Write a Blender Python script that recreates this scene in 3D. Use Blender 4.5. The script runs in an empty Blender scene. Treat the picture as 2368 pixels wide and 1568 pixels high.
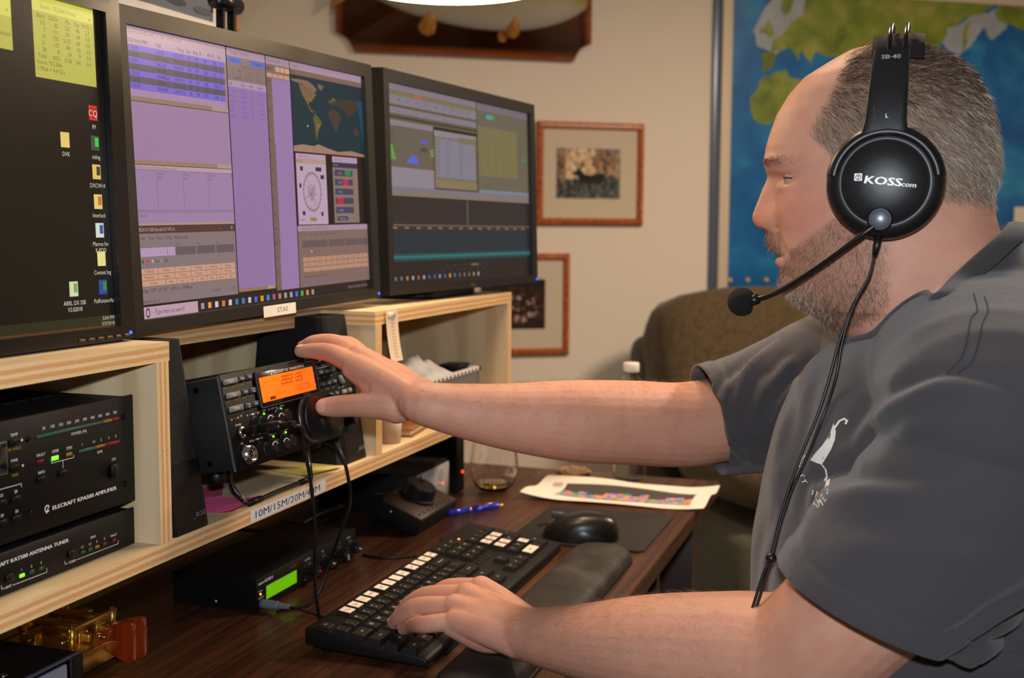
import bpy, bmesh, math, random
from mathutils import Vector, Matrix, noise
random.seed(7)
scene = bpy.context.scene
COL = scene.collection
R = math.radians

# ------------------------------------------------------------------ camera
CAM_Z = 1.20
cam_d = bpy.data.cameras.new('camera'); cam = bpy.data.objects.new('camera', cam_d); COL.objects.link(cam)
cam_d.sensor_width = 36.0; cam_d.lens = 2700.0 / 2368.0 * 36.0; cam_d.clip_start = 0.02
_az, _pi, _ro = R(18.92), math.atan(248 / 2700.0), R(0.3)
_h = Vector((math.cos(_az), math.sin(_az), 0)); _z = Vector((0, 0, 1)); _r = Vector((math.sin(_az), -math.cos(_az), 0))
_f = _h * math.cos(_pi) - _z * math.sin(_pi); _u = _h * math.sin(_pi) + _z * math.cos(_pi)
_r2 = _r * math.cos(_ro) + _u * math.sin(_ro); _u2 = _u * math.cos(_ro) - _r * math.sin(_ro)
cam.matrix_world = Matrix(((_r2.x, _u2.x, -_f.x, 0), (_r2.y, _u2.y, -_f.y, 0), (_r2.z, _u2.z, -_f.z, CAM_Z), (0, 0, 0, 1)))
scene.camera = cam
cam_d.dof.use_dof = True; cam_d.dof.focus_distance = 1.13; cam_d.dof.aperture_fstop = 7.0

# ------------------------------------------------------------------ world, lights, exposure
w = bpy.data.worlds.new('world'); scene.world = w; w.use_nodes = True
w.node_tree.nodes['Background'].inputs[0].default_value = (1.0, 0.80, 0.60, 1); w.node_tree.nodes['Background'].inputs[1].default_value = 0.05
scene.view_settings.view_transform = 'Standard'; scene.view_settings.look = 'None'
scene.view_settings.exposure = 0.0; scene.view_settings.gamma = 1.0; scene.view_settings.use_curve_mapping = False

def light(name, kind, loc, energy, color, size=0.1, target=None, size_y=None, spot=None, blend=0.5):
    d = bpy.data.lights.new(name, kind); d.energy = energy; d.color = color
    if kind == 'AREA':
        d.size = size
        if size_y: d.shape = 'RECTANGLE'; d.size_y = size_y
    else: d.shadow_soft_size = size
    if spot: d.spot_size = spot; d.spot_blend = blend
    o = bpy.data.objects.new(name, d); COL.objects.link(o); o.location = loc
    if target: o.rotation_euler = (Vector(target) - Vector(loc)).to_track_quat('-Z', 'Y').to_euler()
    return o
# the camera's pop-up flash, eight centimetres above the lens
light('camera_flash', 'AREA', (0.02, 0.0, CAM_Z + 0.085), 8.5, (0.86, 0.93, 1.0), 0.05, (1.25, 0.40, CAM_Z - 0.02), 0.025)
# warm overhead room light from unseen sources, no fixture modelled
light('unseen_ceiling_light', 'AREA', (2.75, -0.75, 2.38), 62, (1.0, 0.76, 0.55), 0.45, (2.75, -0.75, 0))  # extra light, added on the map side to brighten the wall
light('unseen_ceiling_light', 'AREA', (1.75, 0.55, 2.38), 16, (1.0, 0.72, 0.48), 0.35, (1.75, 0.55, 0))

# ------------------------------------------------------------------ node materials
MATS = {}
def _new(name):
    m = bpy.data.materials.new(name); m.use_nodes = True; MATS[name] = m
    return m, m.node_tree.nodes, m.node_tree.links, m.node_tree.nodes['Principled BSDF']
def mat(name, col, rough=0.5, metal=0.0, emit=None, es=0.0, bump=0.0, bscale=200.0, var=0.0, vscale=20.0, spec=0.5, coat=0.0, trans=0.0, ior=1.45, sheen=0.0, sss=0.0):
    if name in MATS: return MATS[name]
    m, N, L, b = _new(name)
    c = (col[0], col[1], col[2], 1)
    b.inputs['Base Color'].default_value = c; b.inputs['Roughness'].default_value = rough; b.inputs['Metallic'].default_value = metal
    b.inputs['Specular IOR Level'].default_value = spec; b.inputs['Coat Weight'].default_value = coat
    b.inputs['Transmission Weight'].default_value = trans; b.inputs['IOR'].default_value = ior
    b.inputs['Sheen Weight'].default_value = sheen
    if sss: b.inputs['Subsurface Weight'].default_value = sss; b.inputs['Subsurface Radius'].default_value = (0.012, 0.004, 0.002); b.inputs['Subsurface Scale'].default_value = 0.5
    if emit: b.inputs['Emission Color'].default_value = (emit[0], emit[1], emit[2], 1); b.inputs['Emission Strength'].default_value = es
    if bump or var:
        tc = N.new('ShaderNodeTexCoord')
    if bump:
        n = N.new('ShaderNodeTexNoise'); n.inputs['Scale'].default_value = bscale; n.inputs['Detail'].default_value = 4
        L.new(tc.outputs['Object'], n.inputs['Vector']); bp = N.new('ShaderNodeBump'); bp.inputs['Strength'].default_value = bump; bp.inputs['Distance'].default_value = 0.002
        L.new(n.outputs['Fac'], bp.inputs['Height']); L.new(bp.outputs['Normal'], b.inputs['Normal'])
    if var:
        n = N.new('ShaderNodeTexNoise'); n.inputs['Scale'].default_value = vscale; n.inputs['Detail'].default_value = 5
        L.new(tc.outputs['Object'], n.inputs['Vector']); r = N.new('ShaderNodeValToRGB')
        r.color_ramp.elements[0].position = 0.3; r.color_ramp.elements[1].position = 0.7
        r.color_ramp.elements[0].color = (c[0] * (1 - var), c[1] * (1 - var), c[2] * (1 - var), 1); r.color_ramp.elements[1].color = (min(1, c[0] * (1 + var)), min(1, c[1] * (1 + var)), min(1, c[2] * (1 + var)), 1)
        L.new(n.outputs['Fac'], r.inputs[0]); L.new(r.outputs[0], b.inputs['Base Color'])
    return m
def ramp_mat(name, stops, scale=(1, 1, 1), wave=None, rough=0.5, detail=4.0, nscale=5.0, dist=2.0, bump=0.0, coat=0.0, spec=0.5, axis='X', rot=None):
    """streaky grain: noise (or wave) stretched along an axis, through a colour ramp"""
    if name in MATS: return MATS[name]
    m, N, L, b = _new(name)
    tc = N.new('ShaderNodeTexCoord'); mp = N.new('ShaderNodeMapping'); mp.inputs['Scale'].default_value = scale
    if rot: mp.inputs['Rotation'].default_value = rot
    L.new(tc.outputs['Object'], mp.inputs['Vector'])
    if wave:
        t = N.new('ShaderNodeTexWave'); t.wave_type = 'BANDS'; t.bands_direction = axis; t.inputs['Scale'].default_value = wave; t.inputs['Distortion'].default_value = dist
        t.inputs['Detail'].default_value = detail; t.inputs['Detail Scale'].default_value = 1.5
    else:
        t = N.new('ShaderNodeTexNoise'); t.inputs['Scale'].default_value = nscale; t.inputs['Detail'].default_value = detail; t.inputs['Distortion'].default_value = dist * 0.3
    L.new(mp.outputs['Vector'], t.inputs['Vector'])
    r = N.new('ShaderNodeValToRGB'); e = r.color_ramp.elements
    while len(e) < len(stops): e.new(0.5)
    for i, (p, c) in enumerate(stops): e[i].position = p; e[i].color = (c[0], c[1], c[2], 1)
    L.new(t.outputs['Fac'], r.inputs[0]); L.new(r.outputs[0], b.inputs['Base Color'])
    b.inputs['Roughness'].default_value = rough; b.inputs['Coat Weight'].default_value = coat; b.inputs['Specular IOR Level'].default_value = spec
    if bump:
        bp = N.new('ShaderNodeBump'); bp.inputs['Strength'].default_value = bump; bp.inputs['Distance'].default_value = 0.001
        L.new(t.outputs['Fac'], bp.inputs['Height']); L.new(bp.outputs['Normal'], b.inputs['Normal'])
    return m
def attr_mat(name, rough=0.6, emit=0.0, base=1.0, spec=0.3, coat=0.0):
    """flat print: the colour of each face comes from the mesh's own colour layer"""
    if name in MATS: return MATS[name]
    m, N, L, b = _new(name)
    a = N.new('ShaderNodeVertexColor'); a.layer_name = 'ink'
    mx = N.new('ShaderNodeMix'); mx.data_type = 'RGBA'; mx.blend_type = 'MULTIPLY'; mx.inputs[0].default_value = 1.0
    L.new(a.outputs['Color'], mx.inputs[6]); mx.inputs[7].default_value = (base, base, base, 1)
    L.new(mx.outputs[2], b.inputs['Base Color']); b.inputs['Roughness'].default_value = rough; b.inputs['Specular IOR Level'].default_value = spec; b.inputs['Coat Weight'].default_value = coat
    if emit: L.new(a.outputs['Color'], b.inputs['Emission Color']); b.inputs['Emission Strength'].default_value = emit
    return m

# ------------------------------------------------------------------ objects
def tag(o, label=None, cat=None, group=None, kind=None):
    if label: o['label'] = label
    if cat: o['category'] = cat
    if group: o['group'] = group
    if kind: o['kind'] = kind
    return o
def empty(name, loc=(0, 0, 0), rot=(0, 0, 0), label=None, cat=None, group=None, kind=None):
    o = bpy.data.objects.new(name, None); COL.objects.link(o); o.location = loc; o.rotation_euler = rot; o.empty_display_size = 0.02
    return tag(o, label, cat, group, kind)
def link(name, me, parent=None, mx=None):
    o = bpy.data.objects.new(name, me); COL.objects.link(o)
    if parent: o.parent = parent
    if mx is not None: o.matrix_local = mx
    return o
def frame(org, xd, up):
    """local frame: x along xd, y along up, z = outward normal of a panel"""
    x = Vector(xd).normalized(); z = x.cross(Vector(up)).normalized(); y = z.cross(x)
    o = Vector(org)
    return Matrix(((x.x, y.x, z.x, o.x), (x.y, y.y, z.y, o.y), (x.z, y.z, z.z, o.z), (0, 0, 0, 1)))
T = Matrix.Translation
def RX(a): return Matrix.Rotation(a, 4, 'X')
def RY(a): return Matrix.Rotation(a, 4, 'Y')
def RZ(a): return Matrix.Rotation(a, 4, 'Z')

class MB:
    """collects shapes of one part; build() links them as one mesh"""
    def __init__(s): s.v = []; s.f = []; s.m = []; s.sm = []; s.x = Matrix.Identity(4); s.mi = 0; s.s = False
    def add(s, vs, fs, smooth=None):
        n = len(s.v); s.v += [s.x @ Vector(p) for p in vs]
        for f in fs: s.f.append([i + n for i in f]); s.m.append(s.mi); s.sm.append(s.s if smooth is None else smooth)
        return s
    def box(s, c, d, bev=0.0, seg=2):
        if bev <= 0:
            x, y, z = d[0] / 2, d[1] / 2, d[2] / 2
            vs = [(c[0] + i * x, c[1] + j * y, c[2] + k * z) for i in (-1, 1) for j in (-1, 1) for k in (-1, 1)]
            return s.add(vs, [(0, 1, 3, 2), (4, 6, 7, 5), (0, 4, 5, 1), (2, 3, 7, 6), (0, 2, 6, 4), (1, 5, 7, 3)], False)
        b = bmesh.new(); bmesh.ops.create_cube(b, size=1.0)
        for q in b.verts: q.co = Vector((c[0] + q.co.x * d[0], c[1] + q.co.y * d[1], c[2] + q.co.z * d[2]))
        bmesh.ops.bevel(b, geom=list(b.edges), offset=min(bev, min(d) * 0.49), segments=seg, affect='EDGES', profile=0.5)
        return s.bm(b, True)
    def bm(s, b, smooth=False):
        b.verts.index_update(); vs = [tuple(q.co) for q in b.verts]; fs = [[q.index for q in f.verts] for f in b.faces]; b.free()
        return s.add(vs, fs, smooth)
    def prism(s, poly, z0, z1, bev=0.0, seg=2, smooth=False):
        """polygon in xy, extruded from z0 to z1"""
        n = len(poly)
        if not bev:
            vs = [(p[0], p[1], z0) for p in poly] + [(p[0], p[1], z1) for p in poly]
            fs = [list(range(n))[::-1], list(range(n, 2 * n))] + [(i, (i + 1) % n, n + (i + 1) % n, n + i) for i in range(n)]
            return s.add(vs, fs, smooth)
        b = bmesh.new(); lo = [b.verts.new((p[0], p[1], z0)) for p in poly]; hi = [b.verts.new((p[0], p[1], z1)) for p in poly]
        b.faces.new(lo[::-1]); b.faces.new(hi)
        for i in range(n): b.faces.new((lo[i], lo[(i + 1) % n], hi[(i + 1) % n], hi[i]))
        b.edges.ensure_lookup_table()
        bmesh.ops.bevel(b, geom=[e for e in b.edges if abs(e.verts[0].co.z - e.verts[1].co.z) < 1e-9], offset=bev, segments=seg, affect='EDGES', profile=0.5)
        return s.bm(b, True)
    def lathe(s, prof, n=32, smooth=True, cap=True):
        """profile of (radius, z) turned about the z axis"""
        vs = []; fs = []; m = len(prof)
        for i in range(n):
            a = 2 * math.pi * i / n
            vs += [(r * math.cos(a), r * math.sin(a), z) for r, z in prof]
        for i in range(n):
            for j in range(m - 1): k = (i + 1) % n; fs.append((i * m + j, k * m + j, k * m + j + 1, i * m + j + 1))
        s.add(vs, fs, smooth)
        if cap:
            base = len(s.v) - len(vs)
            for j in (0, m - 1):
                if prof[j][0] > 1e-6:
                    ring = [base + i * m + j for i in range(n)]
                    s.f.append(ring if j else ring[::-1]); s.m.append(s.mi); s.sm.append(False)
        return s
    def cyl(s, r, z0, z1, n=24, bev=0.0):
        if bev: return s.lathe([(r - bev, z0), (r, z0 + bev), (r, z1 - bev), (r - bev, z1)], n)
        return s.lathe([(r, z0), (r, z1)], n)
    def sphere(s, c, r, n=16, m=10, sc=(1, 1, 1)):
        vs = []; fs = []
        for j in range(m + 1):
            t = math.pi * j / m
            for i in range(n):
                a = 2 * math.pi * i / n; vs.append((c[0] + r * sc[0] * math.sin(t) * math.cos(a), c[1] + r * sc[1] * math.sin(t) * math.sin(a), c[2] + r * sc[2] * math.cos(t)))
        for j in range(m):
            for i in range(n): k = (i + 1) % n; fs.append((j * n + i, (j + 1) * n + i, (j + 1) * n + k, j * n + k))
        return s.add(vs, fs, True)
    def tube(s, pts, r, n=10, closed=False, cap=True):
        """swept circle (r: number, list of numbers or of (rx, ry) pairs)"""
        P = [Vector(p) for p in pts]; k = len(P); vs = []; fs = []
        rr = r if isinstance(r, (list, tuple)) else [r] * k
        ref = None
        for i, p in enumerate(P):
            if closed: t = (P[(i + 1) % k] - P[i - 1])
            else: t = (P[min(i + 1, k - 1)] - P[max(i - 1, 0)])
            t.normalize()
            if ref is None:
                ref = Vector((0, 0, 1)) if abs(t.z) < 0.9 else Vector((1, 0, 0))
            a = (ref - t * ref.dot(t)).normalized(); b = t.cross(a); ref = a
            q = rr[i] if isinstance(rr[i], (tuple, list)) else (rr[i], rr[i])
            for j in range(n):
                w_ = 2 * math.pi * j / n; vs.append(p + a * (q[0] * math.cos(w_)) + b * (q[1] * math.sin(w_)))
        for i in range(k if closed else k - 1):
            for j in range(n): l = (j + 1) % n; i2 = (i + 1) % k; fs.append((i * n + j, i * n + l, i2 * n + l, i2 * n + j))
        if cap and not closed: fs.append(list(range(n))[::-1]); fs.append([(k - 1) * n + j for j in range(n)])
        return s.add(vs, fs, True)
    def grid(s, nu, nv, fn, smooth=True, closed_u=False):
        vs = [fn(i / (nu if closed_u else nu - 1), j / (nv - 1)) for i in range(nu) for j in range(nv)]; fs = []
        for i in range(nu if closed_u else nu - 1):
            for j in range(nv - 1): i2 = (i + 1) % nu; fs.append((i * nv + j, i2 * nv + j, i2 * nv + j + 1, i * nv + j + 1))
        return s.add(vs, fs, smooth)
    def mesh(s, name, mats):
        me = bpy.data.meshes.new(name); me.from_pydata([tuple(p) for p in s.v], [], s.f)
        for m in (mats if isinstance(mats, (list, tuple)) else [mats]): me.materials.append(m)
        me.polygons.foreach_set('material_index', s.m); me.polygons.foreach_set('use_smooth', s.sm); me.update()
        return me
    def build(s, name, mats, parent=None, mx=None, fix=True):
        me = s.mesh(name, mats)
        if fix:
            b = bmesh.new(); b.from_mesh(me); bmesh.ops.recalc_face_normals(b, faces=b.faces); b.to_mesh(me); b.free()
        return link(name, me, parent, mx)

def spline(pts, n=8, closed=False):
    P = [Vector(p) for p in pts]; k = len(P); out = []
    for i in range(k if closed else k - 1):
        p0 = P[(i - 1) % k] if closed or i > 0 else P[0] * 2 - P[1]; p1 = P[i]; p2 = P[(i + 1) % k]
        p3 = P[(i + 2) % k] if closed or i + 2 < k else P[-1] * 2 - P[-2]
        for j in range(n):
            t = j / n; out.append(0.5 * ((2 * p1) + (p2 - p0) * t + (2 * p0 - 5 * p1 + 4 * p2 - p3) * t * t + (3 * p1 - p0 - 3 * p2 + p3) * t ** 3))
    if not closed: out.append(P[-1])
    return out
def rrect(w, h, r, n=5, c=(0, 0)):
    out = []
    for sx, sy, a0 in ((1, 1, 0), (-1, 1, 90), (-1, -1, 180), (1, -1, 270)):
        for i in range(n + 1):
            a = R(a0 + 90 * i / n); out.append((c[0] + sx * (w / 2 - r) + r * math.cos(a), c[1] + sy * (h / 2 - r) + r * math.sin(a)))
    return out

# ------------------------------------------------------------------ lettering: glyph outlines taken once from the built-in font
GLYPH = {}
def load_glyphs():
    chars = [chr(c) for c in range(33, 127)] + ['\u00b0', '\u00b7']
    tmp = []
    def fo(body):
        c = bpy.data.curves.new('glyph', 'FONT'); c.body = body; c.resolution_u = 2; c.size = 1.0
        o = bpy.data.objects.new('glyph', c); COL.objects.link(o); tmp.append(o); return o
    pair = {ch: (fo(ch), fo('|' + ch + '|')) for ch in chars}
    sp = fo('| |'); bar = fo('||')
    bpy.context.view_layer.update(); dg = bpy.context.evaluated_depsgraph_get()
    wid = lambda o: o.evaluated_get(dg).dimensions.x
    b0 = wid(bar)
    for ch, (a, b) in pair.items():
        me = bpy.data.meshes.new_from_object(a.evaluated_get(dg))
        GLYPH[ch] = ([(v.co.x, v.co.y) for v in me.vertices], [list(p.vertices) for p in me.polygons], wid(b) - b0)
        bpy.data.meshes.remove(me)
    GLYPH[' '] = ([], [], wid(sp) - b0)
    for o in tmp:
        c = o.data; bpy.data.objects.remove(o); bpy.data.curves.remove(c)
load_glyphs()
CAPH = 0.7   # cap height of the font at size 1, roughly

class Print:
    """flat print on a panel: filled shapes and lettering in the panel's own x/y, colours kept in the mesh"""
    def __init__(s, k=0.001): s.v = []; s.f = []; s.c = []; s.k = k; s.z = 0.0; s.dz = 0.00004; s.n = 0
    def _z(s): s.n += 1; return s.z + s.dz * s.n
    def poly(s, pts, col, z=None):
        z = s._z() if z is None else z; n = len(s.v); s.v += [(p[0] * s.k, p[1] * s.k, z) for p in pts]; s.f.append(list(range(n, n + len(pts)))); s.c.append(col); return s
    def rect(s, x0, y0, x1, y1, col, z=None): return s.poly([(x0, y0), (x1, y0), (x1, y1), (x0, y1)], col, z)
    def line(s, pts, w, col, z=None):
        z = s._z() if z is None else z
        for (x0, y0), (x1, y1) in zip(pts[:-1], pts[1:]):
            d = math.hypot(x1 - x0, y1 - y0) or 1; nx, ny = -(y1 - y0) / d * w / 2, (x1 - x0) / d * w / 2; ex, ey = (x1 - x0) / d * w / 2, (y1 - y0) / d * w / 2
            s.poly([(x0 - nx - ex, y0 - ny - ey), (x1 - nx + ex, y1 - ny + ey), (x1 + nx + ex, y1 + ny + ey), (x0 + nx - ex, y0 + ny - ey)], col, z)
        return s
    def disc(s, x, y, r, col, n=14, ry=None): return s.poly([(x + r * math.cos(2 * math.pi * i / n), y + (ry or r) * math.sin(2 * math.pi * i / n)) for i in range(n)], col)
    def ring(s, x, y, r, w, col, n=24, a0=0, a1=360, ry=None):
        z = s._z()
        q = lambda rr, a: (x + rr * math.cos(R(a)), y + rr * ((ry or r) / r) * math.sin(R(a)))
        for i in range(n):
            b0 = a0 + (a1 - a0) * i / n; b1 = a0 + (a1 - a0) * (i + 1) / n
            s.poly([q(r - w / 2, b0), q(r + w / 2, b0), q(r + w / 2, b1), q(r - w / 2, b1)], col, z)
        return s
    def text(s, t, x, y, h, col, al='c', sx=1.0, ang=0.0, slant=0.0, bold=0.0, fit=None):
        """h = cap height; (x, y) = middle of the line"""
        z = s._z(); sc = h / CAPH
        if fit: sx = fit / (sum(GLYPH.get(c, GLYPH['?'])[2] for c in t) * sc)
        wd = sum(GLYPH.get(c, GLYPH['?'])[2] for c in t) * sc * sx
        px = {'c': -wd / 2, 'l': 0.0, 'r': -wd}[al]; ca, sa = math.cos(R(ang)), math.sin(R(ang))
        for c in t:
            vs, fs, ad = GLYPH.get(c, GLYPH['?'])
            for rep in ((0.0,) if not bold else (0.0, bold)):
                n = len(s.v)
                for (a, b) in vs:
                    qx = px + a * sc * sx + slant * b * sc + rep; qy = b * sc - h / 2; s.v.append(((x + qx * ca - qy * sa) * s.k, (y + qx * sa + qy * ca) * s.k, z + rep * 1e-6))
                for f in fs: s.f.append([i + n for i in f]); s.c.append(col)
            px += ad * sc * sx
        return s
    def build(s, name, material, parent=None, mx=None):
        me = bpy.data.meshes.new(name); me.from_pydata(s.v, [], s.f); me.materials.append(material)
        at = me.color_attributes.new('ink', 'FLOAT_COLOR', 'CORNER'); i = 0
        flat = []
        for f, c in zip(s.f, s.c): flat += [c[0], c[1], c[2], 1.0] * len(f)
        at.data.foreach_set('color', flat); me.update()
        o = link(name, me, parent, mx)
        if name.endswith(('lettering', 'legend', 'legends', 'digits', 'mark')): o['kind'] = 'stuff'
        return o
def srgb(r, g, b):
    f = lambda c: (c / 255.0 / 12.92) if c / 255.0 <= 0.04045 else ((c / 255.0 + 0.055) / 1.055) ** 2.4
    return (f(r), f(g), f(b))
WHITE = srgb(225, 225, 225); INK = srgb(20, 20, 22)
# ------------------------------------------------------------------ the room (aligned with the wall the pictures hang on)
W0 = Vector((3.973, 1.081, 0)); WD = Vector((0.558, -0.83, 0)); WN = Vector((-0.83, -0.558, 0))
WALL = frame(W0, WD, (0, 0, 1))                      # x along the wall, y up, z out of the wall
m_wall = mat('wall_paint', srgb(228, 218, 204), 0.85, bump=0.06, bscale=260)
m_ceil = mat('ceiling_paint', srgb(225, 218, 205), 0.9)
m_carpet = mat('carpet', srgb(96, 102, 104), 0.95, bump=0.8, bscale=320, var=0.35, vscale=140)
def slab(name, c, d, m):
    o = MB().box(c, d).build(name, m, None, WALL.copy()); return tag(o, kind='structure')
SL, SR, ND = -2.75, 3.0, 6.2
tag(slab('floor', (0.12, -0.05, ND / 2), (SR - SL, 0.1, ND), m_carpet), 'grey blue carpeted floor beneath the desk and sofa', 'floor')
tag(slab('ceiling', (0.12, 2.50, ND / 2), (SR - SL, 0.1, ND), m_ceil), 'off white ceiling over the radio room', 'ceiling')
tag(slab('wall_back', (0.12, 1.225, -0.05), (SR - SL, 2.45, 0.1), m_wall), 'cream wall behind the monitors with pictures and map', 'wall')
tag(slab('wall_left', (SL - 0.05, 1.225, ND / 2), (0.1, 2.45, ND), m_wall), 'cream side wall left of the desk', 'wall')
tag(slab('wall_right', (SR + 0.05, 1.225, ND / 2), (0.1, 2.45, ND), m_wall), 'cream side wall right of the sofa', 'wall')
tag(slab('wall_front', (0.12, 1.225, ND + 0.05), (SR - SL, 2.45, 0.1), m_wall), 'cream wall behind the camera', 'wall')
o = MB().box((0.47, 1.225, 0.008), (0.028, 2.45, 0.016), 0.003).build('trim_1', mat('trim_paint', srgb(92, 104, 128), 0.3, 0.3), None, WALL.copy())
tag(o, 'narrow blue grey metal trim strip running up the wall beside the map', 'trim', kind='structure')
o = MB().box((0.12, 0.05, 0.007), (SR - SL, 0.10, 0.014), 0.003).build('baseboard_back', mat('trim_white', srgb(215, 208, 196), 0.5), None, WALL.copy())
tag(o, 'pale baseboard along the picture wall', 'baseboard', kind='structure')

m_print = attr_mat('matte_print', 0.6)
m_frame = ramp_mat('oak_frame', [(0.25, srgb(120, 55, 18)), (0.6, srgb(186, 98, 42)), (0.85, srgb(206, 122, 60))], (1, 1, 1), None, 0.35, 6, 60, 2.0, coat=0.25)
m_mat = mat('mat_board', srgb(205, 192, 172), 0.8)

def picture(cx, cy, w, h, bar, mw, label, fn, cat='picture', art=None):
    e = empty('framed_picture', W0 + WD * cx + Vector((0, 0, cy - h / 2)) + WN * 0.002, (0, 0, 0), label, cat)
    e.matrix_world = T(e.location) @ WALL.to_3x3().to_4x4()
    pr = [(0, 0), (bar, 0), (bar, 0.012), (bar * 0.7, 0.020), (bar * 0.3, 0.019), (0, 0.012)]   # moulding profile: inwards, out of the wall
    for k, (L_, a, px_, py_) in enumerate(((w, 0, -w / 2, 0), (h, 90, w / 2, 0), (w, 180, w / 2, h), (h, 270, -w / 2, h))):
        b = MB(); n = len(pr); vs = []
        for t in (0, 1):
            for (q, z) in pr: vs.append(((q if t == 0 else L_ - q), q, z))
        b.add(vs, [(i, (i + 1) % n, n + (i + 1) % n, n + i) for i in range(n)] + [list(range(n))[::-1], list(range(n, 2 * n))])
        b.build('frame_rail', m_frame, e, T((px_, py_, 0)) @ RZ(R(a)))
    MB().box((0, h / 2, 0.003), (w - bar, h - bar, 0.006)).build('backing_board', m_mat, e)
    # window mat: four strips around the opening, standing proud of the photograph
    ax, ay, aw, ah = art
    b = MB()
    for x0, x1, y0, y1 in ((-w / 2 + bar * .8, ax - aw / 2, bar * .8, h - bar * .8), (ax + aw / 2, w / 2 - bar * .8, bar * .8, h - bar * .8), (ax - aw / 2, ax + aw / 2, bar * .8, ay - ah / 2), (ax - aw / 2, ax + aw / 2, ay + ah / 2, h - bar * .8)):
        b.box(((x0 + x1) / 2, (y0 + y1) / 2, 0.0075), (x1 - x0, y1 - y0, 0.003))
    b.build('mat_board', m_mat, e)
    p = Print(1.0); p.z = 0.0061; p.dz = 0.000004; fn(p, ax - aw / 2, ay - ah / 2, aw, ah); p.build('photograph', m_print, e)
    return e

rnd = random.Random(3)
def deer_photo(p, x, y, w, h):
    p.rect(x, y, x + w, y + h, srgb(150, 125, 100))
    for i in range(620):                                  # blurred autumn growth above, dark teal brush below
        a = rnd.random(); b = rnd.random(); bx = x + a * w; by = y + b * h
        if b < 0.42: c = [(30, 42, 52), (18, 28, 36), (60, 76, 84), (40, 66, 78), (96, 104, 100)][rnd.randrange(5)]
        elif abs(a - 0.36) < 0.22: c = [(214, 190, 150), (196, 160, 118), (228, 208, 172)][rnd.randrange(3)]
        else: c = [(150, 104, 74), (120, 84, 66), (178, 150, 120), (92, 72, 60), (132, 128, 120)][rnd.randrange(5)]
        rw = (0.0042 if b < 0.42 else 0.0062) * (0.5 + rnd.random()); rh = rw * (2.6 if b < 0.42 else 1.6)
        rw = min(rw, bx - x, x + w - bx); rh = min(rh, by - y, y + h - by)
        if rw > 0.001 and rh > 0.001: p.disc(bx, by, rw, srgb(*c), 10, rh)
    D = [(0.24, 0.49), (0.27, 0.53), (0.31, 0.56), (0.34, 0.60), (0.37, 0.59), (0.38, 0.53), (0.43, 0.46), (0.55, 0.47), (0.68, 0.51), (0.74, 0.51), (0.76, 0.44), (0.72, 0.37), (0.70, 0.28), (0.60, 0.33), (0.46, 0.30), (0.38, 0.27), (0.35, 0.40), (0.32, 0.47), (0.28, 0.47)]
    dk = srgb(14, 20, 26)
    z = p._z()
    c = (0.5, 0.41)
    for i in range(len(D)):
        a, b = D[i], D[(i + 1) % len(D)]
        p.poly([(x + c[0] * w, y + c[1] * h), (x + a[0] * w, y + a[1] * h), (x + b[0] * w, y + b[1] * h)], dk, z)
    A = lambda l: [(x + a * w, y + b * h) for a, b in l]
    for l in ([(0.34, 0.60), (0.31, 0.66), (0.28, 0.68), (0.27, 0.75)], [(0.31, 0.66), (0.32, 0.74)], [(0.35, 0.60), (0.39, 0.64), (0.42, 0.70), (0.40, 0.76)], [(0.39, 0.64), (0.38, 0.71)], [(0.36, 0.60), (0.40, 0.62)]): p.line(A(l), 0.0026, dk)
    for i in range(60):
        bx = x + (0.05 + 0.9 * rnd.random()) * w; hh = h * (0.1 + 0.25 * rnd.random()); p.line([(bx, y + 0.004), (bx + (rnd.random() - .5) * 0.008, y + hh)], 0.0012, srgb(*[(110, 120, 116), (40, 60, 70), (24, 34, 40), (150, 146, 130)][rnd.randrange(4)]))
def wolf_photo(p, x, y, w, h):
    p.rect(x, y, x + w, y + h, srgb(38, 24, 18))
    for i in range(230):
        a, b = rnd.random(), rnd.random()
        near = math.hypot((a - 0.45) / 0.5, (b - 0.42) / 0.34) < 1
        c = ([(150, 120, 112), (96, 70, 62), (176, 150, 142), (50, 34, 30), (24, 16, 14)] if near and b < 0.72 else [(44, 28, 20), (26, 16, 12), (70, 40, 26), (58, 48, 42)])
        r = 0.007 * (0.5 + rnd.random()); bx = x + r + a * (w - 2 * r); by = y + r + b * (h - 2 * r); p.disc(bx, by, r, srgb(*c[rnd.randrange(len(c))]), 8, r * 0.8)
    p.rect(x, y + h * 0.86, x + w, y + h, srgb(22, 15, 12))
def water_print(p, x, y, w, h):
    p.rect(x, y, x + w, y + h, srgb(96, 104, 116))
    for i in range(200):
        a, b = rnd.random(), rnd.random(); r = 0.02 * (0.4 + rnd.random()); p.disc(x + r + a * (w - 2 * r), y + r * .3 + b * (h - r), r, srgb(*[(74, 84, 100), (120, 126, 134), (150, 152, 152), (60, 66, 78)][rnd.randrange(4)]), 10, r * 0.22)
picture(0.002, 1.4015, 0.392, 0.354, 0.024, 0, 'square oak framed photograph of a standing deer on the cream wall', deer_photo, art=(-0.008, 0.178, 0.234, 0.173))
picture(-0.265, 0.949, 0.388, 0.354, 0.024, 0, 'oak framed dark brown wildlife photograph hanging below the deer picture', wolf_photo, art=(-0.01, 0.178, 0.232, 0.173))
pic = picture(-1.48, 2.02, 0.545, 0.70, 0.018, 0, 'wood framed grey blue print with white mat standing behind the middle monitor', water_print, art=(-0.01, 0.515, 0.46, 0.25))
pic.matrix_world = frame((1.2195, 0.9455, 1.0985), (1, 0, 0), (0, 0, 1))      # stands on the plywood hutch, facing the room
m_mat3 = mat('mat_board_white', srgb(222, 216, 208), 0.8)
for c in pic.children:
    if c.name.startswith(('mat_board', 'backing_board')): c.data.materials[0] = m_mat3

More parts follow.
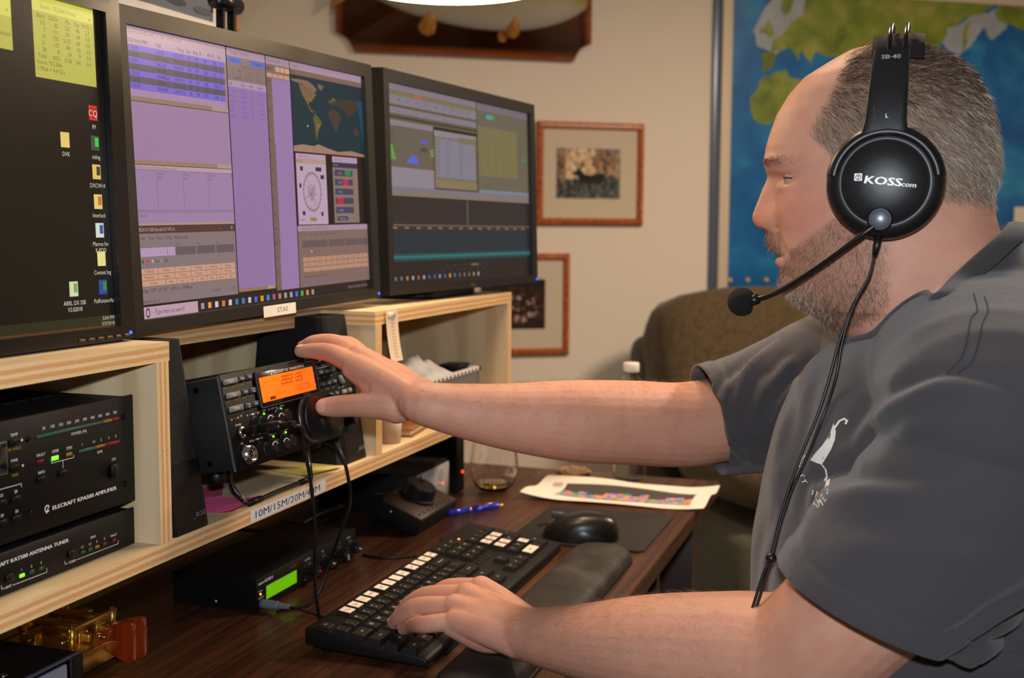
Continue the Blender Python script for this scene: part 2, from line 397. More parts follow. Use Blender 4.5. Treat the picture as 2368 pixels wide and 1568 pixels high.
# ------------------------------------------------------------------ mounted fish
e = empty('fish_mount', (0, 0, 0), (0, 0, 0), 'stuffed fish mounted on a dark scalloped wooden wall plaque', 'fish mount')
e.matrix_world = T(W0 + WD * -0.44 + Vector((0, 0, 1.783)) + WN * 0.001) @ WALL.to_3x3().to_4x4()
def plaque_outline(w, h, r):
    out = []
    for sx, sy, a0 in ((1, 1, 270), (-1, 1, 0), (-1, -1, 90), (1, -1, 180)):
        cx, cy = sx * w / 2, h / 2 + sy * h / 2
        seq = [(cx + r * math.cos(R(a)), cy + r * math.sin(R(a))) for a in ([270, 252, 234, 216, 198, 180] if (sx, sy) == (1, 1) else [360, 342, 324, 306, 288, 270] if (sx, sy) == (-1, 1) else [90, 72, 54, 36, 18, 0] if (sx, sy) == (-1, -1) else [180, 162, 144, 126, 108, 90])]
        out += seq
    return out
m_plq = ramp_mat('plaque_wood', [(0.2, srgb(104, 48, 18)), (0.55, srgb(146, 74, 30)), (0.9, srgb(170, 94, 44))], (1.5, 22, 22), None, 0.3, 5, 4, 2.0, coat=0.3)
MB().prism(plaque_outline(0.875, 0.52, 0.062), 0, 0.022, 0.004).build('plaque', m_plq, e)
b = MB()
def fish_ring(t):
    x = 0.40 - t * 0.80                                    # snout on the right
    hh = 0.135 * (max(0.0, math.sin(math.pi * min(1, (t * 0.93 + 0.035)) ** 0.72)) ** 0.75) + 0.012 - 0.06 * max(0, t - 0.75)
    return x, max(0.012, hh)
def fish_pt(u, v):
    x, hh = fish_ring(v); a = 2 * math.pi * u; yc = 0.232 - 0.012 * v
    return (x, yc + hh * math.sin(a), 0.062 + hh * 0.40 * math.cos(a))
b.grid(24, 30, fish_pt, True, True)
m_fish = ramp_mat('fish_skin', [(0.0, srgb(180, 178, 172)), (0.22, srgb(176, 170, 150)), (0.40, srgb(150, 142, 62)), (0.65, srgb(96, 104, 44)), (1.0, srgb(60, 66, 40))], (3, 3, 3), None, 0.35, 4, 3, 1.0, coat=0.4)
# belly pale, flank green: gradient over the body's own height
_n = m_fish.node_tree; _sep = _n.nodes.new('ShaderNodeSeparateXYZ'); _tc = _n.nodes.new('ShaderNodeTexCoord'); _mr = _n.nodes.new('ShaderNodeMapRange'); _ad = _n.nodes.new('ShaderNodeMath'); _ad.operation = 'MULTIPLY_ADD'
_n.links.new(_tc.outputs['Object'], _sep.inputs[0]); _n.links.new(_sep.outputs[1], _mr.inputs[0]); _mr.inputs[1].default_value = 0.10; _mr.inputs[2].default_value = 0.34
_tx = [q for q in _n.nodes if q.type == 'TEX_NOISE'][0]; _rp = [q for q in _n.nodes if q.type == 'VALTORGB'][0]
_n.links.new(_tx.outputs['Fac'], _ad.inputs[0]); _ad.inputs[1].default_value = 0.35; _n.links.new(_mr.outputs[0], _ad.inputs[2]); _sb = _n.nodes.new('ShaderNodeMath'); _sb.operation = 'SUBTRACT'; _sb.inputs[1].default_value = 0.17
_n.links.new(_ad.outputs[0], _sb.inputs[0]); _n.links.new(_sb.outputs[0], _rp.inputs[0])
b.build('body', m_fish, e)
m_fin = mat('fish_fin', srgb(176, 120, 52), 0.45, var=0.3, vscale=60)
def fin(x, y, z, ln, wd, ang, tilt):
    b = MB(); out = [(0.2 * wd * math.cos(t) if False else 0, 0) for t in ()]
    pts = [(-wd * .22, 0), (-wd * .42, -ln * .45), (-wd * .5, -ln * .8), (-wd * .2, -ln), (wd * .2, -ln), (wd * .5, -ln * .8), (wd * .42, -ln * .45), (wd * .22, 0)]
    b.prism(pts, -0.003, 0.003, 0.0015, 1); b.build('fin', m_fin, e, T((x, y, z)) @ RZ(R(ang)) @ RX(R(tilt)))
fin(-0.13, 0.125, 0.085, 0.075, 0.06, -20, 18); fin(0.148, 0.125, 0.10, 0.072, 0.042, -8, 20); fin(0.126, 0.120, 0.06, 0.075, 0.036, -14, 5)
pts = [(0, -0.03), (-0.10, -0.10), (-0.075, 0), (-0.10, 0.10), (0, 0.03)]
MB().prism(pts, -0.004, 0.004, 0.002, 1).build('tail_fin', m_fin, e, T((-0.36, 0.222, 0.06)))
MB().sphere((0.335, 0.262, 0.088), 0.012, 14, 8).build('eye', mat('fish_eye', srgb(30, 24, 14), 0.08, coat=1), e)
b = MB(); b.tube(spline([(0.405, 0.238, 0.07), (0.37, 0.222, 0.098), (0.32, 0.208, 0.105), (0.28, 0.214, 0.098)], 6), 0.004, 6); b.build('jaw_line', mat('fish_jaw', srgb(120, 116, 104), 0.5), e)
b = MB(); b.tube(spline([(0.25, 0.31, 0.10), (0.215, 0.26, 0.116), (0.215, 0.20, 0.113), (0.235, 0.15, 0.09)], 6), 0.004, 6); b.build('gill_cover', mat('fish_gill', srgb(112, 118, 70), 0.5), e)

# ------------------------------------------------------------------ the wall map
e = empty('wall_map', (0, 0, 0), (0, 0, 0), 'large framed relief map of the world behind the man', 'map')
e.matrix_world = WALL @ T((0.487, 0.963, 0.001))
m_sea = ramp_mat('map_sea', [(0.25, srgb(6, 76, 142)), (0.5, srgb(16, 104, 170)), (0.68, srgb(40, 134, 186)), (0.85, srgb(110, 176, 204))], (1, 1, 1), None, 0.35, 8, 5.5, 1.5)
m_mapf = mat('map_frame', srgb(214, 200, 178), 0.5)
MW, MH = 1.95, 1.14
MB().box((MW / 2, MH / 2, 0.009), (MW - .04, MH - .04, 0.010)).build('sea_sheet', m_sea, e)
for (c, d) in (((0.02, MH / 2), (0.04, MH)), ((MW - 0.02, MH / 2), (0.04, MH)), ((MW / 2, 0.02), (MW - .08, 0.04)), ((MW / 2, MH - 0.02), (MW - .08, 0.04))):
    MB().box((c[0], c[1], 0.010), (d[0], d[1], 0.020), 0.004).build('frame_rail', m_mapf, e)
rj = random.Random(11)
def jag(pts, it=3, amp=0.12):
    P = [Vector((a, b)) for a, b in pts]
    for k in range(it):
        Q = []
        for i in range(len(P)):
            a, b = P[i], P[(i + 1) % len(P)]; d = b - a; n_ = Vector((-d.y, d.x)); Q += [a, (a + b) / 2 + n_ * (rj.random() - .5) * amp * 2]
        P = Q; amp *= 0.8
    return P
def land(pts, z, name, m, it=3, amp=0.13):
    P = [(p.x - 0.487, p.y - 0.963) for p in jag(pts, it, amp)]
    b = bmesh.new(); vs = [b.verts.new((x, y, 0)) for x, y in P]; es = [b.edges.new((vs[i], vs[(i + 1) % len(vs)])) for i in range(len(vs))]
    bmesh.ops.triangle_fill(b, use_beauty=True, edges=es)
    b.normal_update()
    for f in b.faces:
        if f.normal.z < 0: f.normal_flip()
    me = bpy.data.meshes.new(name); b.to_mesh(me); b.free(); me.materials.append(m); return link(name, me, e, T((0, 0, z)))
m_land = ramp_mat('map_land', [(0.25, srgb(78, 98, 26)), (0.5, srgb(122, 140, 44)), (0.68, srgb(158, 156, 78)), (0.85, srgb(150, 112, 66))], (1, 1, 1), None, 0.5, 8, 9, 1.5)
m_shelf = mat('map_shallows', srgb(158, 168, 178), 0.5, var=0.12, vscale=14)
land([(0.605, 1.92), (0.64, 1.985), (0.70, 2.06), (0.80, 2.06), (0.83, 1.94), (0.70, 1.845), (0.62, 1.868)], 0.0146, 'shallow_sea', m_shelf)
land([(1.365, 1.935), (1.386, 1.975), (1.505, 2.02), (1.64, 2.06), (1.66, 1.98), (1.60, 1.93), (1.56, 1.98), (1.50, 1.90), (1.444, 1.850)], 0.0146, 'shallow_sea', m_shelf)
land([(0.739, 1.788), (0.697, 1.778), (0.654, 1.76), (0.636, 1.742), (0.625, 1.715), (0.601, 1.686), (0.599, 1.648), (0.615, 1.61), (0.646, 1.594), (0.677, 1.593), (0.701, 1.601), (0.74, 1.60), (0.80, 1.58), (0.82, 1.45), (0.86, 1.30), (0.92, 1.24), (0.99, 1.36), (1.02, 1.52), (1.11, 1.63), (1.02, 1.66), (0.966, 1.745), (0.86, 1.742), (0.802, 1.754), (0.752, 1.763)], 0.0150, 'continent', m_land)
land([(0.637, 1.841), (0.641, 1.781), (0.678, 1.785), (0.693, 1.81), (0.705, 1.842), (0.67, 1.848)], 0.0150, 'continent', m_land, 2)
land([(0.676, 1.845), (0.684, 1.887), (0.711, 1.904), (0.738, 1.936), (0.771, 1.967), (0.80, 1.98), (0.83, 2.06), (1.609, 2.075), (1.52, 2.022), (1.465, 2.002), (1.40, 1.967), (1.37, 1.90), (1.34, 1.80), (1.27, 1.88), (1.22, 1.72), (1.15, 1.84), (1.08, 1.78), (0.98, 1.76), (0.95, 1.84), (0.862, 1.858), (0.838, 1.815), (0.799, 1.865), (0.79, 1.82), (0.749, 1.868), (0.713, 1.855)], 0.0152, 'continent', m_land)
land([(0.714, 2.06), (0.712, 2.002), (0.728, 1.976), (0.752, 1.994), (0.772, 2.06)], 0.0150, 'continent', m_land, 2)
land([(0.645, 1.918), (0.665, 1.965), (0.690, 1.909), (0.669, 1.897)], 0.0150, 'island', m_land, 2)
land([(0.630, 1.915), (0.638, 1.938), (0.648, 1.925), (0.640, 1.908)], 0.0150, 'island', m_land, 2)
land([(1.479, 1.986), (1.505, 1.998), (1.489, 1.918), (1.468, 1.880)], 0.0150, 'peninsula', m_land, 2)
land([(1.60, 2.03), (1.625, 2.075), (1.742, 2.08), (1.749, 1.975), (1.66, 1.995)], 0.0152, 'continent', m_land)
MB().box((1.32, 0.305, 0.0165), (0.16, 0.075, 0.002)).build('legend_panel', mat('legend_paper', srgb(214, 206, 192), 0.6), e)
MB().box((1.35, 0.375, 0.0165), (0.10, 0.066, 0.002)).build('legend_panel', MATS['legend_paper'], e)
for x in (0.536, 0.606, 0.681):
    MB().lathe([(0.0, 0.009), (0.006, 0.008), (0.0085, 0.004), (0.0085, 0)], 14, cap=False).build('pin', mat('pin_cork', srgb(214, 170, 110), 0.5), e, T((x - 0.487, 0.066, 0.0145)))

# ------------------------------------------------------------------ sofa
e = empty('sofa', (0, 0, 0), (0, 0, 0), 'olive brown upholstered sofa against the wall below the map', 'sofa')
e.matrix_world = WALL @ T((1.0, 0, 0))
def fabric(name, c1, c2, sc=500):
    m, N, L, b = _new(name); tc = N.new('ShaderNodeTexCoord'); n = N.new('ShaderNodeTexNoise'); n.inputs['Scale'].default_value = sc; n.inputs['Detail'].default_value = 3
    n2 = N.new('ShaderNodeTexNoise'); n2.inputs['Scale'].default_value = 60; n2.inputs['Detail'].default_value = 4
    r = N.new('ShaderNodeValToRGB'); r.color_ramp.elements[0].position = .35; r.color_ramp.elements[1].position = .68; r.color_ramp.elements[0].color = (*c1, 1); r.color_ramp.elements[1].color = (*c2, 1)
    ad = N.new('ShaderNodeMath'); ad.operation = 'MULTIPLY_ADD'; ad.inputs[1].default_value = 0.5
    h = N.new('ShaderNodeMath'); h.operation = 'MULTIPLY'; h.inputs[1].default_value = 0.5
    L.new(tc.outputs['Object'], n.inputs['Vector']); L.new(tc.outputs['Object'], n2.inputs['Vector']); L.new(n2.outputs['Fac'], h.inputs[0]); L.new(n.outputs['Fac'], ad.inputs[0]); L.new(h.outputs[0], ad.inputs[2])
    L.new(ad.outputs[0], r.inputs[0]); L.new(r.outputs[0], b.inputs['Base Color']); b.inputs['Roughness'].default_value = 0.95; b.inputs['Sheen Weight'].default_value = 0.15
    bp = N.new('ShaderNodeBump'); bp.inputs['Strength'].default_value = 0.5; bp.inputs['Distance'].default_value = 0.002; L.new(ad.outputs[0], bp.inputs['Height']); L.new(bp.outputs['Normal'], b.inputs['Normal'])
    return m
m_sofa = fabric('sofa_fabric', srgb(58, 48, 30), srgb(98, 80, 50)); m_sofa2 = fabric('sofa_side', srgb(58, 58, 48), srgb(84, 82, 66))
def cushion(name, c, d, r, m, sag=0.0, ph=0.0, tilt=0.0):
    """pillow with bulged faces, soft corners and a few seams of unevenness"""
    b = bmesh.new(); bmesh.ops.create_cube(b, size=2.0); bmesh.ops.subdivide_edges(b, edges=list(b.edges), cuts=11, use_grid_fill=True)
    for v in b.verts:
        q = v.co.copy(); n_ = 4.5; l = (abs(q.x) ** n_ + abs(q.y) ** n_ + abs(q.z) ** n_) ** (1 / n_); p = q / l
        k = 1 + 0.035 * noise.noise(Vector((p.x * 1.6 + ph, p.y * 1.6, p.z * 1.6))) + 0.012 * noise.noise(Vector((p.x * 5 + ph, p.y * 5, p.z * 5)))
        v.co = Vector((p.x * d[0] / 2 * k, p.y * d[1] / 2 * k, p.z * d[2] / 2 * k))
    s = MB(); s.bm(b, True); return s.build(name, m, e, T(c) @ RX(R(tilt)))
MB().box((0.12, 0.20, 0.55), (1.96, 0.28, 0.80), 0.03).build('base', m_sofa2, e)
MB().box((0.12, 0.50, 0.19), (2.02, 0.70, 0.20), 0.06, 3).build('back_frame', m_sofa2, e)
cushion('back_cushion', (-0.44, 0.735, 0.40), (0.94, 0.56, 0.30), .1, m_sofa, ph=1.7, tilt=-12)
cushion('back_cushion', (0.50, 0.735, 0.40), (0.94, 0.56, 0.30), .1, m_sofa, ph=4.7, tilt=-12)
cushion('seat_cushion', (-0.36, 0.475, 0.66), (0.96, 0.19, 0.74), .1, m_sofa, ph=7.1)
cushion('seat_cushion', (0.60, 0.475, 0.66), (0.96, 0.19, 0.74), .1, m_sofa, ph=9.1)
cushion('arm', (1.12, 0.42, 0.54), (0.22, 0.60, 0.86), .1, m_sofa2, ph=5.0)
for x in (-0.74, 0.98):
    for z in (0.22, 0.88): MB().cyl(0.022, 0, 0.06, 14).build('foot', mat('dark_wood_foot', srgb(40, 24, 14), 0.4), e, T((x, 0.06, z)) @ RX(R(90)))
# ------------------------------------------------------------------ desk
DZ = 0.7367
m_walnut = ramp_mat('walnut_laminate', [(0.25, srgb(38, 22, 14)), (0.45, srgb(66, 38, 24)), (0.62, srgb(84, 50, 32)), (0.8, srgb(52, 30, 19))], (1.3, 34, 34), None, 0.33, 7, 3.0, 2.5, bump=0.05, spec=0.4)
m_walnut_v = ramp_mat('walnut_side', [(0.25, srgb(38, 20, 12)), (0.5, srgb(64, 34, 20)), (0.8, srgb(48, 26, 16))], (34, 34, 1.3), None, 0.4, 6, 3.0, 2.5)
desk = empty('desk', (0.98, 0.72, 0), (0, 0, 0), 'long dark walnut desk carrying the radio shelf and keyboard', 'desk')
MB().box((0, 0, DZ - 0.014), (2.37, 0.78, 0.028), 0.0025).build('desktop', m_walnut, desk)
for x in (-1.165, 1.158): MB().box((x, 0.01, (DZ - 0.028) / 2), (0.028, 0.72, DZ - 0.028), 0.001).build('side_panel', m_walnut_v, desk)
MB().box((0, 0.36, 0.45), (2.30, 0.018, 0.50)).build('modesty_panel', m_walnut_v, desk)
MB().box((0.93, 0.0, 0.36), (0.02, 0.66, 0.70), 0.001).build('pedestal_panel', m_walnut_v, desk)

# ------------------------------------------------------------------ plywood hutch
def ply_edge(name, axis, t):
    m, N, L, b = _new(name); tc = N.new('ShaderNodeTexCoord'); sp = N.new('ShaderNodeSeparateXYZ'); L.new(tc.outputs['Object'], sp.inputs[0])
    n = N.new('ShaderNodeTexNoise'); n.inputs['Scale'].default_value = 14; n.inputs['Detail'].default_value = 5; L.new(tc.outputs['Object'], n.inputs['Vector'])
    n2 = N.new('ShaderNodeTexNoise'); n2.inputs['Scale'].default_value = 420; n2.inputs['Detail'].default_value = 3; L.new(tc.outputs['Object'], n2.inputs['Vector'])
    mr = N.new('ShaderNodeMapRange'); mr.inputs[1].default_value = -t / 2; mr.inputs[2].default_value = t / 2; L.new(sp.outputs[axis], mr.inputs[0])
    a = N.new('ShaderNodeMath'); a.operation = 'MULTIPLY_ADD'; a.inputs[1].default_value = 0.16; L.new(n.outputs['Fac'], a.inputs[0]); L.new(mr.outputs[0], a.inputs[2])
    a2 = N.new('ShaderNodeMath'); a2.operation = 'MULTIPLY_ADD'; a2.inputs[1].default_value = 0.10; L.new(n2.outputs['Fac'], a2.inputs[0]); L.new(a.outputs[0], a2.inputs[2])
    s_ = N.new('ShaderNodeMath'); s_.operation = 'SUBTRACT'; s_.inputs[1].default_value = 0.13; L.new(a2.outputs[0], s_.inputs[0])
    r = N.new('ShaderNodeValToRGB'); e = r.color_ramp.elements
    st = [(0.0, (224, 194, 146)), (0.16, (216, 182, 130)), (0.22, (204, 152, 98)), (0.38, (208, 158, 104)), (0.44, (226, 198, 152)), (0.56, (222, 190, 142)), (0.61, (204, 150, 98)), (0.77, (210, 160, 106)), (0.83, (224, 194, 148)), (1.0, (220, 186, 136))]
    while len(e) < len(st): e.new(0.5)
    for i, (p, c) in enumerate(st): e[i].position = p; e[i].color = (*srgb(*c), 1)
    L.new(s_.outputs[0], r.inputs[0]); L.new(r.outputs[0], b.inputs['Base Color']); b.inputs['Roughness'].default_value = 0.75
    bp = N.new('ShaderNodeBump'); bp.inputs['Strength'].default_value = 0.35; bp.inputs['Distance'].default_value = 0.001; L.new(n2.outputs['Fac'], bp.inputs['Height']); L.new(bp.outputs['Normal'], b.inputs['Normal'])
    return m
PT = 0.0175
m_ez = ply_edge('ply_edge_level', 2, PT); m_ex = ply_edge('ply_edge_upright', 0, PT)
m_ply = ramp_mat('birch_face', [(0.25, srgb(204, 178, 138)), (0.5, srgb(212, 188, 150)), (0.75, srgb(216, 194, 158))], (0.7, 1, 1), 4, 0.6, 3, 4, 9.0, axis='Y')
m_plyv = ramp_mat('birch_face_upright', [(0.2, srgb(198, 170, 128)), (0.5, srgb(208, 182, 142)), (0.8, srgb(213, 190, 152))], (1, 1.0, 0.30), 5, 0.6, 3, 4, 8.0, axis='Y')
hutch = empty('plywood_hutch', (1.1, 0.80, DZ), (0, 0, 0), 'raw plywood shelf unit on the desk holding radio gear and monitors', 'shelf unit')
def board(name, x0, x1, y0, y1, z0, z1, edge, face):
    c = Vector(((x0 + x1) / 2, (y0 + y1) / 2, (z0 + z1) / 2)); d = (x1 - x0, y1 - y0, z1 - z0)
    b = MB(); b.box((0, 0, 0), d); b.m = [1 if i in (2,) else (1 if (edge is m_ez and i in (0, 1)) else 0) for i in range(6)]
    return b.build(name, [face, edge], hutch, T(c - Vector(hutch.location)), fix=False)
HF = 0.645; ZS = 0.9118; ZU0, ZU1 = 1.0802, 1.0978
board('shelf', 0.31, 1.86, HF, 0.96, ZS - PT, ZS, m_ez, m_ply)
board('shelf', 0.31, 0.909, HF, 0.96, ZU0, ZU1, m_ez, m_ply)
board('shelf', 0.909, 1.344, 0.722, 0.96, ZU0, ZU1, m_ez, m_ply)
board('shelf', 1.344, 1.878, HF, 0.96, ZU0, ZU1, m_ez, m_ply)
board('divider', 0.890, 0.890 + PT, HF, 0.96, ZS, ZU0, m_ex, m_plyv)
board('divider', 1.346, 1.346 + PT, HF, 0.96, ZS, ZU0, m_ex, m_plyv)
board('end_panel', 1.86, 1.86 + PT, HF, 0.96, ZS - PT, ZU0, m_ex, m_plyv)
board('end_panel', 0.292, 0.31, HF, 0.96, DZ + .0005, ZU1, m_ex, m_plyv)
board('back_panel', 0.31, 1.86, 0.96, 0.972, DZ + .0005, ZU1, m_ez, m_ply)
# printed tape label on the shelf edge
LF = frame((1.043, HF - 0.0002, ZS - 0.0157), (1, 0, 0), (0, 0, 1))
p = Print(); p.rect(0, 0, 165, 12.6, srgb(220, 220, 222)); p.text('10M/15M/20M/40M', 6, 6.2, 7.8, srgb(60, 62, 72), 'l', fit=146, bold=.3)
HI = Matrix.Translation(hutch.location).inverted()
p.build('tape_label', m_print, hutch, HI @ LF)

# ------------------------------------------------------------------ monitors
m_bezel = mat('bezel_plastic', srgb(15, 13, 12), 0.5, bump=0.12, bscale=900)
m_bezel_g = mat('bezel_glossy', srgb(14, 13, 14), 0.25)
m_black = mat('black_plastic', srgb(12, 12, 13), 0.45, spec=0.35)
m_screen = attr_mat('lit_screen', 0.28, emit=1.0, base=0.03, spec=0.35)
m_led_b = mat('blue_led', (0.02, 0.05, 0.9), 0.3, emit=(0.03, 0.08, 1.0), es=3)
MWD, MHT = 0.512, 0.313
BL, BR_, BT, BB = 0.0155, 0.0205, 0.0185, 0.0145
SW, SH = (MWD - BL - BR_) * 1000, (MHT - BT - BB) * 1000
def monitor(label, corner, yaw, roll, fill, glossy=False, buttons=False, stand_z=ZU1):
    """corner: lower left front corner, yaw turns the right side towards (+) or away from the room"""
    base = Vector((corner[0] + MWD / 2 * math.cos(yaw), corner[1] + MWD / 2 * math.sin(yaw) + 0.10, stand_z))
    e = empty('monitor', base, (0, 0, 0), label, 'monitor')
    up = Vector((0, 0.03, 1)); M = frame(corner, (math.cos(yaw), math.sin(yaw), 0), up) @ RZ(roll)
    M = T(-base) @ M
    m = m_bezel_g if glossy else m_bezel
    b = MB(); fr = 0.006
    # front frame: outer ring flat, inner lip sloping back to the panel
    o_ = [(0, 0), (MWD, 0), (MWD, MHT), (0, MHT)]; i_ = [(BL, BB), (MWD - BR_, BB), (MWD - BR_, MHT - BT), (BL, MHT - BT)]
    vs = [(x, y, -0.022) for x, y in o_] + [(x + (0.0015 if x == 0 else -0.0015), y + (0.0015 if y == 0 else -0.0015), 0) for x, y in o_] + [(x, y, 0) for x, y in i_] + [(x + (-.0005 if x > .2 else .0005), y, -fr) for x, y in i_]
    fs = []
    for k in range(3):
        for i in range(4): j = (i + 1) % 4; fs.append((k * 4 + i, k * 4 + j, k * 4 + 4 + j, k * 4 + 4 + i))
    b.add(vs, fs); b.build('bezel', m, e, M)
    b = MB(); b.box((MWD / 2, MHT / 2, -0.016), (MWD - 0.004, MHT - 0.004, 0.012)); b.prism([(0.03, 0.03), (MWD - .03, 0.03), (MWD - .03, MHT - .03), (0.03, MHT - .03)], -0.048, -0.022, 0.008)
    b.build('back_housing', m_black, e, M)
    p = Print(); p.z = -fr - 0.0004; p.dz = 0.0000015; fill(p)
    p.build('screen', m_screen, e, M @ T((BL, BB, 0)))
    MB().cyl(0.0016, 0, 0.001, 12).build('power_led', m_led_b, e, M @ T((MWD - 0.007 if not buttons else MWD - 0.0085, 0.0075, 0)))
    if buttons:
        for k in range(6):
            MB().box((0, 0, 0), (0.0085, 0.0025, 0.002), 0.0006, 1).build('button', mat('button_brown', srgb(66, 44, 30), 0.4), e, M @ T((MWD - 0.075 + k * 0.0122, 0.0055, 0.0005)))
    # stand: neck and foot behind
    b = MB(); zb = base.z
    b.box((0, 0.0, 0.07), (0.07, 0.025, 0.14), 0.006); b.build('stand_neck', m_black, e)
    b = MB(); b.prism(rrect(0.22, 0.15, 0.03), 0.0005, 0.012, 0.003); b.build('stand_foot', m_black, e, T((0, 0.005, 0)))
    return e, M

def fx(x): return x * SW
def fy(y): return (1 - y) * SH
def RC(p, x0, y0, x1, y1, c): p.rect(fx(x0), fy(y1), fx(x1), fy(y0), srgb(*c))
def TX(p, t, x, y, h, c, al='l', sx=1.0): p.text(t, fx(x), fy(y), h * SH, srgb(*c), al, sx)
LIL = (152, 122, 156); HDR = (168, 140, 160); BEI = (146, 118, 100); GRY = (126, 108, 108); DRK = (58, 42, 50)
rs = random.Random(5)
def gib(n): return ''.join(rs.choice('abcdefghiklmnorstuvw') for _ in range(n))
def mid_screen(p):
    RC(p, -.004, -.004, 1.004, 1.004, (34, 24, 22))
    # --- log window
    RC(p, 0, 0, .354, .030, HDR); TX(p, '3/3/2018 20:04:46Z ARRL DX SSB - 2018Run.s3db', .012, .015, .013, (110, 84, 110), sx=.8)
    RC(p, 0, .030, .354, .060, (172, 144, 170))
    for t, x in (('MM-DD HH:MM', -.002), ('Call', .105), ('Freq', .178), ('Snt', .208), ('Rcv', .233), ('P...', .256), ('MI', .284), ('P..', .302), ('Pts', .322)): TX(p, t, x, .046, .014, (60, 46, 70))
    rows = (('03-03 19:59', 'OJ3GE', 'DL', '3'), ('03-03 20:00', 'DK5QN', 'DL', '3'), ('03-03 20:01', 'G4CLN', 'G', '3'), ('03-03 20:02', 'M0YEK', 'G', '3'), ('03-03 20:02', 'ON4KGA', 'ON', '3'), ('03-03 20:03', 'MM4O', 'GM', '3'), ('03-03 20:03', 'PD5MJF', 'PA', '3'))
    for i, r in enumerate(rows):
        y0 = .060 + i * .0214; RC(p, 0, y0, .346, y0 + .0210, (118, 100, 196) if i % 2 == 0 else (94, 84, 96))
        tc = (44, 34, 84) if i % 2 == 0 else (60, 52, 62)
        TX(p, r[0], -.002, y0 + .0105, .0125, tc); TX(p, r[1], .103, y0 + .0105, .0125, tc); TX(p, '14157.70', .161, y0 + .0105, .0125, tc, sx=.9)
        TX(p, '59', .212, y0 + .0105, .0125, tc); TX(p, '59', .238, y0 + .0105, .0125, tc); TX(p, '100' if i < 6 else '25', .266, y0 + .0105, .0125, tc); TX(p, r[2], .306, y0 + .0105, .0125, tc); TX(p, r[3], .329, y0 + .0105, .0125, tc)
    RC(p, 0, .210, .346, .234, (160, 130, 164)); RC(p, 0, .234, .29, .250, (146, 116, 98)); RC(p, .29, .234, .354, .250, (164, 138, 130)); RC(p, .346, .060, .354, .234, (150, 122, 120))
    RC(p, 0, .252, .354, .450, LIL)
    for k in range(9): p.line([(fx(0), fy(.275 + k * .0205)), (fx(.354), fy(.275 + k * .0205))], .35, srgb(164, 120, 130))
    for x in (.05, .10, .15, .20, .235, .26, .285, .31, .33): p.line([(fx(x), fy(.255)), (fx(x), fy(.448))], .25, srgb(140, 110, 140))
    RC(p, 0, .450, .30, .465, (148, 118, 98)); RC(p, .30, .450, .354, .465, (166, 138, 134))
    RC(p, 0, .467, .354, .483, (176, 146, 160)); TX(p, 'Check Log/Master/Telnet/Call History/Reverse lookup', -.004, .475, .0105, (120, 94, 112), sx=.8)
    RC(p, 0, .484, .354, .675, (150, 122, 158))
    for x in (.083, .172, .260): p.line([(fx(x), fy(.486)), (fx(x), fy(.623))], .4, srgb(104, 80, 104))
    for x, a, b_ in ((.086, 'Master', '40967'), (.175, 'Telnet', '545'), (.263, 'Call Hist', '889')): TX(p, a, x, .494, .010, (104, 82, 110), sx=.85); TX(p, b_, x, .509, .010, (104, 82, 110), sx=.85)
    p.line([(fx(0), fy(.624)), (fx(.354), fy(.624))], .4, srgb(104, 80, 104)); p.line([(fx(0), fy(.630)), (fx(.354), fy(.630))], .4, srgb(104, 80, 104))
    TX(p, 'Reverse lookup', -.006, .641, .0105, (110, 88, 116), sx=.9); TX(p, '538', -.006, .655, .0105, (110, 88, 116))
    RC(p, .346, .484, .352, .50, (140, 112, 100)); RC(p, 0, .668, .354, .676, (168, 136, 120))
    # --- radio control window
    RC(p, 0, .676, .354, .704, (78, 54, 50)); TX(p, '28524.10 USB Elecraft K3 VFO A', .012, .690, .0125, (176, 156, 160), sx=.85); TX(p, '-', .296, .690, .014, (190, 170, 170)); TX(p, 'X', .338, .690, .012, (190, 170, 170))
    RC(p, 0, .704, .354, .950, (128, 110, 112))
    for t, x in (('File', -.004), ('Edit', .020), ('View', .044), ('Tools', .070), ('Config', .097), ('Window', .127), ('Help', .160)): TX(p, t, x, .720, .0115, (66, 50, 58), sx=.9)
    for t, x in (('Snt', .134), ('Rcv', .207), ('Pwr', .279)): TX(p, t, x, .744, .010, (80, 64, 70), sx=.9)
    RC(p, .014, .754, .130, .784, (172, 144, 176)); p.line([(fx(.104), fy(.761)), (fx(.104), fy(.777))], .5, srgb(60, 44, 60))
    RC(p, .133, .754, .203, .784, (96, 84, 88)); RC(p, .207, .754, .274, .784, (96, 84, 88)); RC(p, .278, .754, .346, .784, (96, 84, 88))
    for y0, c in ((.772, (196, 44, 40)), (.792, (64, 96, 190)), (.812, (64, 96, 190)), (.832, (196, 44, 40)), (.852, (64, 96, 190)), (.872, (64, 96, 190))): RC(p, 0, y0, .009, y0 + .018, c)
    p.disc(fx(.022), fy(.801), 1.7, srgb(30, 96, 30)); p.disc(fx(.038), fy(.801), 1.7, srgb(214, 40, 24)); p.disc(fx(.054), fy(.801), 1.7, srgb(176, 150, 180)); TX(p, 'Run', .061, .801, .011, (70, 54, 62)); p.disc(fx(.083), fy(.801), 1.7, srgb(176, 150, 180)); p.disc(fx(.083), fy(.801), .8, srgb(30, 22, 26)); TX(p, 'S&P', .090, .801, .011, (70, 54, 62))
    PE = (196, 148, 122)
    for r_, row in enumerate((('F1 S&P CQ', 'F2 Exch', 'F3 Spare', 'F4 W4DB', 'F5 His Call', 'F6 Spare'), ('F7 Rpt Exch', 'F8 Agn?', 'F9 Zone', 'F10 Spare', 'F11 Spare', 'F12 Wipe'))):
        for k, t in enumerate(row):
            x0 = .014 + k * .0557; y0 = .826 + r_ * .021; RC(p, x0, y0, x0 + .054, y0 + .0185, PE); TX(p, t, x0 + .027, y0 + .009, .0095, (90, 60, 58), 'c', .8)
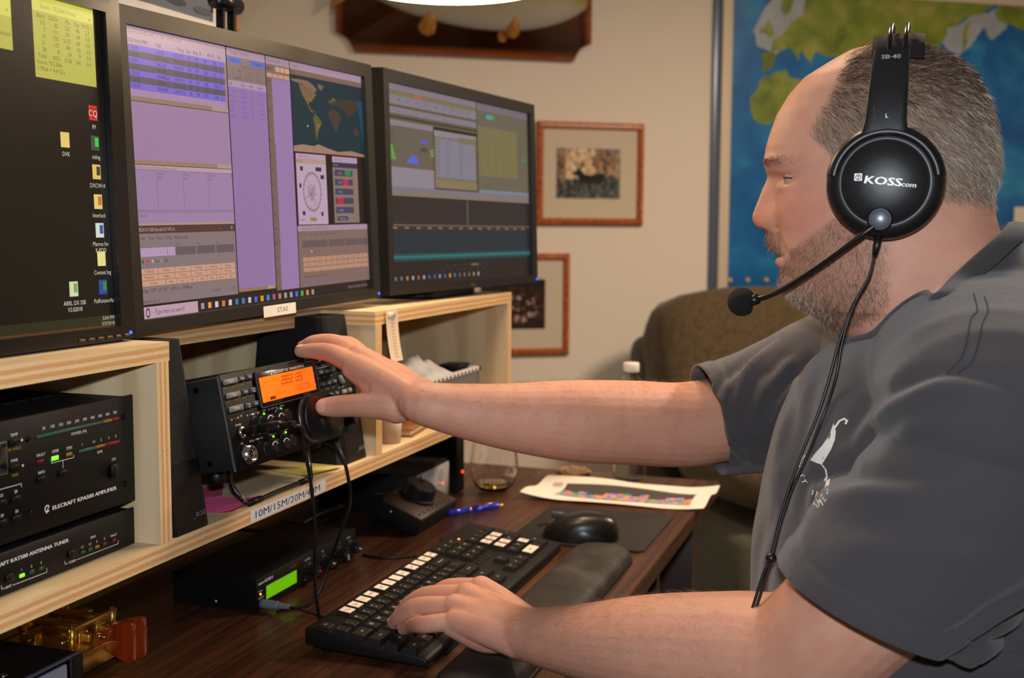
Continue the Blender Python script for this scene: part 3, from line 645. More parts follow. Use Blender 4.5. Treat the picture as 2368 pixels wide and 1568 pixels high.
    for x0, x1, t in ((.014, .092, 'Esc: Stop'), (.094, .129, 'Wipe'), (.131, .165, 'Log It'), (.167, .200, 'Edit'), (.202, .236, 'Mark'), (.238, .272, 'Store'), (.274, .308, 'Spot It'), (.310, .347, 'QRZ')): RC(p, x0, .868, x1, .8865, PE); TX(p, t, (x0 + x1) / 2, .877, .0095, (90, 60, 58), 'c', .8)
    TX(p, 'Hdg  150\u00b0  LP 331\u00b0  3691mi  5940km', .016, .902, .013, (70, 54, 60)); TX(p, '30SS/24P', .256, .925, .010, (86, 68, 72), sx=.9); TX(p, '7:59,390', .322, .925, .010, (86, 68, 72), sx=.8); TX(p, ', SA/BRAZIL, Zn 11', .002, .940, .011, (80, 62, 68), sx=.9)
    # --- available mults
    RC(p, .357, 0, .515, .030, (160, 134, 156)); TX(p, 'Available - 77 Mults 41...', .372, .015, .012, (104, 80, 104), sx=.8)
    RC(p, .357, .030, .515, .122, (128, 108, 106)); RC(p, .359, .033, .415, .053, (72, 100, 196)); RC(p, .452, .033, .513, .053, (72, 100, 196)); TX(p, 'Mults & Qs', .387, .043, .0095, (24, 28, 70), 'c', .8); TX(p, 'Q only & Mults', .482, .043, .0085, (24, 28, 70), 'c', .7)
    for i, t in enumerate(('Mults', 'Qs', 'Total Q+M')):
        TX(p, t, .412, .080 + i * .015, .009, (50, 38, 40), 'r', .85)
        for k in range(6): TX(p, rs.choice('0123456789'), .425 + k * .013, .080 + i * .015, .009, (50, 38, 40) if k != 3 else (190, 40, 40))
    for k, t in enumerate(('160', '80', '40', '20', '15', '10')): TX(p, t, .420 + k * .013, .064, .008, (50, 38, 40), sx=.7)
    RC(p, .357, .122, .515, .147, (166, 138, 164))
    for t, x in (('Call', .360), ('Freq', .408), ('Dir*', .446), ('System', .478)): TX(p, t, x, .135, .011, (70, 54, 66), sx=.85)
    RC(p, .357, .147, .515, .930, (140, 110, 156))
    for i in range(7): 
        y = .163 + i * .0195
        if i < 6: TX(p, rs.choice(('CX1UBM', 'HI3PR', 'NP4G', 'LU8EOT', 'LW7CN', 'ZP5K')), .360, y, .0105, (92, 84, 200), sx=.8); TX(p, '28%d.%d' % (rs.randrange(400, 600), rs.randrange(9)), .407, y, .0105, (92, 84, 200), sx=.8); TX(p, '%d\u00b0' % rs.randrange(100, 200), .446, y, .0105, (92, 84, 200), sx=.8); TX(p, 'W3LPL', .480, y, .0105, (92, 84, 200), sx=.85)
    RC(p, .357, .930, .515, .944, (140, 110, 90)); RC(p, .478, .930, .508, .944, (166, 138, 120))
    # --- band map
    RC(p, .518, 0, .624, .030, (156, 130, 148)); TX(p, 'Elecraft K3 VFO A', .530, .015, .011, (104, 80, 104), sx=.75); RC(p, .518, .030, .624, .085, (120, 98, 90)); TX(p, '28524.10', .522, .046, .011, (40, 30, 30), sx=.8)
    for x0 in (.560, .582, .604): RC(p, x0, .036, x0 + .019, .056, PE)
    for x0 in (.520, .546, .572, .598): RC(p, x0, .066, x0 + .023, .082, (186, 142, 116))
    RC(p, .518, .085, .541, .955, (112, 92, 84)); RC(p, .541, .085, .624, .955, (144, 114, 160)); p.line([(fx(.5425), fy(.35)), (fx(.5425), fy(.80))], .7, srgb(40, 26, 40))
    for i in range(14): TX(p, '28%d' % (510 + i * 2), .519, .10 + i * .06, .009, (70, 54, 56), sx=.7)
    # --- grey line map
    RC(p, .627, 0, 1, .030, (158, 132, 152)); TX(p, 'Grayline', .640, .015, .011, (104, 80, 104), sx=.8); RC(p, .627, .030, 1, .052, (116, 92, 82)); TX(p, 'View', .632, .041, .010, (60, 44, 44)); RC(p, .627, .052, 1, .375, (18, 44, 54)); RC(p, .627, .052, 1, .062, (30, 42, 50))
    G1, G2, G3 = (112, 88, 62), (84, 84, 40), (60, 48, 42)
    def pl(l, c): p.poly([(fx(.627 + a * .373), fy(.052 + b * .323)) for a, b in l], srgb(*c))
    pl([(0.0, .06), (.10, .05), (.22, .05), (.30, .10), (.34, .15), (.30, .20), (.24, .16), (.14, .10), (.03, .09)], (120, 96, 84)); pl([(.36, .06), (.44, .08), (.40, .15), (.36, .12)], (104, 88, 80))
    pl([(.10, .10), (.28, .16), (.33, .22), (.28, .27), (.24, .32), (.22, .36), (.19, .33), (.15, .26), (.12, .18)], G1); pl([(.19, .33), (.24, .40), (.28, .46), (.26, .47), (.21, .39)], G2)
    pl([(.29, .48), (.34, .50), (.39, .57), (.37, .63), (.34, .70), (.32, .78), (.31, .84), (.295, .74), (.29, .62), (.27, .55)], G2); pl([(.31, .60), (.36, .60), (.34, .68), (.32, .70)], G1)
    pl([(.50, .27), (.58, .24), (.66, .22), (.80, .20), (.92, .22), (.94, .30), (.86, .38), (.78, .44), (.72, .36), (.62, .32), (.54, .33)], G3); pl([(.48, .42), (.56, .38), (.64, .42), (.67, .50), (.63, .56), (.61, .66), (.58, .70), (.54, .58), (.49, .50)], (66, 52, 46)); pl([(.86, .60), (.93, .62), (.94, .68), (.88, .71), (.84, .66)], (60, 50, 46))
    for i in range(46): a, b_ = rs.choice(((.27, .27), (.24, .30), (.53, .26), (.56, .24), (.28, .45), (.31, .52), (.36, .62))); p.disc(fx(.627 + .373 * (a + rs.gauss(0, .02))), fy(.052 + .323 * (b_ + rs.gauss(0, .02))), .45, srgb(196, 176, 40), 6)
    p.disc(fx(.70), fy(.262), 1.3, srgb(206, 184, 30)); pl([(0, .93), (.12, .90), (.26, .91), (.33, .88), (.45, .92), (.6, .96), (.8, .93), (1, .97), (1, 1), (0, 1)], (150, 116, 100)); pl([(.92, .20), (1, .2), (1, .9), (.96, .6)], (24, 66, 96))
    # --- rotator dial
    RC(p, .627, .377, 1, .690, (30, 22, 16)); RC(p, .634, .382, .783, .686, (176, 150, 172)); RC(p, .634, .382, .783, .404, (170, 144, 166)); RC(p, .634, .404, .783, .424, (168, 138, 126)); TX(p, 'Rotator 1 - Tower', .646, .393, .010, (110, 86, 108), sx=.75); TX(p, 'File  Setup', .640, .414, .010, (110, 86, 90), sx=.8)
    cx, cy = fx(.708), fy(.545); p.ring(cx, cy, 21, 2.2, srgb(120, 96, 108), 36, ry=23); p.ring(cx, cy, 18.6, .5, srgb(140, 112, 124), 36, ry=20.5)
    for k in range(24): a = 2 * math.pi * k / 24; p.line([(cx + 20 * math.cos(a), cy + 22 * math.sin(a)), (cx + 22.4 * math.cos(a), cy + 24.4 * math.sin(a))], .7, srgb(196, 170, 190))
    for k in range(16): p.line([(cx + rs.gauss(0, 7), cy + rs.gauss(0, 8)) for _ in range(3)], .5, srgb(120, 92, 112))
    for x, y, w_ in ((.652, .437, .014), (.728, .437, .030), (.752, .470, .018), (.645, .510, .010), (.655, .628, .013), (.748, .632, .011)): RC(p, x, y, x + w_, y + .018, (44, 44, 62)); 
    RC(p, .690, .655, .724, .672, (150, 124, 84)); TX(p, 'Freeze', .707, .6635, .009, (70, 54, 40), 'c', .8); TX(p, 'Always 18', .642, .664, .009, (70, 54, 60), sx=.75)
    # --- rotator control
    RC(p, .817, .383, .955, .682, (128, 106, 98)); RC(p, .817, .383, .955, .409, (166, 140, 166)); TX(p, 'Rotor1 - Tower', .828, .396, .010, (104, 80, 104), sx=.75); RC(p, .817, .409, .955, .432, (46, 46, 70)); TX(p, 'File  Edit', .822, .420, .010, (150, 130, 150), sx=.8)
    for i in range(5): RC(p, .826, .442 + i * .042, .926, .470 + i * .042, (62, 62, 84)); TX(p, gib(6), .845, .456 + i * .042, .010, (170, 150, 166), sx=.85)
    RC(p, .884, .442, .916, .466, (40, 128, 60)); RC(p, .872, .484, .900, .512, (176, 40, 60)); RC(p, .836, .568, .870, .598, (176, 40, 60)); RC(p, .832, .652, .892, .672, (62, 62, 84)); TX(p, 'Motion Stop', .862, .662, .0095, (170, 150, 166), 'c', .8)
    # --- second contest window
    RC(p, .627, .690, 1, .955, (122, 98, 92)); RC(p, .627, .690, 1, .714, (158, 132, 150)); TX(p, 'Contest Radio 2 Ch 1 - 21000.00 CW Manual 2(B)', .646, .702, .010, (110, 86, 108), sx=.75)
    for t, x in (('File', .634), ('Edit', .658), ('View', .682), ('Tools', .706), ('Config', .734), ('Window', .766), ('Help', .802)): TX(p, t, x, .727, .010, (74, 56, 56), sx=.85)
    RC(p, .647, .755, .773, .786, (98, 80, 80)); RC(p, .778, .755, .865, .786, (98, 80, 80)); RC(p, .868, .755, .935, .786, (98, 80, 80)); RC(p, .938, .755, .995, .786, (98, 80, 80))
    p.disc(fx(.690), fy(.803), 1.5, srgb(180, 160, 190)); TX(p, 'Run   S&P', .700, .803, .010, (80, 60, 60), sx=.9)
    for r_ in range(2):
        for k in range(6): x0 = .646 + k * .0585; RC(p, x0, .828 + r_ * .022, x0 + .056, .846 + r_ * .022, (176, 132, 108)); TX(p, 'F%d %s' % (k + 1 + 6 * r_, gib(4)), x0 + .028, .837 + r_ * .022, .0085, (100, 70, 62), 'c', .75)
    for k in range(8): x0 = .646 + k * .0440; RC(p, x0, .872, x0 + .042, .890, (176, 132, 108))
    TX(p, 'Helping appears here when enabled', .648, .910, .0105, (84, 64, 62), sx=.9); TX(p, '5153 Multis need four appears here upon entry', .650, .934, .010, (96, 74, 180), sx=.85)
    # --- task bar
    RC(p, -.002, .955, 1.002, 1.002, (38, 26, 26)); RC(p, .014, .958, .197, .999, (180, 150, 164)); TX(p, 'Type here to search', .050, .978, .017, (90, 72, 86), sx=.85); p.ring(fx(.028), fy(.979), 2.6, 1.0, srgb(40, 30, 40), 18, ry=4)
    for k in range(2):
        for l in range(2): RC(p, .001 + k * .0045, .970 + l * .011, .005 + k * .0045, .980 + l * .011, (200, 184, 196))
    ic = [(150, 140, 160), (214, 150, 70), (200, 190, 200), (206, 110, 60), (190, 190, 200), (60, 110, 160), (70, 110, 170), (190, 180, 190), (60, 100, 190), (222, 150, 20), (60, 130, 190), (150, 90, 120), (160, 130, 100), (160, 150, 130), (150, 150, 180), (60, 110, 200), (80, 160, 80), (190, 140, 40), (150, 140, 150)]
    for k, c in enumerate(ic): x0 = .214 + k * .0262; RC(p, x0 - .006, .968, x0 + .006, .990, c)
    for k in range(8): RC(p, .875 + k * .014, .972, .882 + k * .014, .984, (110, 96, 108))
def right_screen(p):
    RC(p, -.004, -.004, 1.004, 1.004, (30, 28, 28)); RC(p, 0, 0, .585, .03, (126, 114, 124)); RC(p, 0, .03, .585, .055, (116, 104, 78)); RC(p, .17, .033, .215, .05, (180, 84, 74)); RC(p, 0, .055, .585, .145, (124, 116, 126)); 
    for y in (.10, .145, .165): RC(p, 0, y, .585, y + .014, (92, 82, 62))
    for i in range(4):
        for k in range(10): TX(p, gib(rs.randrange(2, 6)), .01 + k * .057, .072 + i * .030, .011, (60, 54, 74), sx=.8)
    RC(p, 0, .178, .282, .41, (98, 88, 76)); RC(p, 0, .178, .282, .205, (128, 118, 128)); RC(p, 0, .41, .282, .507, (130, 124, 132))
    for i in range(7): TX(p, gib(12), .01, .225 + i * .022, .010, (54, 48, 46), sx=.8)
    for k in range(5): p.line([(fx(.10 + k * .03), fy(.25)), (fx(.10 + k * .03), fy(.40))], .4, srgb(70, 64, 60))
    p.poly([(fx(0), fy(.372)), (fx(.050), fy(.372)), (fx(.032), fy(.30)), (fx(0), fy(.29))], srgb(88, 150, 60)); p.poly([(fx(.11), fy(.385)), (fx(.19), fy(.385)), (fx(.165), fy(.34)), (fx(.14), fy(.345))], srgb(84, 96, 190)); RC(p, .20, .255, .24, .275, (86, 86, 170)); RC(p, .262, .30, .28, .34, (100, 140, 70)); RC(p, .20, .298, .24, .318, (74, 66, 62))
    RC(p, .285, .190, .588, .507, (52, 46, 38)); RC(p, .287, .195, .580, .50, (112, 104, 90)); RC(p, .287, .195, .580, .225, (132, 124, 132)); RC(p, .30, .235, .57, .44, (122, 118, 130)); RC(p, .45, .215, .58, .245, (116, 106, 74)); RC(p, .29, .455, .578, .497, (126, 112, 80))
    for i in range(10):
        TX(p, '%02d:%02d' % (rs.randrange(24), rs.randrange(60)), .305, .250 + i * .0195, .010, (40, 40, 66), sx=.9); TX(p, gib(5), .365, .250 + i * .0195, .010, (40, 40, 66), sx=.9); TX(p, gib(6), .455, .250 + i * .0195, .010, (60, 60, 90), sx=.8)
    RC(p, .588, .0, 1, .525, (100, 92, 76)); RC(p, .588, 0, 1, .04, (112, 102, 110)); RC(p, .66, .058, .70, .082, (52, 150, 170)); RC(p, .70, .058, .72, .082, (60, 150, 60)); RC(p, .597, .13, .905, .41, (116, 106, 70)); RC(p, .594, .49, 1, .525, (110, 126, 130)); RC(p, .94, .28, .985, .30, (70, 120, 60))
    for i in range(12):
        for k in range(5): TX(p, gib(4), .60 + k * .06, .15 + i * .0225, .010, (76, 66, 60) if rs.random() < .6 else (80, 76, 150), sx=.8)
        TX(p, gib(4), .93, .13 + i * .022, .010, (70, 62, 60), sx=.8)
    RC(p, 0, .507, 1, .527, (118, 106, 124)); RC(p, 0, .527, 1, .553, (122, 110, 96)); RC(p, 0, .555, 1, .70, (44, 38, 38)); RC(p, .498, .558, .508, .692, (86, 78, 76)); RC(p, 0, .695, 1, .703, (96, 84, 84))
    RC(p, 0, .703, 1, .722, (50, 44, 40))
    for k in range(14): RC(p, .02 + k * .07, .708, .045 + k * .07, .717, (126, 112, 40))
    RC(p, 0, .722, 1, .86, (30, 42, 50))
    for k in range(6): y = .842 + k * .007; RC(p, 0, y, 1, y + .0075, [(30, 58, 64), (32, 82, 84), (36, 112, 108), (32, 90, 92), (30, 66, 70), (28, 52, 58)][k])
    RC(p, 0, .884, 1, 1.004, (32, 26, 28)); RC(p, .52, .908, .575, .920, (104, 92, 50))
    for k in range(16): TX(p, gib(2), .30 + k * .024, .914 + (.022 if k % 2 else 0), .009, (120, 108, 110), sx=.8)
    for k in range(17): c = ic_r[k % len(ic_r)]; RC(p, .022 + k * .034, .958, .034 + k * .034, .978, c)
ic_r = [(110, 100, 110), (110, 100, 110), (170, 120, 50), (150, 150, 160), (150, 90, 50), (150, 150, 160), (50, 90, 130), (60, 90, 130), (140, 130, 140), (50, 90, 150), (200, 140, 20), (60, 100, 150), (110, 80, 90)]
def left_screen(p):
    RC(p, -.004, -.004, 1.004, 1.004, (17, 14, 11))
    def L(x): return x / SW                                   # measured in mm from the right edge of the picture area
    W1 = SW
    X = lambda mm: (mm - (904.6 - 477)) / 477.0
    Y = lambda mm: (298.5 - mm) / 287.0
    YEL = (180, 176, 78); YH = (206, 204, 92)
    RC(p, X(818.5), Y(299.5), X(895), Y(230), YEL); RC(p, X(818.5), Y(299.5), X(895), Y(286), YH)
    TX(p, 'Score - 753,366 Points', X(828), Y(291), .014, (140, 132, 60), sx=.85); TX(p, 'x', X(888), Y(290), .014, (130, 124, 60))
    rows = (('Band', 'QSOs', 'Pts', 'Cty', 'Pt/Q'), ('3.5', '82', '221', '46', '2.7'), ('7', '111', '331', '64', '3.0'), ('14', '725', '2173', '69', '3.0'), ('21', '127', '381', '53', '3.0'), ('28', '8', '24', '9', '3.0'), ('Total', '1053', '3130', '241', '3.0'))
    for i, r in enumerate(rows):
        for t, x in zip(r, (833, 849, 864, 876, 889)): TX(p, t, X(x), Y(282.5 - i * 5.6), .0125, (84, 82, 40), 'r', .95)
    TX(p, 'Score: 753,366', X(821), Y(243.5), .0125, (84, 82, 40)); TX(p, '1 Mult = 4.4 Q\'s', X(821), Y(238), .0125, (84, 82, 40))
    RC(p, X(700), Y(290), X(794), Y(248), YEL); RC(p, X(700), Y(290), X(794), Y(275), YH); TX(p, 'x', X(788), Y(281), .014, (130, 124, 60)); TX(p, 'selected', X(792), Y(261), .013, (100, 96, 46), 'r')
    def icon(mx, my, c, t, c2=None, t2=None):
        x, y = X(mx), Y(my); RC(p, x - .0125, y - .024, x + .0105, y + .022, c)
        if c2: RC(p, x - .001, y - .018, x + .009, y + .010, c2)
        TX(p, t, x, y + .042, .0135, (196, 190, 176), 'c', .9)
        if t2: TX(p, t2, x, y + .062, .0135, (196, 190, 176), 'c', .9)
    icon(888.6, 206, (214, 52, 36), 'IM'); RC(p, X(888.6) - .010, Y(206) - .019, X(888.6) + .008, Y(206) + .017, (180, 30, 24)); TX(p, 'CQ', X(888.2), Y(206), .020, (226, 190, 170), 'c')
    icon(889.3, 179, (70, 72, 60), 'cialog', (50, 200, 70)); icon(850.4, 179, (226, 196, 110), 'DVK'); icon(889.4, 153, (222, 186, 96), 'DXCW14', (60, 56, 46)); icon(889.4, 126, (226, 196, 110), 'Interlock', (196, 110, 60)); icon(889.6, 100, (206, 212, 200), 'Macros for', (50, 90, 160), 'K-POD'); icon(890, 74, (226, 214, 130), 'Contest log'); icon(890, 48, (40, 70, 150), 'PstRotatorAz', (60, 130, 60)); icon(851.3, 48, (206, 210, 170), 'ARRL DX SSB', (120, 160, 80), 'V2.02018')
    RC(p, 0, Y(22), 1.004, 1.004, (40, 42, 22)); TX(p, '3:04 PM', X(903), Y(19.8), .0125, (190, 186, 160), 'r'); TX(p, '3/3/2018', X(903), Y(14.6), .0125, (190, 186, 160), 'r')
    RC(p, 0, 1 - .006, 1.004, 1.004, (90, 52, 20))
mon_l, ML = monitor('left black monitor with a dark desktop and yellow score windows', (0.395, 0.679, 1.0985), 0.0, 0.0, left_screen, True, True)
p = Print(); p.text('V233H', MWD * 1000 - 27, MHT * 1000 - 8.5, 4.6, srgb(120, 118, 116), sx=1.25); p.z = 0.0003; p.build('model_mark', m_print, mon_l, ML)
mon_m, MM = monitor('middle black monitor with lilac logging windows and a white label', (0.930, 0.698, 1.0985), R(-1.8), R(1.15), mid_screen)
p = Print(); p.z = 0.0004; p.rect(222, -1, 291, 11.6, srgb(226, 224, 214)); p.text('STA0', 262, 5.6, 5.6, srgb(70, 70, 72), sx=1.3); p.build('tape_label', m_print, mon_m, MM)
mon_r, MR = monitor('right black monitor with yellow and grey windows below the fish', (1.463, 0.680, 1.1100), R(-5.9), 0.0, right_screen)
p = Print(); p.z = 0.0003; p.text('DELL', MWD * 500, 7.2, 5.2, srgb(96, 88, 60), sx=1.2, bold=.3); p.build('maker_mark', m_print, mon_r, MR)
# ------------------------------------------------------------------ radio gear on the shelf
m_case = mat('black_crinkle', srgb(11, 11, 12), 0.6, bump=0.35, bscale=900, spec=0.3)
m_panel = mat('panel_black', srgb(7, 7, 8), 0.55, bump=0.05, bscale=900, spec=0.3)
m_ink = attr_mat('panel_print', 0.55, emit=0.06)
m_steel = mat('chrome', srgb(190, 188, 184), 0.22, 1.0)
m_screw = mat('black_screw', srgb(28, 28, 30), 0.3, 0.8)
m_grn = mat('green_led_on', (0.15, 0.9, 0.02), 0.4, emit=(0.22, 1.0, 0.02), es=1.3)
m_grn0 = mat('green_led_off', srgb(22, 78, 50), 0.35); m_red0 = mat('red_led_off', srgb(104, 22, 20), 0.35); m_yel0 = mat('yellow_led_off', srgb(140, 108, 22), 0.35)
m_tealbar = mat('bar_teal', srgb(48, 92, 84), 0.35)
def led(parent, F, x, y, w_, h, m, d=0.9):
    MB().box((0, 0, 0), (w_ * .001, h * .001, d * .001), 0.0003, 1).build('indicator', m, parent, F @ T((x * .001, y * .001, d * .0004)))
def screw(parent, F, x, y, r=2.6):
    b = MB(); b.lathe([(r * .001, 0), (r * .001, .0004), (r * .0008, .0010), (r * .00035, .0011), (r * .0003, .0004), (0, .0004)], 14); b.build('screw', m_screw, parent, F @ T((x * .001, y * .001, 0)))
def cap(parent, F, x, y, w_, h, d, m, name='button', bev=.0004):
    return MB().box((0, 0, d * .0005), (w_ * .001, h * .001, d * .001), bev, 1).build(name, m, parent, F @ T((x * .001, y * .001, 0)))
YW = srgb(150, 124, 20); TXT = srgb(215, 215, 215)
# ---- amplifier: stands on the tuner
AX0, AX1, AY = 0.605, 0.8795, 0.665
def gear_box(name, label, x0, x1, y0, z0, z1, dep, cat):
    e = empty(name, ((x0 + x1) / 2, y0 + dep / 2, z0), (0, 0, 0), label, cat)
    F = T(-Vector(e.location)) @ frame((0.6, y0, ZS), (1, 0, 0), (0, 0, 1))
    return e, F
tun, FT = gear_box('antenna_tuner', 'slim black antenna tuner lying on the shelf under the amplifier', AX0, AX1 - .0015, AY, ZS, ZS + .0355, .22, 'tuner')
b = MB(); b.box((0, 0.002, .0195), (AX1 - AX0 - .0015, .216, .031), .0012); b.build('case', m_case, tun)
b = MB(); b.box((0, -.110 + .0012, .0195), (AX1 - AX0 + .0005, .0024, .0335), .0006, 1); b.build('front_panel', m_panel, tun)
for x in (-.115, .115):
    for y in (-.09, .09): MB().cyl(.006, 0, .0045, 12).build('foot', m_black, tun, T((x, y, 0)))
FT0 = FT @ T((0, 0, .0002))
p = Print(); p.text('ELECRAFT KAT500 ANTENNA TUNER', 190.4, 27.8, 3.0, TXT, 'r', bold=.3, fit=94); p.text('SWR', 221.3, 22.7, 2.3, TXT)
for t, x in (('1.2', 207), ('1.5', 217), ('2', 226), ('3', 236), ('FAULT', 248.8)): p.text(t, x, 17.6, 2.1, TXT)
p.text('TUNE', 193.5, 8.4, 2.2, TXT); p.line([(188, 8.4), (185, 8.4), (185, 11)], .4, TXT); p.line([(198, 8.4), (254.6, 8.4), (254.6, 11.4)], .4, TXT)
p.text('ANT', 120.1, 8.2, 2.2, TXT); p.line([(116, 8.2), (112.7, 8.2), (112.7, 11)], .4, TXT); p.line([(124.6, 8), (163, 7.8), (163, 11)], .4, TXT)
for t, x in (('1', 134.8), ('2', 145.7), ('3', 156.6)): p.text(t, x, 17.6, 2.2, TXT)
p.text('ON', 40, 17.6, 2.2, TXT); p.text('MODE', 70, 17.6, 2.2, TXT)
p.build('panel_lettering', m_ink, tun, FT0)
for x, m in ((208, m_grn0), (217.4, m_grn0), (226.6, m_yel0), (236.3, m_red0), (249.3, m_red0), (135.4, m_grn), (146.3, m_grn0), (157.4, m_grn0)): led(tun, FT, x, 12.8, 5.4, 2.6, m)
cap(tun, FT, 193.5, 15, 8, 6, 2.2, m_black); cap(tun, FT, 121.4, 15, 8, 6, 2.2, m_black); cap(tun, FT, 40, 12, 8, 6, 2.2, m_black); cap(tun, FT, 70, 12, 8, 6, 2.2, m_black)

amp, FA = gear_box('power_amplifier', 'tall black power amplifier with a green lit indicator on the left shelf', AX0, AX1 + .002, AY, ZS + .0356, ZS + .1385, .26, 'amplifier')
ZA = .0356
H_ = .1385 - ZA
b = MB(); b.box((0, .0015, H_ / 2 + .003), (AX1 - AX0 - .001, .257, H_ - .007), .002); b.build('case', m_case, amp)
b = MB(); b.box((0, -.13 + .0012, H_ / 2 + .004), (AX1 - AX0 + .002, .0024, H_ - .0055), .0008, 1); b.build('front_panel', m_panel, amp)
for x in (-.115, .115):
    for y in (-.11, .07): MB().cyl(.009, 0, .0075, 14).build('foot', m_black, amp, T((x, y, 0)))
b = MB()                                                      # ventilation slots in the lid
for i in range(9):
    for j in range(14): b.box((-.11 + j * .017, -.06 + i * .022, H_ - .0003), (.010, .004, .0008))
b.build('vent_slots', mat('slot_dark', (0.003, 0.003, 0.003), .9), amp)
p = Print()
for i, t in enumerate(('50', '100', '150', '200', '250', '300', '400', '500', '600', '700')): p.text(t, 165.4 + i * 9.91, 127.0, 2.5, TXT)
p.text('POWER (W)', 207.1, 116.8, 2.5, TXT)
for t, x in (('1', 210.4), ('1.5', 225.2), ('2', 234.9), ('3', 245.1), ('5', 254.7)): p.text(t, x, 105.8, 2.3, TXT)
p.text('SWR', 232.6, 95.6, 2.4, TXT); p.text('FAULT', 160.3, 106.1, 2.4, TXT); p.text('OPER', 177.1, 106.1, 2.4, TXT); p.text('STBY', 194, 105.8, 2.4, TXT)
p.line([(172, 99), (172, 96.9), (199, 96.7), (199, 99)], .45, TXT); p.line([(185.6, 96.8), (185.6, 90.4)], .45, TXT); p.text('INFO', 160.1, 91.7, 2.4, TXT); p.text('ON', 250.5, 85.9, 2.4, TXT)
p.text('TEMP', 131, 127.3, 2.4, TXT); p.text('PK HOLD', 130.9, 116.1, 2.4, YW); p.text('PWR', 130.4, 107, 2.4, TXT); p.text('SWR', 130.5, 95.3, 2.4, YW)
p.poly([(137.8, 121), (140.4, 121), (139.1, 123.4)], TXT); p.poly([(137.8, 102), (139.1, 99.6), (140.4, 102)], TXT)
p.line([(30, 87.2), (136.8, 87.1), (136.8, 84.6)], .45, TXT)
for t, x, y in (('21', 115.5, 82.2), ('28', 130.4, 82.2), ('24', 115, 66.4), ('50', 130.6, 66.2), ('18', 100, 66.4), ('14', 100, 82.2), ('10', 85, 66.4), ('7', 85, 82.2)): p.text(t, x, y, 2.4, TXT)
p.ring(164.6, 60.6, 2.6, 1.0, TXT, 16, 60, 320); p.line([(163.6, 57.2), (166.6, 62.6)], .9, TXT)
p.text('ELECRAFT KPA500 AMPLIFIER', 170.2, 59.8, 3.3, TXT, 'l', bold=.35, fit=82)
p.build('panel_lettering', m_ink, amp, FA @ T((0, 0, .0002)))
FAx = FA
for x0, x1, m in ((156.6, 239.3, m_tealbar), (239.3, 250.5, mat('bar_amber', srgb(150, 104, 20), .35)), (250.5, 260.2, mat('bar_red', srgb(132, 26, 22), .35))): cap(amp, FAx, (x0 + x1) / 2, 121, x1 - x0, 2.5, .8, m, 'bar_graph', .0002)
for x0, x1, m in ((206.4, 229.1, m_tealbar), (229.1, 240.1, MATS['bar_amber']), (240.1, 260.1, MATS['bar_red'])): cap(amp, FAx, (x0 + x1) / 2, 100.3, x1 - x0, 2.5, .8, m, 'bar_graph', .0002)
led(amp, FAx, 160.3, 100.4, 7.5, 3.0, m_red0); led(amp, FAx, 177.2, 100.2, 8, 3.6, m_grn); led(amp, FAx, 194.3, 100.3, 7.5, 3.0, m_yel0)
for x, y in ((131, 121.7), (131, 101.3), (185.5, 86.4), (159.9, 86.3), (130.9, 76.3), (115.5, 76.3), (131, 60.6), (115, 60.6), (100, 60.6), (100, 76.3), (85, 60.6), (85, 76.3)): cap(amp, FAx, x, y, 9, 4.2, 2.4, m_black)
cap(amp, FAx, 250.6, 75.5, 9, 12, 3.0, m_black, 'power_switch')
for x, y in ((268.4, 121.4), (268.7, 59.8), (147.2, 121.4), (147.4, 60)): screw(amp, FAx, x, y)
b = MB(); b.box((75, 110.5, 0), (96, 26, 1.6)); b2 = MB(); b2.x = Matrix.Scale(.001, 4); b2.box((75, 110.5, .6), (97, 26.5, 1.2), .5, 1); b2.build('display_bezel', mat('display_rim', srgb(150, 150, 150), .3, .8), amp, FAx)
b2 = MB(); b2.x = Matrix.Scale(.001, 4); b2.box((75, 110.5, 1.0), (94, 23.5, 1.0), .2, 1); b2.build('display_window', mat('display_glass', srgb(16, 20, 24), .15), amp, FAx)

# ---- the two desk speakers
m_cloth = mat('speaker_cloth', srgb(13, 13, 14), 0.95, bump=0.6, bscale=1500, var=0.3, vscale=1500)
m_spk = mat('speaker_shell', srgb(13, 13, 15), 0.42, spec=0.35)
def speaker(label, x0, x1, yb, yaw=0.0):
    """wedge speaker: the front leans back, rounded lower housing, cloth above"""
    wd_ = x1 - x0; e = empty('desk_speaker', ((x0 + x1) / 2, yb + .07, ZS), (0, 0, yaw), label, 'speaker', 'pair of desk speakers')
    y0 = -.07; h = .182; t = .028
    def body(z0, z1, nm, m, grow=0.0):
        b = MB(); n = 6; vs = []; rings = []
        for k in range(n + 1):
            z = z0 + (z1 - z0) * k / n; f = y0 + t * (z / h) - grow; bk = .072 - .018 * (z / h); hw = wd_ / 2 + grow * .5; r = .010
            pl = [(-hw + r, f), (hw - r, f), (hw - r * .35, f + r * .3), (hw, f + r), (hw * .93, bk - r), (hw * .93 - r, bk), (-hw * .93 + r, bk), (-hw * .93, bk - r), (-hw, f + r), (-hw + r * .35, f + r * .3)]
            rings.append(len(pl)); vs += [(x, y, z) for x, y in pl]
        q = rings[0]; fs = [(k * q + i, k * q + (i + 1) % q, (k + 1) * q + (i + 1) % q, (k + 1) * q + i) for k in range(n) for i in range(q)] + [list(range(q))[::-1], list(range(n * q, n * q + q))]
        b.add(vs, fs, False); return b.build(nm, m, e)
    body(0.0, .066, 'lower_housing', m_spk, .001); body(.066, h, 'grille', m_cloth)
    F = frame((0.012 - .0, y0 + t * (.014 / h) - .0015, .014), (1, 0, 0), (0, t, h))
    p = Print(); p.text('BOSE', 4, 0, 4.2, srgb(120, 118, 122), 'c', 1.2, slant=.3, bold=.2); p.line([(-9, -3.2), (-5, -3.2)], .5, srgb(120, 118, 122)); p.build('maker_mark', m_print, e, F)
    return e
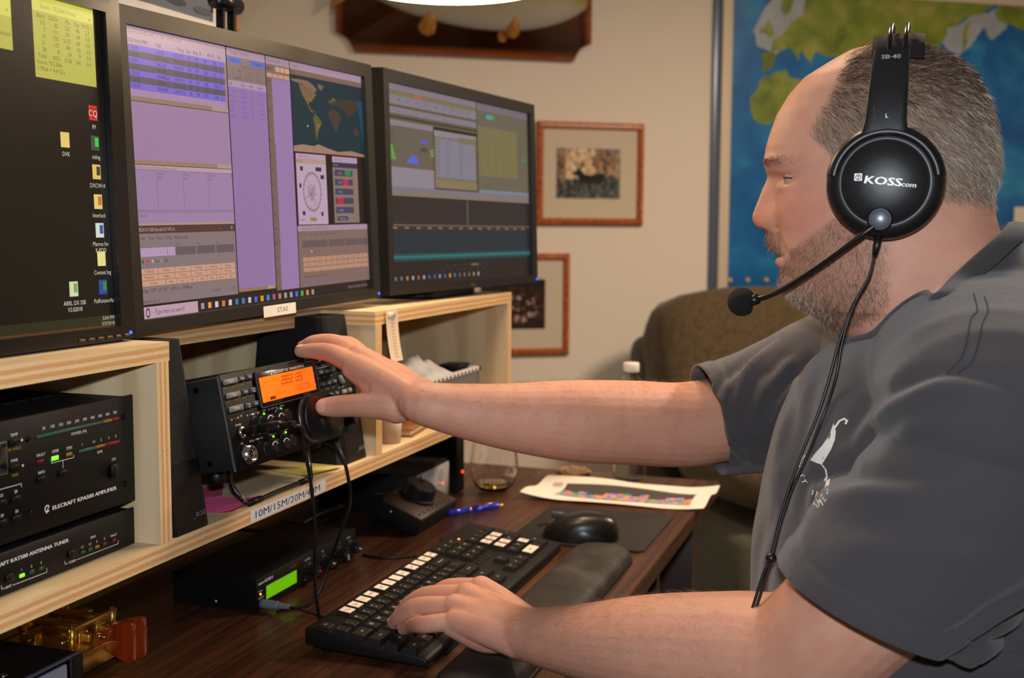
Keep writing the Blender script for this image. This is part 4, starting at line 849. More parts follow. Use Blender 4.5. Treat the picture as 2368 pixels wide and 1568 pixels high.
speaker('left black desk speaker standing beside the plywood divider', .9085, .9760, .6475)
speaker('right black desk speaker standing behind the hand on the radio', 1.2750, 1.3440, .6550)

# ---- the transceiver, tipped back on its wire bail
KB = Vector((0.983, 0.622, 0.963)); KU = Vector((0, 0.0190, 0.0951)); KF = frame(KB, (1, 0, 0), KU)
rad = empty('radio_transceiver', (1.117, 0.75, ZS), (0, 0, 0), 'black radio transceiver with an orange lit display tipped up on its wire stand', 'radio')
RF = T(-Vector(rad.location)) @ KF                         # x right, y up the panel, z out of it
KW, KH = 0.268, 0.0970
b = MB(); b.box((KW / 2, KH / 2, -.1265), (KW - .004, KH - .004, .245), .0012, 1); b.build('case', m_case, rad, RF)
b = MB(); b.prism(rrect(KW, KH, .002, 2, (KW / 2, KH / 2)), -.0045, 0, .0008, 1); b.build('front_panel', m_panel, rad, RF)
b = MB(); b.box((-.0010, KH / 2, -.0016), (.0016, KH - .001, .0016)); b.build('panel_trim', mat('panel_edge', srgb(120, 126, 136), .3, .8), rad, RF)
for y, z in ((.086, -.03), (.012, -.03), (.086, -.20), (.012, -.20)):
    MB().cyl(.003, 0, .0012, 12).build('case_screw', m_screw, rad, RF @ T((.0018, y, z)) @ RY(R(-90)))
# display: clear bezel, orange panel
m_lcd = mat('orange_display', (0.9, 0.16, 0.01), 0.3, emit=(1.0, 0.14, 0.005), es=0.85)
b = MB(); b.prism([(.060, .0545), (.186, .0545), (.186, .0925), (.060, .0925)], 0, .0032, .0008, 1); b.build('display_bezel', mat('display_black', srgb(22, 18, 18), .2, coat=.5), rad, RF)
b = MB()
for (x0, y0, x1, y1) in ((.060, .0545, .0612, .0925), (.1848, .0545, .186, .0925), (.060, .0545, .186, .0556), (.060, .0915, .186, .0925)): b.box(((x0 + x1) / 2, (y0 + y1) / 2, .0030), (x1 - x0, y1 - y0, .0014))
b.build('display_rim', mat('rim_grey', srgb(104, 92, 88), .3, .5), rad, RF)
dsp = MB().box((.1212, .0730, .0034), (.1128, .0262, .0008)).build('display', m_lcd, rad, RF)
LC = srgb(150, 60, 8); LC2 = srgb(190, 84, 20)
m_lcdink = attr_mat('display_ink', .4, emit=.25, base=1.0)
p = Print(); p.z = .0040
def seg7(x, y, h, s, col, w=.9):
    """seven segment digits"""
    SEG = {'0': 'abcdef', '1': 'bc', '2': 'abged', '3': 'abgcd', '4': 'fgbc', '5': 'afgcd', '6': 'afgedc', '7': 'abc', '8': 'abcdefg', '9': 'abcdfg', ' ': ''}
    dw = h * .52
    for ch in s:
        if ch == '.': p.disc(x - h * .10, y, w * .6, col, 8); continue
        P = {'a': ((0, h), (dw, h)), 'b': ((dw, h), (dw, h / 2)), 'c': ((dw, h / 2), (dw, 0)), 'd': ((0, 0), (dw, 0)), 'e': ((0, 0), (0, h / 2)), 'f': ((0, h / 2), (0, h)), 'g': ((0, h / 2), (dw, h / 2))}
        for q in SEG[ch]: (a, b_), (c, d) = P[q]; p.line([(x + a + b_ * .08, y + b_), (x + c + d * .08, y + d)], w, col)
        x += dw + h * .24
seg7(107, 74.6, 8.0, '28.521.35', LC, .95); seg7(131, 64.0, 5.6, '28.017.70', LC2, .6)
for i in range(9): p.rect(68 + i * 3.4, 80.2, 70.4 + i * 3.4, 80.7, LC2)
for i in range(5): p.text('SWR RF'.split()[i % 2], 70 + i * 7, 72.4, 1.4, LC2)
p.rect(73, 61.4, 84, 64.6, srgb(120, 44, 6)); p.text('USB', 104, 66.5, 2.4, LC2); p.text('A', 172, 78, 3.0, LC2); p.text('B', 172, 66, 3.0, LC2)
p.build('display_digits', m_lcdink, rad, RF)
p = Print(); p.z = .0035; p.text('ELECRAFT K3 TRANSCEIVER', 127, 88.8, 2.9, TXT, 'c', bold=.25, fit=66); p.ring(90.5, 89, 1.9, .8, TXT, 14, 60, 320); p.line([(89.9, 86.6), (91.8, 90.6)], .7, TXT); p.build('display_lettering', m_ink, rad, RF)
# keys
m_key = mat('key_grey', srgb(48, 52, 58), .5); m_keyl = mat('key_light', srgb(116, 114, 114), .5)
Y2 = srgb(156, 140, 18)
def keycap(x, y, w_, h, m, t=None, t2=None):
    k = cap(rad, RF, x, y, w_, h, 2.6, m, 'key', .0005)
    if t:
        q = Print(); q.z = .00266
        if t2: q.text(t, 0, 1.3, 1.5, TXT); q.text(t2, 0, -1.1, 1.5, TXT)
        else: q.text(t, 0, 0, 1.9, TXT)
        q.build('key_legend', m_ink, k)
    return k
keycap(16.2, 88.9, 24.5, 5.6, m_keyl, 'v  BAND  ^'); keycap(36.6, 89.2, 11.5, 5.4, m_key, 'MENU'); keycap(50.6, 89.4, 11.5, 5.4, m_key, 'DISP')
keycap(16.7, 75.1, 24.5, 5.6, m_keyl, 'v  MODE  ^'); keycap(38.6, 75.2, 12, 5.4, m_key, 'XMIT'); keycap(52.8, 75.2, 11, 5.4, m_key, 'ATU', 'TUNE')
keycap(17.2, 61.4, 24.5, 5.8, m_keyl, 'POWER'); keycap(39.6, 61.0, 12.5, 5.6, m_key, 'RX', 'ANT'); keycap(53.2, 61.2, 11, 5.4, m_key, 'ANT')
for y, l in ((90.5, ('A>B', 'REV', 'A/B')), (76.9, ('PRE', 'ATT', 'NB')), (63.4, ('NR', 'AGC', 'XFIL')), (49.4, ('SPOT', 'CWT', 'SUB'))):
    for i, t in enumerate(l): keycap(198.6 + i * 14.2, y, 11.5, 5.0, m_key, t)
keycap(246, 48.8, 11.5, 5.2, m_keyl, 'RATE'); keycap(260, 48.7, 9, 5.2, m_keyl, 'SPLIT'); keycap(260, 76.9, 9, 5.0, m_key, 'M1'); keycap(246, 76.9, 10, 5.0, m_key, 'V>M')
k = MB(); k.prism([(240, 69), (247, 68), (252, 60), (246, 57), (241, 61)], 0, 3.0, .6, 1); k.x = Matrix.Identity(4)
k2 = MB(); k2.x = Matrix.Scale(.001, 4); k2.prism([(239, 69), (245, 68.6), (251, 60), (246, 57), (240.6, 60)], 0, 3.0, .6, 1); k2.build('key', m_keyl, rad, RF)
p = Print()
for t, x, y in (('VOX', 6.9, 83.1), ('QSK', 22, 83.1), ('CONFIG', 35.6, 83.4), ('METER', 49.7, 83.6), ('ALT', 7.5, 69.4), ('TEST', 22.3, 69.6), ('TUNE', 35.9, 69.8), ('ATU', 50.1, 69.8), ('BSET', 194, 84.5), ('RF', 208, 84.5), ('OFS', 194.3, 71.1), ('PF', 208.3, 71.2), ('LEVEL', 223.5, 71.1), ('ADJ', 194.9, 57.1), ('NOTCH', 208.9, 57.0), ('MAN', 223.6, 57.0), ('LOCK', 246, 43.6)): p.text(t, x, y, 1.9, Y2)
p.line([(188.5, 81), (188.5, 82.4), (203, 82.4)], .4, TXT); p.line([(209, 82.4), (224.3, 82.4)], .4, TXT); p.text('VFO', 206, 82.4, 1.5, TXT)
p.line([(235, 55.6), (235, 54.4), (239, 54.4)], .4, TXT); p.text('SPLIT', 246, 54.6, 1.6, TXT)
for t, x, y in (('TX', 6.2, 51.5), ('\u0394F', 24, 52.8), ('AF', 35, 51.5), ('SUB', 55, 51.5), ('PHONES', 15.6, 45), ('MIC', 16.1, 25.9), ('RF/SQL', 34, 25.5), ('SUB', 53, 25.8), ('SHIFT', 67.2, 51.9), ('LO', 76, 51.8), ('CUT', 84, 51.8), ('HI', 92, 51.8), ('WIDTH', 102.4, 51.9), ('SPEED', 70, 26), ('MIC', 78.5, 26), ('PWR', 102, 26.4)): p.text(t.replace('\u0394', 'D'), x, y, 1.9, TXT)
for y in (51.5, 25.6):
    p.line([(39.5, y), (49, y)], .5, TXT); p.disc(44.3, y, 1.3, TXT)
p.line([(78.4, 51.8), (81, 51.8)], .3, TXT); p.line([(87, 51.8), (90, 51.8)], .3, TXT); p.line([(13.6, 51.6), (17, 51.7)], .4, TXT)
for kx, ky in ((47, 43.4), (69, 41), (46.8, 14.6), (69, 14.5), (94, 42.5), (94, 14.2)):
    for a in (215, 325): p.disc(kx + 10.2 * math.cos(R(a)), ky + 10.2 * math.sin(R(a)), .5, TXT, 6)
p.build('panel_lettering', m_ink, rad, RF)
for x, y in ((66.8, 48.6), (101.1, 49.0), (76.5, 23.1), (101.9, 23.4)): MB().lathe([(.0013, 0), (.0013, .0008), (.0008, .0014), (0, .0016)], 12, cap=False).build('indicator', m_grn, rad, RF @ T((x * .001, y * .001, 0)))
for x, m in ((11.7, m_red0), (19.1, m_yel0)): MB().lathe([(.0013, 0), (.0013, .0008), (0, .0014)], 12, cap=False).build('indicator', m, rad, RF @ T((x * .001, .0517, 0)))
m_knob = mat('knob_rubber', srgb(20, 19, 19), .45); m_white = mat('white_paint', srgb(214, 212, 206), .5)
def knob(x, y, r, h, ring=True, parent=rad, F=RF, dot=None, ribs=20, m=None):
    b = MB(); n = ribs * 4; prof = [(1.0, 0), (1.0, h * .18), (.90, h * .22), (.86, h * .9), (.78, h)]
    vs = []; fs = []
    for i in range(n):
        a = 2 * math.pi * i / n; fl = 1 - (.05 if (i // 2) % 2 else 0)
        for j, (rr, z) in enumerate(prof): q = r * rr * (fl if 1 < j < 4 else 1); vs.append((q * math.cos(a), q * math.sin(a), z))
    mm = len(prof)
    for i in range(n):
        for j in range(mm - 1): k = (i + 1) % n; fs.append((i * mm + j, k * mm + j, k * mm + j + 1, i * mm + j + 1))
    b.add(vs, fs, False); b.f.append([i * mm + mm - 1 for i in range(n)]); b.m.append(0); b.sm.append(False); b.f.append([i * mm for i in range(n)][::-1]); b.m.append(0); b.sm.append(False)
    o = b.build('knob', m or m_knob, parent, F @ T((x * .001, y * .001, .0003)))
    if dot is not None:
        c = MB(); a = dot[0]; c.x = RZ(R(a)); rr = r
        c.box((rr * .86, 0, h * .55), (.0012, .0016, h * .75)); c.box((rr * .45, 0, h + .0002), (rr * .8, .0016, .0008)); c.build('pointer', dot[1], o)
    return o
def dual(x, y):
    knob(x, y, .0082, .010); k = knob(x, y, .0058, .020)
    b = MB(); b.tube([(.0062 * math.cos(R(a)), .0062 * math.sin(R(a)), .0192) for a in range(30, 151, 15)], .0006, 6); b.build('pointer', m_white, k)
for x, y in ((47, 41.0), (68.5, 40.0), (46.8, 14.0), (69, 13.6)): dual(x, y)
for x, y in ((96, 41.5), (96, 14)):
    knob(x, y, .0076, .012); b = MB(); b.tube([((.0088) * math.cos(R(a)), (.0088) * math.sin(R(a)), .0006) for a in range(50, 150, 12)], .0005, 6); b.build('knob_mark', mat('mark_grey', srgb(170, 168, 164), .5), rad, RF @ T((x * .001, y * .001, 0)))
# main tuning knob: skirt, rubber grip with ribs, domed face
vf = MB(); n = 96; prof = [(.0245, 0), (.0250, .003), (.0240, .0045), (.0240, .021), (.0228, .024), (.0212, .025)]
vs = []; fs = []
for i in range(n):
    a = 2 * math.pi * i / n; fl = 1 - (.014 if i % 2 else 0)
    for j, (rr, z) in enumerate(prof): q = rr * (fl if j in (2, 3) else 1); vs.append((q * math.cos(a), q * math.sin(a), z))
mm = len(prof)
for i in range(n):
    for j in range(mm - 1): k = (i + 1) % n; fs.append((i * mm + j, k * mm + j, k * mm + j + 1, i * mm + j + 1))
vf.add(vs, fs, False); vf.f.append([i * mm + mm - 1 for i in range(n)]); vf.m.append(0); vf.sm.append(False)
vo = vf.build('tuning_knob', m_knob, rad, RF @ T((.1585, .0300, .0055)))
MB().lathe([(.0212, .025), (.0205, .0262), (.010, .0270), (0, .0272)], 40).build('knob_face', mat('knob_face', srgb(24, 20, 18), .35), vo)
MB().lathe([(.006, .0262), (.0055, .0268), (.003, .0266), (0, .0262)], 20).build('finger_dimple', m_black, vo, T((.012, .006, .0008)))
MB().lathe([(.0275, 0), (.0275, .003), (.0258, .0036), (.0245, .0036)], 40).build('knob_ring', mat('ring_steel', srgb(112, 100, 92), .35, .7), rad, RF @ T((.1585, .0300, .0003)))
knob(222, 30, .0115, .016); knob(205, 16, .0076, .012); knob(243, 16, .0076, .012); knob(243, 32, .0076, .012)
MB().lathe([(.0062, 0), (.0062, .004), (.0050, .0052), (.0036, .0052), (.0034, .001), (0, .001)], 24).build('phones_jack', m_steel, rad, RF @ T((.0180, .0368, 0)))
mic = MB(); mic.lathe([(.0098, 0), (.0098, .0035), (.0090, .0045), (.0086, .0090), (.0070, .0090), (.0068, .0035), (0, .0035)], 32); mo = mic.build('microphone_socket', m_steel, rad, RF @ T((.0203, .0140, 0)))
MB().cyl(.0066, .0030, .0040, 24).build('socket_insert', m_black, mo)
for i in range(8):
    a = 2 * math.pi * i / 7; r_ = .0042 if i < 7 else 0
    MB().lathe([(.0007, 0), (.0007, .003), (0, .0036)], 8).build('pin', m_steel, mo, T((r_ * math.cos(a), r_ * math.sin(a), .0040)))
# wire bail and rear feet
m_wire = mat('black_wire', srgb(14, 14, 15), .25, coat=.4)
inv = T(-Vector(rad.location))
zb = ZS + .0034
bail = [(1.040, 0.668, 0.958), (1.040, 0.664, 0.935), (1.043, 0.655, ZS + .010), (1.050, 0.650, zb), (1.115, 0.649, zb + .001), (1.178, 0.650, zb), (1.185, 0.652, ZS + .010), (1.188, 0.656, 0.94), (1.188, 0.660, 0.962)]
MB().tube(spline([inv @ Vector(q) for q in bail], 6), .0024, 10).build('wire_bail', m_wire, rad)
for x in (1.060, 1.168): MB().tube([inv @ Vector((x - .012, .6495, zb)), inv @ Vector((x + .012, .6495, zb))], .0034, 12).build('rubber_sleeve', m_black, rad)
for x in (1.013, 1.215):
    MB().cyl(.009, 0, .012, 16, .001).build('foot', m_black, rad, RF @ T((x - KB.x, -.0105, -.045)) @ RX(R(-90)))
    MB().cyl(.011, 0, .012, 16, .001).build('rear_foot', m_black, rad, RF @ T((x - KB.x, -.0105, -.225)) @ RX(R(-90)))

# ---- headphone plug in the radio with its cable down to the desk
m_cable = mat('cable_black', srgb(14, 14, 15), .38)
def cable(name, pts, r, label, parent=None, m=None, n=10, cat='cable'):
    P = spline(pts, n); o = MB().tube(P, r, 8).build(name, m or m_cable, parent)
    if label: tag(o, label, cat)
    return o
hp = empty('headphone_cable', (1.26, .61, DZ), (0, 0, 0), 'black headphone cable running from the radio down behind the keyboard', 'cable')
hi = T(-Vector(hp.location)); PF = hi @ KF @ T((.0180, .0368, .0052))
MB().lathe([(.0030, 0), (.0030, .003), (.0052, .0034), (.0052, .016), (.0048, .017), (.0060, .018), (.0060, .042), (.0040, .044)], 20).build('plug', mat('plug_black', srgb(16, 15, 15), .3), hp, PF)
MB().lathe([(.0040, .044)] + [(.0034 + (.0004 if i % 2 else 0), .044 + i * .002) for i in range(1, 8)], 14).build('strain_relief', m_black, hp, PF)
q0 = KF @ T((.0180, .0368, .060)) @ Vector((0, 0, 0))
for dx in (-.0013, .0013):
    pts = [q0, q0 + Vector((.014, -.003, -.006)), (1.036, .578, .984), (1.062, .585, .945), (1.080, .590, .894), (1.098, .600, .842), (1.128, .615, .795), (1.165, .630, .752), (1.200, .6395, DZ + .0022), (1.27, .636, DZ + .0022)]
    MB().tube(spline([hi @ (Vector(q) + Vector((dx, 0, 0))) for q in pts], 10), .00125, 8).build('cable', m_cable, hp)

# ---- sticky notes on the shelf
def note(label, cx, cy, z, s, ang, col, curl=.003):
    b = MB(); b.grid(9, 9, lambda u, v: ((u - .5) * s, (v - .5) * s, .0004 + curl * (max(0, .35 - v) / .35) ** 2)); b.grid(9, 9, lambda u, v: ((u - .5) * s, (v - .5) * s, .0001 + curl * (max(0, .35 - v) / .35) ** 2))
    o = b.build('sticky_note', mat('note_' + str(col), srgb(*col), .7), None, T((cx, cy, z)) @ RZ(R(ang))); return tag(o, label, 'sticky note')
note('bright pink sticky note under the front of the radio stand', 1.043, .684, ZS + .0002, .066, 8, (252, 106, 164), .004)
note('second pink sticky note half hidden behind the first one', 1.085, .735, ZS + .0004, .05, 32, (206, 76, 128), .002)
note('yellow sticky note lying on the shelf by the right speaker', 1.236, .684, ZS + .0002, .058, -14, (196, 186, 92), .002)
# ------------------------------------------------------------------ keying interface box on the desk
ky = empty('keyer_box', (1.34, .80, DZ), (0, 0, 0), 'low black keyer box with a green display and four knobs under the shelf', 'keyer')
KX0, KX1, KYF, KZ0, KZ1 = 1.2085, 1.474, .740, DZ + .0012, DZ + .0415
b = MB(); c0 = (KX0 + KX1) / 2 - ky.location.x
b.box((c0, .060, (KZ0 + KZ1) / 2 - DZ), (KX1 - KX0 - .003, .118, KZ1 - KZ0 - .002), .0008, 1); b.build('case', mat('keyer_black', srgb(9, 9, 10), .55, spec=.3), ky, T((0, -.06, 0)))
b = MB(); b.box((c0, -.0600 + .001, (KZ0 + KZ1) / 2 - DZ), (KX1 - KX0, .002, KZ1 - KZ0), .0004, 1); b.build('front_panel', m_panel, ky)
for x in (KX0, KX1): MB().box((x - ky.location.x, .0, (KZ0 + KZ1) / 2 - DZ), (.0016, .118, KZ1 - KZ0)).build('side_plate', MATS['keyer_black'], ky)
MB().lathe([(.003, 0), (.0028, .001), (.0015, .0016), (0, .0017)], 14).build('side_screw', m_steel, ky, T((KX0 - .0008 - ky.location.x, -.002, .0085)) @ RY(R(-90)))
FK = T(-Vector(ky.location)) @ frame((KX0, KYF, DZ), (1, 0, 0), (0, 0, 1))
p = Print(); p.text('micro KEYER II', 3.7, 34.6, 3.6, TXT, 'l', 1.05, bold=.25); p.text('microHAM', 97, 33.9, 2.4, srgb(170, 80, 30), 'r', 1.1)
for t, x in (('CW SPEED', 126), ('SQL', 167.5), ('RX MAIN', 210), ('RX SUB', 243)): p.text(t, x, 33, 2.2, TXT)
p.text('POWER', 8, 25, 1.8, TXT); p.text('HEADPHONE', 9, 16.5, 1.6, TXT)
for x in (127, 166, 212, 245):
    for k in range(11): a = R(225 - k * 27); p.disc(x + 10.4 * math.cos(a), 18.8 + 10.4 * math.sin(a), .42, TXT, 6)
    p.text('MIN', x - 9.5, 8, 1.6, TXT); p.text('MAX', x + 9.5, 8, 1.6, TXT)
p.build('panel_lettering', m_ink, ky, FK @ T((0, 0, .0001)))
b = MB(); b.x = Matrix.Scale(.001, 4); b.box((57.8, 19.2, .3), (77, 18.6, 1.0), .3, 1); b.build('display_bezel', m_black, ky, FK)
b = MB(); b.x = Matrix.Scale(.001, 4); b.box((57.8, 19.2, .7), (74.5, 16.4, .8)); b.build('display', mat('green_display', (0.12, 0.42, 0.0), .3, emit=(0.10, 0.36, 0.0), es=.75), ky, FK)
MB().lathe([(.0013, 0), (.0013, .001), (0, .0018)], 10, cap=False).build('power_led', mat('amber_led', (1, .35, .02), .3, emit=(1, .3, .02), es=3), ky, FK @ T((.0077, .0212, 0)))
m_redp = mat('red_paint', srgb(200, 40, 26), .5)
for x, m, a in ((127, m_redp, -20), (166, m_white, -25), (212, m_white, -80), (245, m_white, -25)): knob(x, 18.8, .0092, .0155, parent=ky, F=FK, dot=(a, m), ribs=16)
# grey plug in the front jack, with its lead
pl = empty('audio_plug', (1.2162, .70, DZ), (0, 0, 0), 'grey audio plug and thin lead in the front of the keyer box', 'plug')
pi = T(-Vector(pl.location)); m_gp = mat('plug_grey', srgb(104, 112, 124), .45)
PFk = pi @ frame((KX0 + .0077, KYF, DZ + .0096), (1, 0, 0), (0, 0, 1))
MB().lathe([(.0030, .0003), (.0052, .001), (.0056, .006), (.0052, .024), (.0046, .026)], 20).build('plug_body', m_gp, pl, PFk)
MB().lathe([(.0040, .026)] + [(.0036 + (.0005 if i % 2 else 0) - i * .00012, .026 + i * .0018) for i in range(1, 9)], 14).build('strain_relief', m_gp, pl, PFk)
MB().tube(spline([pi @ Vector(q) for q in [(1.2162, .700, DZ + .0096), (1.218, .685, DZ + .007), (1.219, .662, DZ + .0025), (1.216, .640, DZ + .0017), (1.208, .6235, DZ + .0016), (1.21, .55, DZ + .0016)]], 8), .0014, 8).build('lead', m_cable, pl)

# ------------------------------------------------------------------ keyboard
kb = empty('keyboard', (1.353, .544, DZ), (0, 0, 0), 'black computer keyboard with white labels on its function keys', 'keyboard')
ki = T(-Vector(kb.location))
KBX0, KBX1 = 1.104, 1.602
prof = [(.471, DZ + .003), (.4725, .7475), (.476, .7500), (.614, .7672), (.617, .7655), (.617, DZ + .012), (.600, DZ + .009)]
b = bmesh.new(); lo = [b.verts.new((KBX0, y, z)) for y, z in prof]; hi_ = [b.verts.new((KBX1, y, z)) for y, z in prof]; n = len(prof)
b.faces.new(lo); b.faces.new(hi_[::-1])
for i in range(n): b.faces.new((lo[i], hi_[i], hi_[(i + 1) % n], lo[(i + 1) % n]))
bmesh.ops.recalc_face_normals(b, faces=b.faces); b.edges.ensure_lookup_table()
bmesh.ops.bevel(b, geom=[e for e in b.edges if abs(e.verts[0].co.x - e.verts[1].co.x) < 1e-6], offset=.0025, segments=3, affect='EDGES', profile=.5)
s = MB(); s.bm(b, True); m_kbd = mat('keyboard_plastic', srgb(17, 14, 13), .5, spec=.35, bump=.15, bscale=1200); s.build('case', m_kbd, kb, ki)
for x in (1.135, 1.565): MB().box((x, .602, DZ + .0055), (.03, .006, .010), .001, 1).build('flip_foot', m_black, kb, ki)
MB().box((1.353, .4715, DZ + .002), (.40, .004, .003)).build('front_pad', m_black, kb, ki)
slope = math.atan2(.7672 - .7500, .614 - .476)
KM = T((0, .476, .7500)) @ RX(slope)                       # key plane: y runs up the slope from the front
def row_y(Y): return (Y - .476) / math.cos(slope)
ROWS = [row_y(v) for v in (.5965, .5755, .5550, .5345, .5140, .4930)]
U = .0205; X0 = 1.1025; RP = .0206
m_keyc = mat('keycap', srgb(16, 13, 12), .5, spec=.35, bump=.1, bscale=1500); m_tape = mat('label_white', srgb(222, 206, 192), .7)
key_mesh = {}
def key_me(w_, d, h=.0062, m=None, ins=.0026):
    k = (round(w_, 5), round(d, 5), h, ins)
    if k not in key_mesh:
        q = MB(); a, c = w_ / 2, d / 2; a2, c2 = a - ins, c - ins; mid = h - .0008
        P = [(-a, -c, 0), (a, -c, 0), (a, c, 0), (-a, c, 0)] + [(-a2 - .0004, -c2 - .0004, mid), (a2 + .0004, -c2 - .0004, mid), (a2 + .0004, c2 + .0004, mid), (-a2 - .0004, c2 + .0004, mid)] + [(-a2 + .0004, -c2 + .0004, h), (a2 - .0004, -c2 + .0004, h), (a2 - .0004, c2 - .0004, h), (-a2 + .0004, c2 - .0004, h)]
        F = [(8, 9, 10, 11)] + [(r * 4 + i, r * 4 + (i + 1) % 4, r * 4 + 4 + (i + 1) % 4, r * 4 + 4 + i) for r in (0, 1) for i in range(4)]
        q.add(P, F); key_mesh[k] = q.mesh('key', m_keyc)
    return key_mesh[k]
lg = Print(1.0); lg.dz = 0; lg.z = .0063; KL = srgb(200, 196, 190)
def key(xc, r, w_=1.0, leg=None, white=None, dy=0.0, hh=1.0, small=False, leg2=None, yy=None):
    y = ROWS[r] + dy if yy is None else yy
    h = .0050 if r == 0 else .0062
    o = link('key', key_me(w_ * U - .0016, hh * RP - .0018, h), kb, ki @ KM @ T((xc, y, .0003)))
    if white is not None:
        q = MB(); q.box((0, 0, h + .00025), (w_ * U - .0064, RP * hh - .0064, .0005)); l = q.build('label', m_tape, o)
        if white: t = Print(1.0); t.dz = 0; t.z = h + .00056; t.text(white, 0, 0, .0046, srgb(60, 52, 50), 'c', 1.0); t.build('label_lettering', m_print, l)
    if leg:
        lg.z = .0003 + h + .0001
        if leg2: lg.text(leg2, xc - .0028, y + .0035, .0028, KL); lg.text(leg, xc - .0028, y - .0022, .0028, KL)
        elif len(leg) > 2: lg.text(leg, xc, y, .0026, KL, 'c', .9)
        else: lg.text(leg, xc - .001, y + .001, .0042, KL)
    return o
key(X0 + .55 * U, 0, 1.0, 'Esc')
for i, t in enumerate(('CQ', 'EX', 'TU', 'MM', 'NC', '#', '?', 'AC', 'IM', 'CL', 'SP', 'WP')): key(1.165 + (i % 4) * .0207 + (i // 4) * .0905, 0, 1.0, None, t)
for i, t in enumerate(('Prt', 'Scr', 'Brk')): key(1.4387 + i * .0208, 0, 1.0, t)
x = X0
for t, t2 in zip('`1234567890-=', '~!@#$%^&*()_+'): key(x + U / 2, 1, 1.0, t, leg2=t2); x += U
key(x + U, 1, 2.0, '<- Backspace'); x = X0
key(x + .75 * U, 2, 1.5, 'Tab'); x += 1.5 * U
for t in 'QWERTYUIOP': key(x + U / 2, 2, 1.0, t); x += U
for t, t2 in (('[', '{'), (']', '}')): key(x + U / 2, 2, 1.0, t, leg2=t2); x += U
key(x + .75 * U, 2, 1.5, '\\', leg2='|'); x = X0
key(x + .9 * U, 3, 1.8, 'Caps'); x += 1.8 * U
for t in 'ASDFGHJKL': key(x + U / 2, 3, 1.0, t); x += U
for t, t2 in ((';', ':'), ("'", '"')): key(x + U / 2, 3, 1.0, t, leg2=t2); x += U
key(x + 1.1 * U, 3, 2.2, '<- Enter'); x = X0
key(x + 1.15 * U, 4, 2.3, 'Shift'); x += 2.3 * U
for t in 'ZXCVBNM': key(x + U / 2, 4, 1.0, t); x += U
for t, t2 in ((',', '<'), ('.', '>'), ('/', '?')): key(x + U / 2, 4, 1.0, t, leg2=t2); x += U
key(x + 1.35 * U, 4, 2.7, 'Shift'); x = X0
for w_, t in ((1.5, 'Ctrl'), (1.1, 'Win'), (1.25, 'Alt'), (5.6, None), (1.25, 'Alt'), (1.1, 'Win'), (1.1, 'Menu'), (1.5, 'Ctrl')): key(x + w_ * U / 2, 5, w_, t); x += w_ * U + .0002
NX = 1.4285
for r, l in ((1, ('Ins', 'Hom', 'PgU')), (2, ('Del', 'End', 'PgD'))):
    for i, t in enumerate(l): key(NX + U * (i + .5), r, 1.0, t)
for i, t in enumerate(('<', 'v', '>')): key(NX + U * (i + .5), 5, 1.0, t)
key(NX + 1.5 * U, 4, 1.0, '^')
NP = 1.500
for i, t in enumerate(('Num', '/', '*', '-')): key(NP + U * (i + .5), 1, 1.0, t)
for r, l in ((2, '789'), (3, '456'), (4, '123')):
    for i, t in enumerate(l): key(NP + U * (i + .5), r, 1.0, None if t in '789453' else t, {'7': '160', '8': '80', '9': '40', '4': '20', '5': '15', '3': '10'}.get(t) if t in '789453' else None)
key(NP + U, 5, 2.0, None, 'ANT'); key(NP + 2.5 * U, 5, 1.0, '.')
key(NP + 3.5 * U, 2, 1.0, '+', yy=(ROWS[2] + ROWS[3]) / 2, hh=2.0); key(NP + 3.5 * U, 4, 1.0, 'Ent', yy=(ROWS[4] + ROWS[5]) / 2, hh=2.0)
lg.build('key_legends', m_print, kb, ki @ KM)
MB().lathe([(.0016, 0), (.0016, .0006), (0, .0010)], 10, cap=False).build('lock_led', MATS['amber_led'], kb, ki @ KM @ T((1.512, ROWS[0], .0002)))
for i in range(4): MB().lathe([(.0040, 0), (.0040, .0012), (.0030, .0020), (0, .0022)], 16, cap=False).build('media_button', m_keyc, kb, ki @ KM @ T((NX + .004 + i * .0115, ROWS[3] + .002, .0002)))
cable('keyboard_cable', [(1.478, .731, DZ + .0018), (1.474, .700, DZ + .0018), (1.490, .668, DZ + .0018), (1.518, .648, DZ + .0018), (1.56, .640, DZ + .0018), (1.60, .66, DZ + .0018)], .0016, 'thin black cable lying between the keyer box and the keyboard')
tag(MB().build('x', m_black) if False else bpy.data.objects['keyboard_cable'], 'thin black cable lying between the keyer box and the keyboard', 'cable')

# ------------------------------------------------------------------ padded wrist rest
wr = empty('wrist_rest', (1.322, .404, DZ), (0, 0, 0), 'dusty black padded wrist rest along the front of the keyboard', 'wrist rest')
m_leat = ramp_mat('wrist_vinyl', [(0.3, srgb(30, 27, 26)), (0.55, srgb(44, 40, 38)), (0.8, srgb(74, 70, 68))], (1, 1, 1), None, 0.55, 6, 14, 1.0, bump=.05, spec=.3)
b = bmesh.new(); RL, RW = .570, .086
def rest_pt(u, v, top=True):
    return None
out = rrect(RL, RW, .036, 10)
MB().prism(rrect(RL + .004, RW + .004, .037, 10), .0004, .0042, .0012, 1).build('base', m_black, wr)
s = MB(); n = len(out); vs = []; L_ = 7
for k in range(L_ + 1):
    t = k / L_; sc = math.cos(t * math.pi / 2) ** .55; z = .0042 + .0185 * math.sin(t * math.pi / 2) ** .8
    for (x, y) in out:
        ix = max(-RL / 2 + .043, min(RL / 2 - .043, x)); vs.append((ix + (x - ix) * sc, y * sc, z))
fs = [(k * n + i, k * n + (i + 1) % n, (k + 1) * n + (i + 1) % n, (k + 1) * n + i) for k in range(L_) for i in range(n)]
s.add(vs, fs, True); s.build('pad', m_leat, wr)

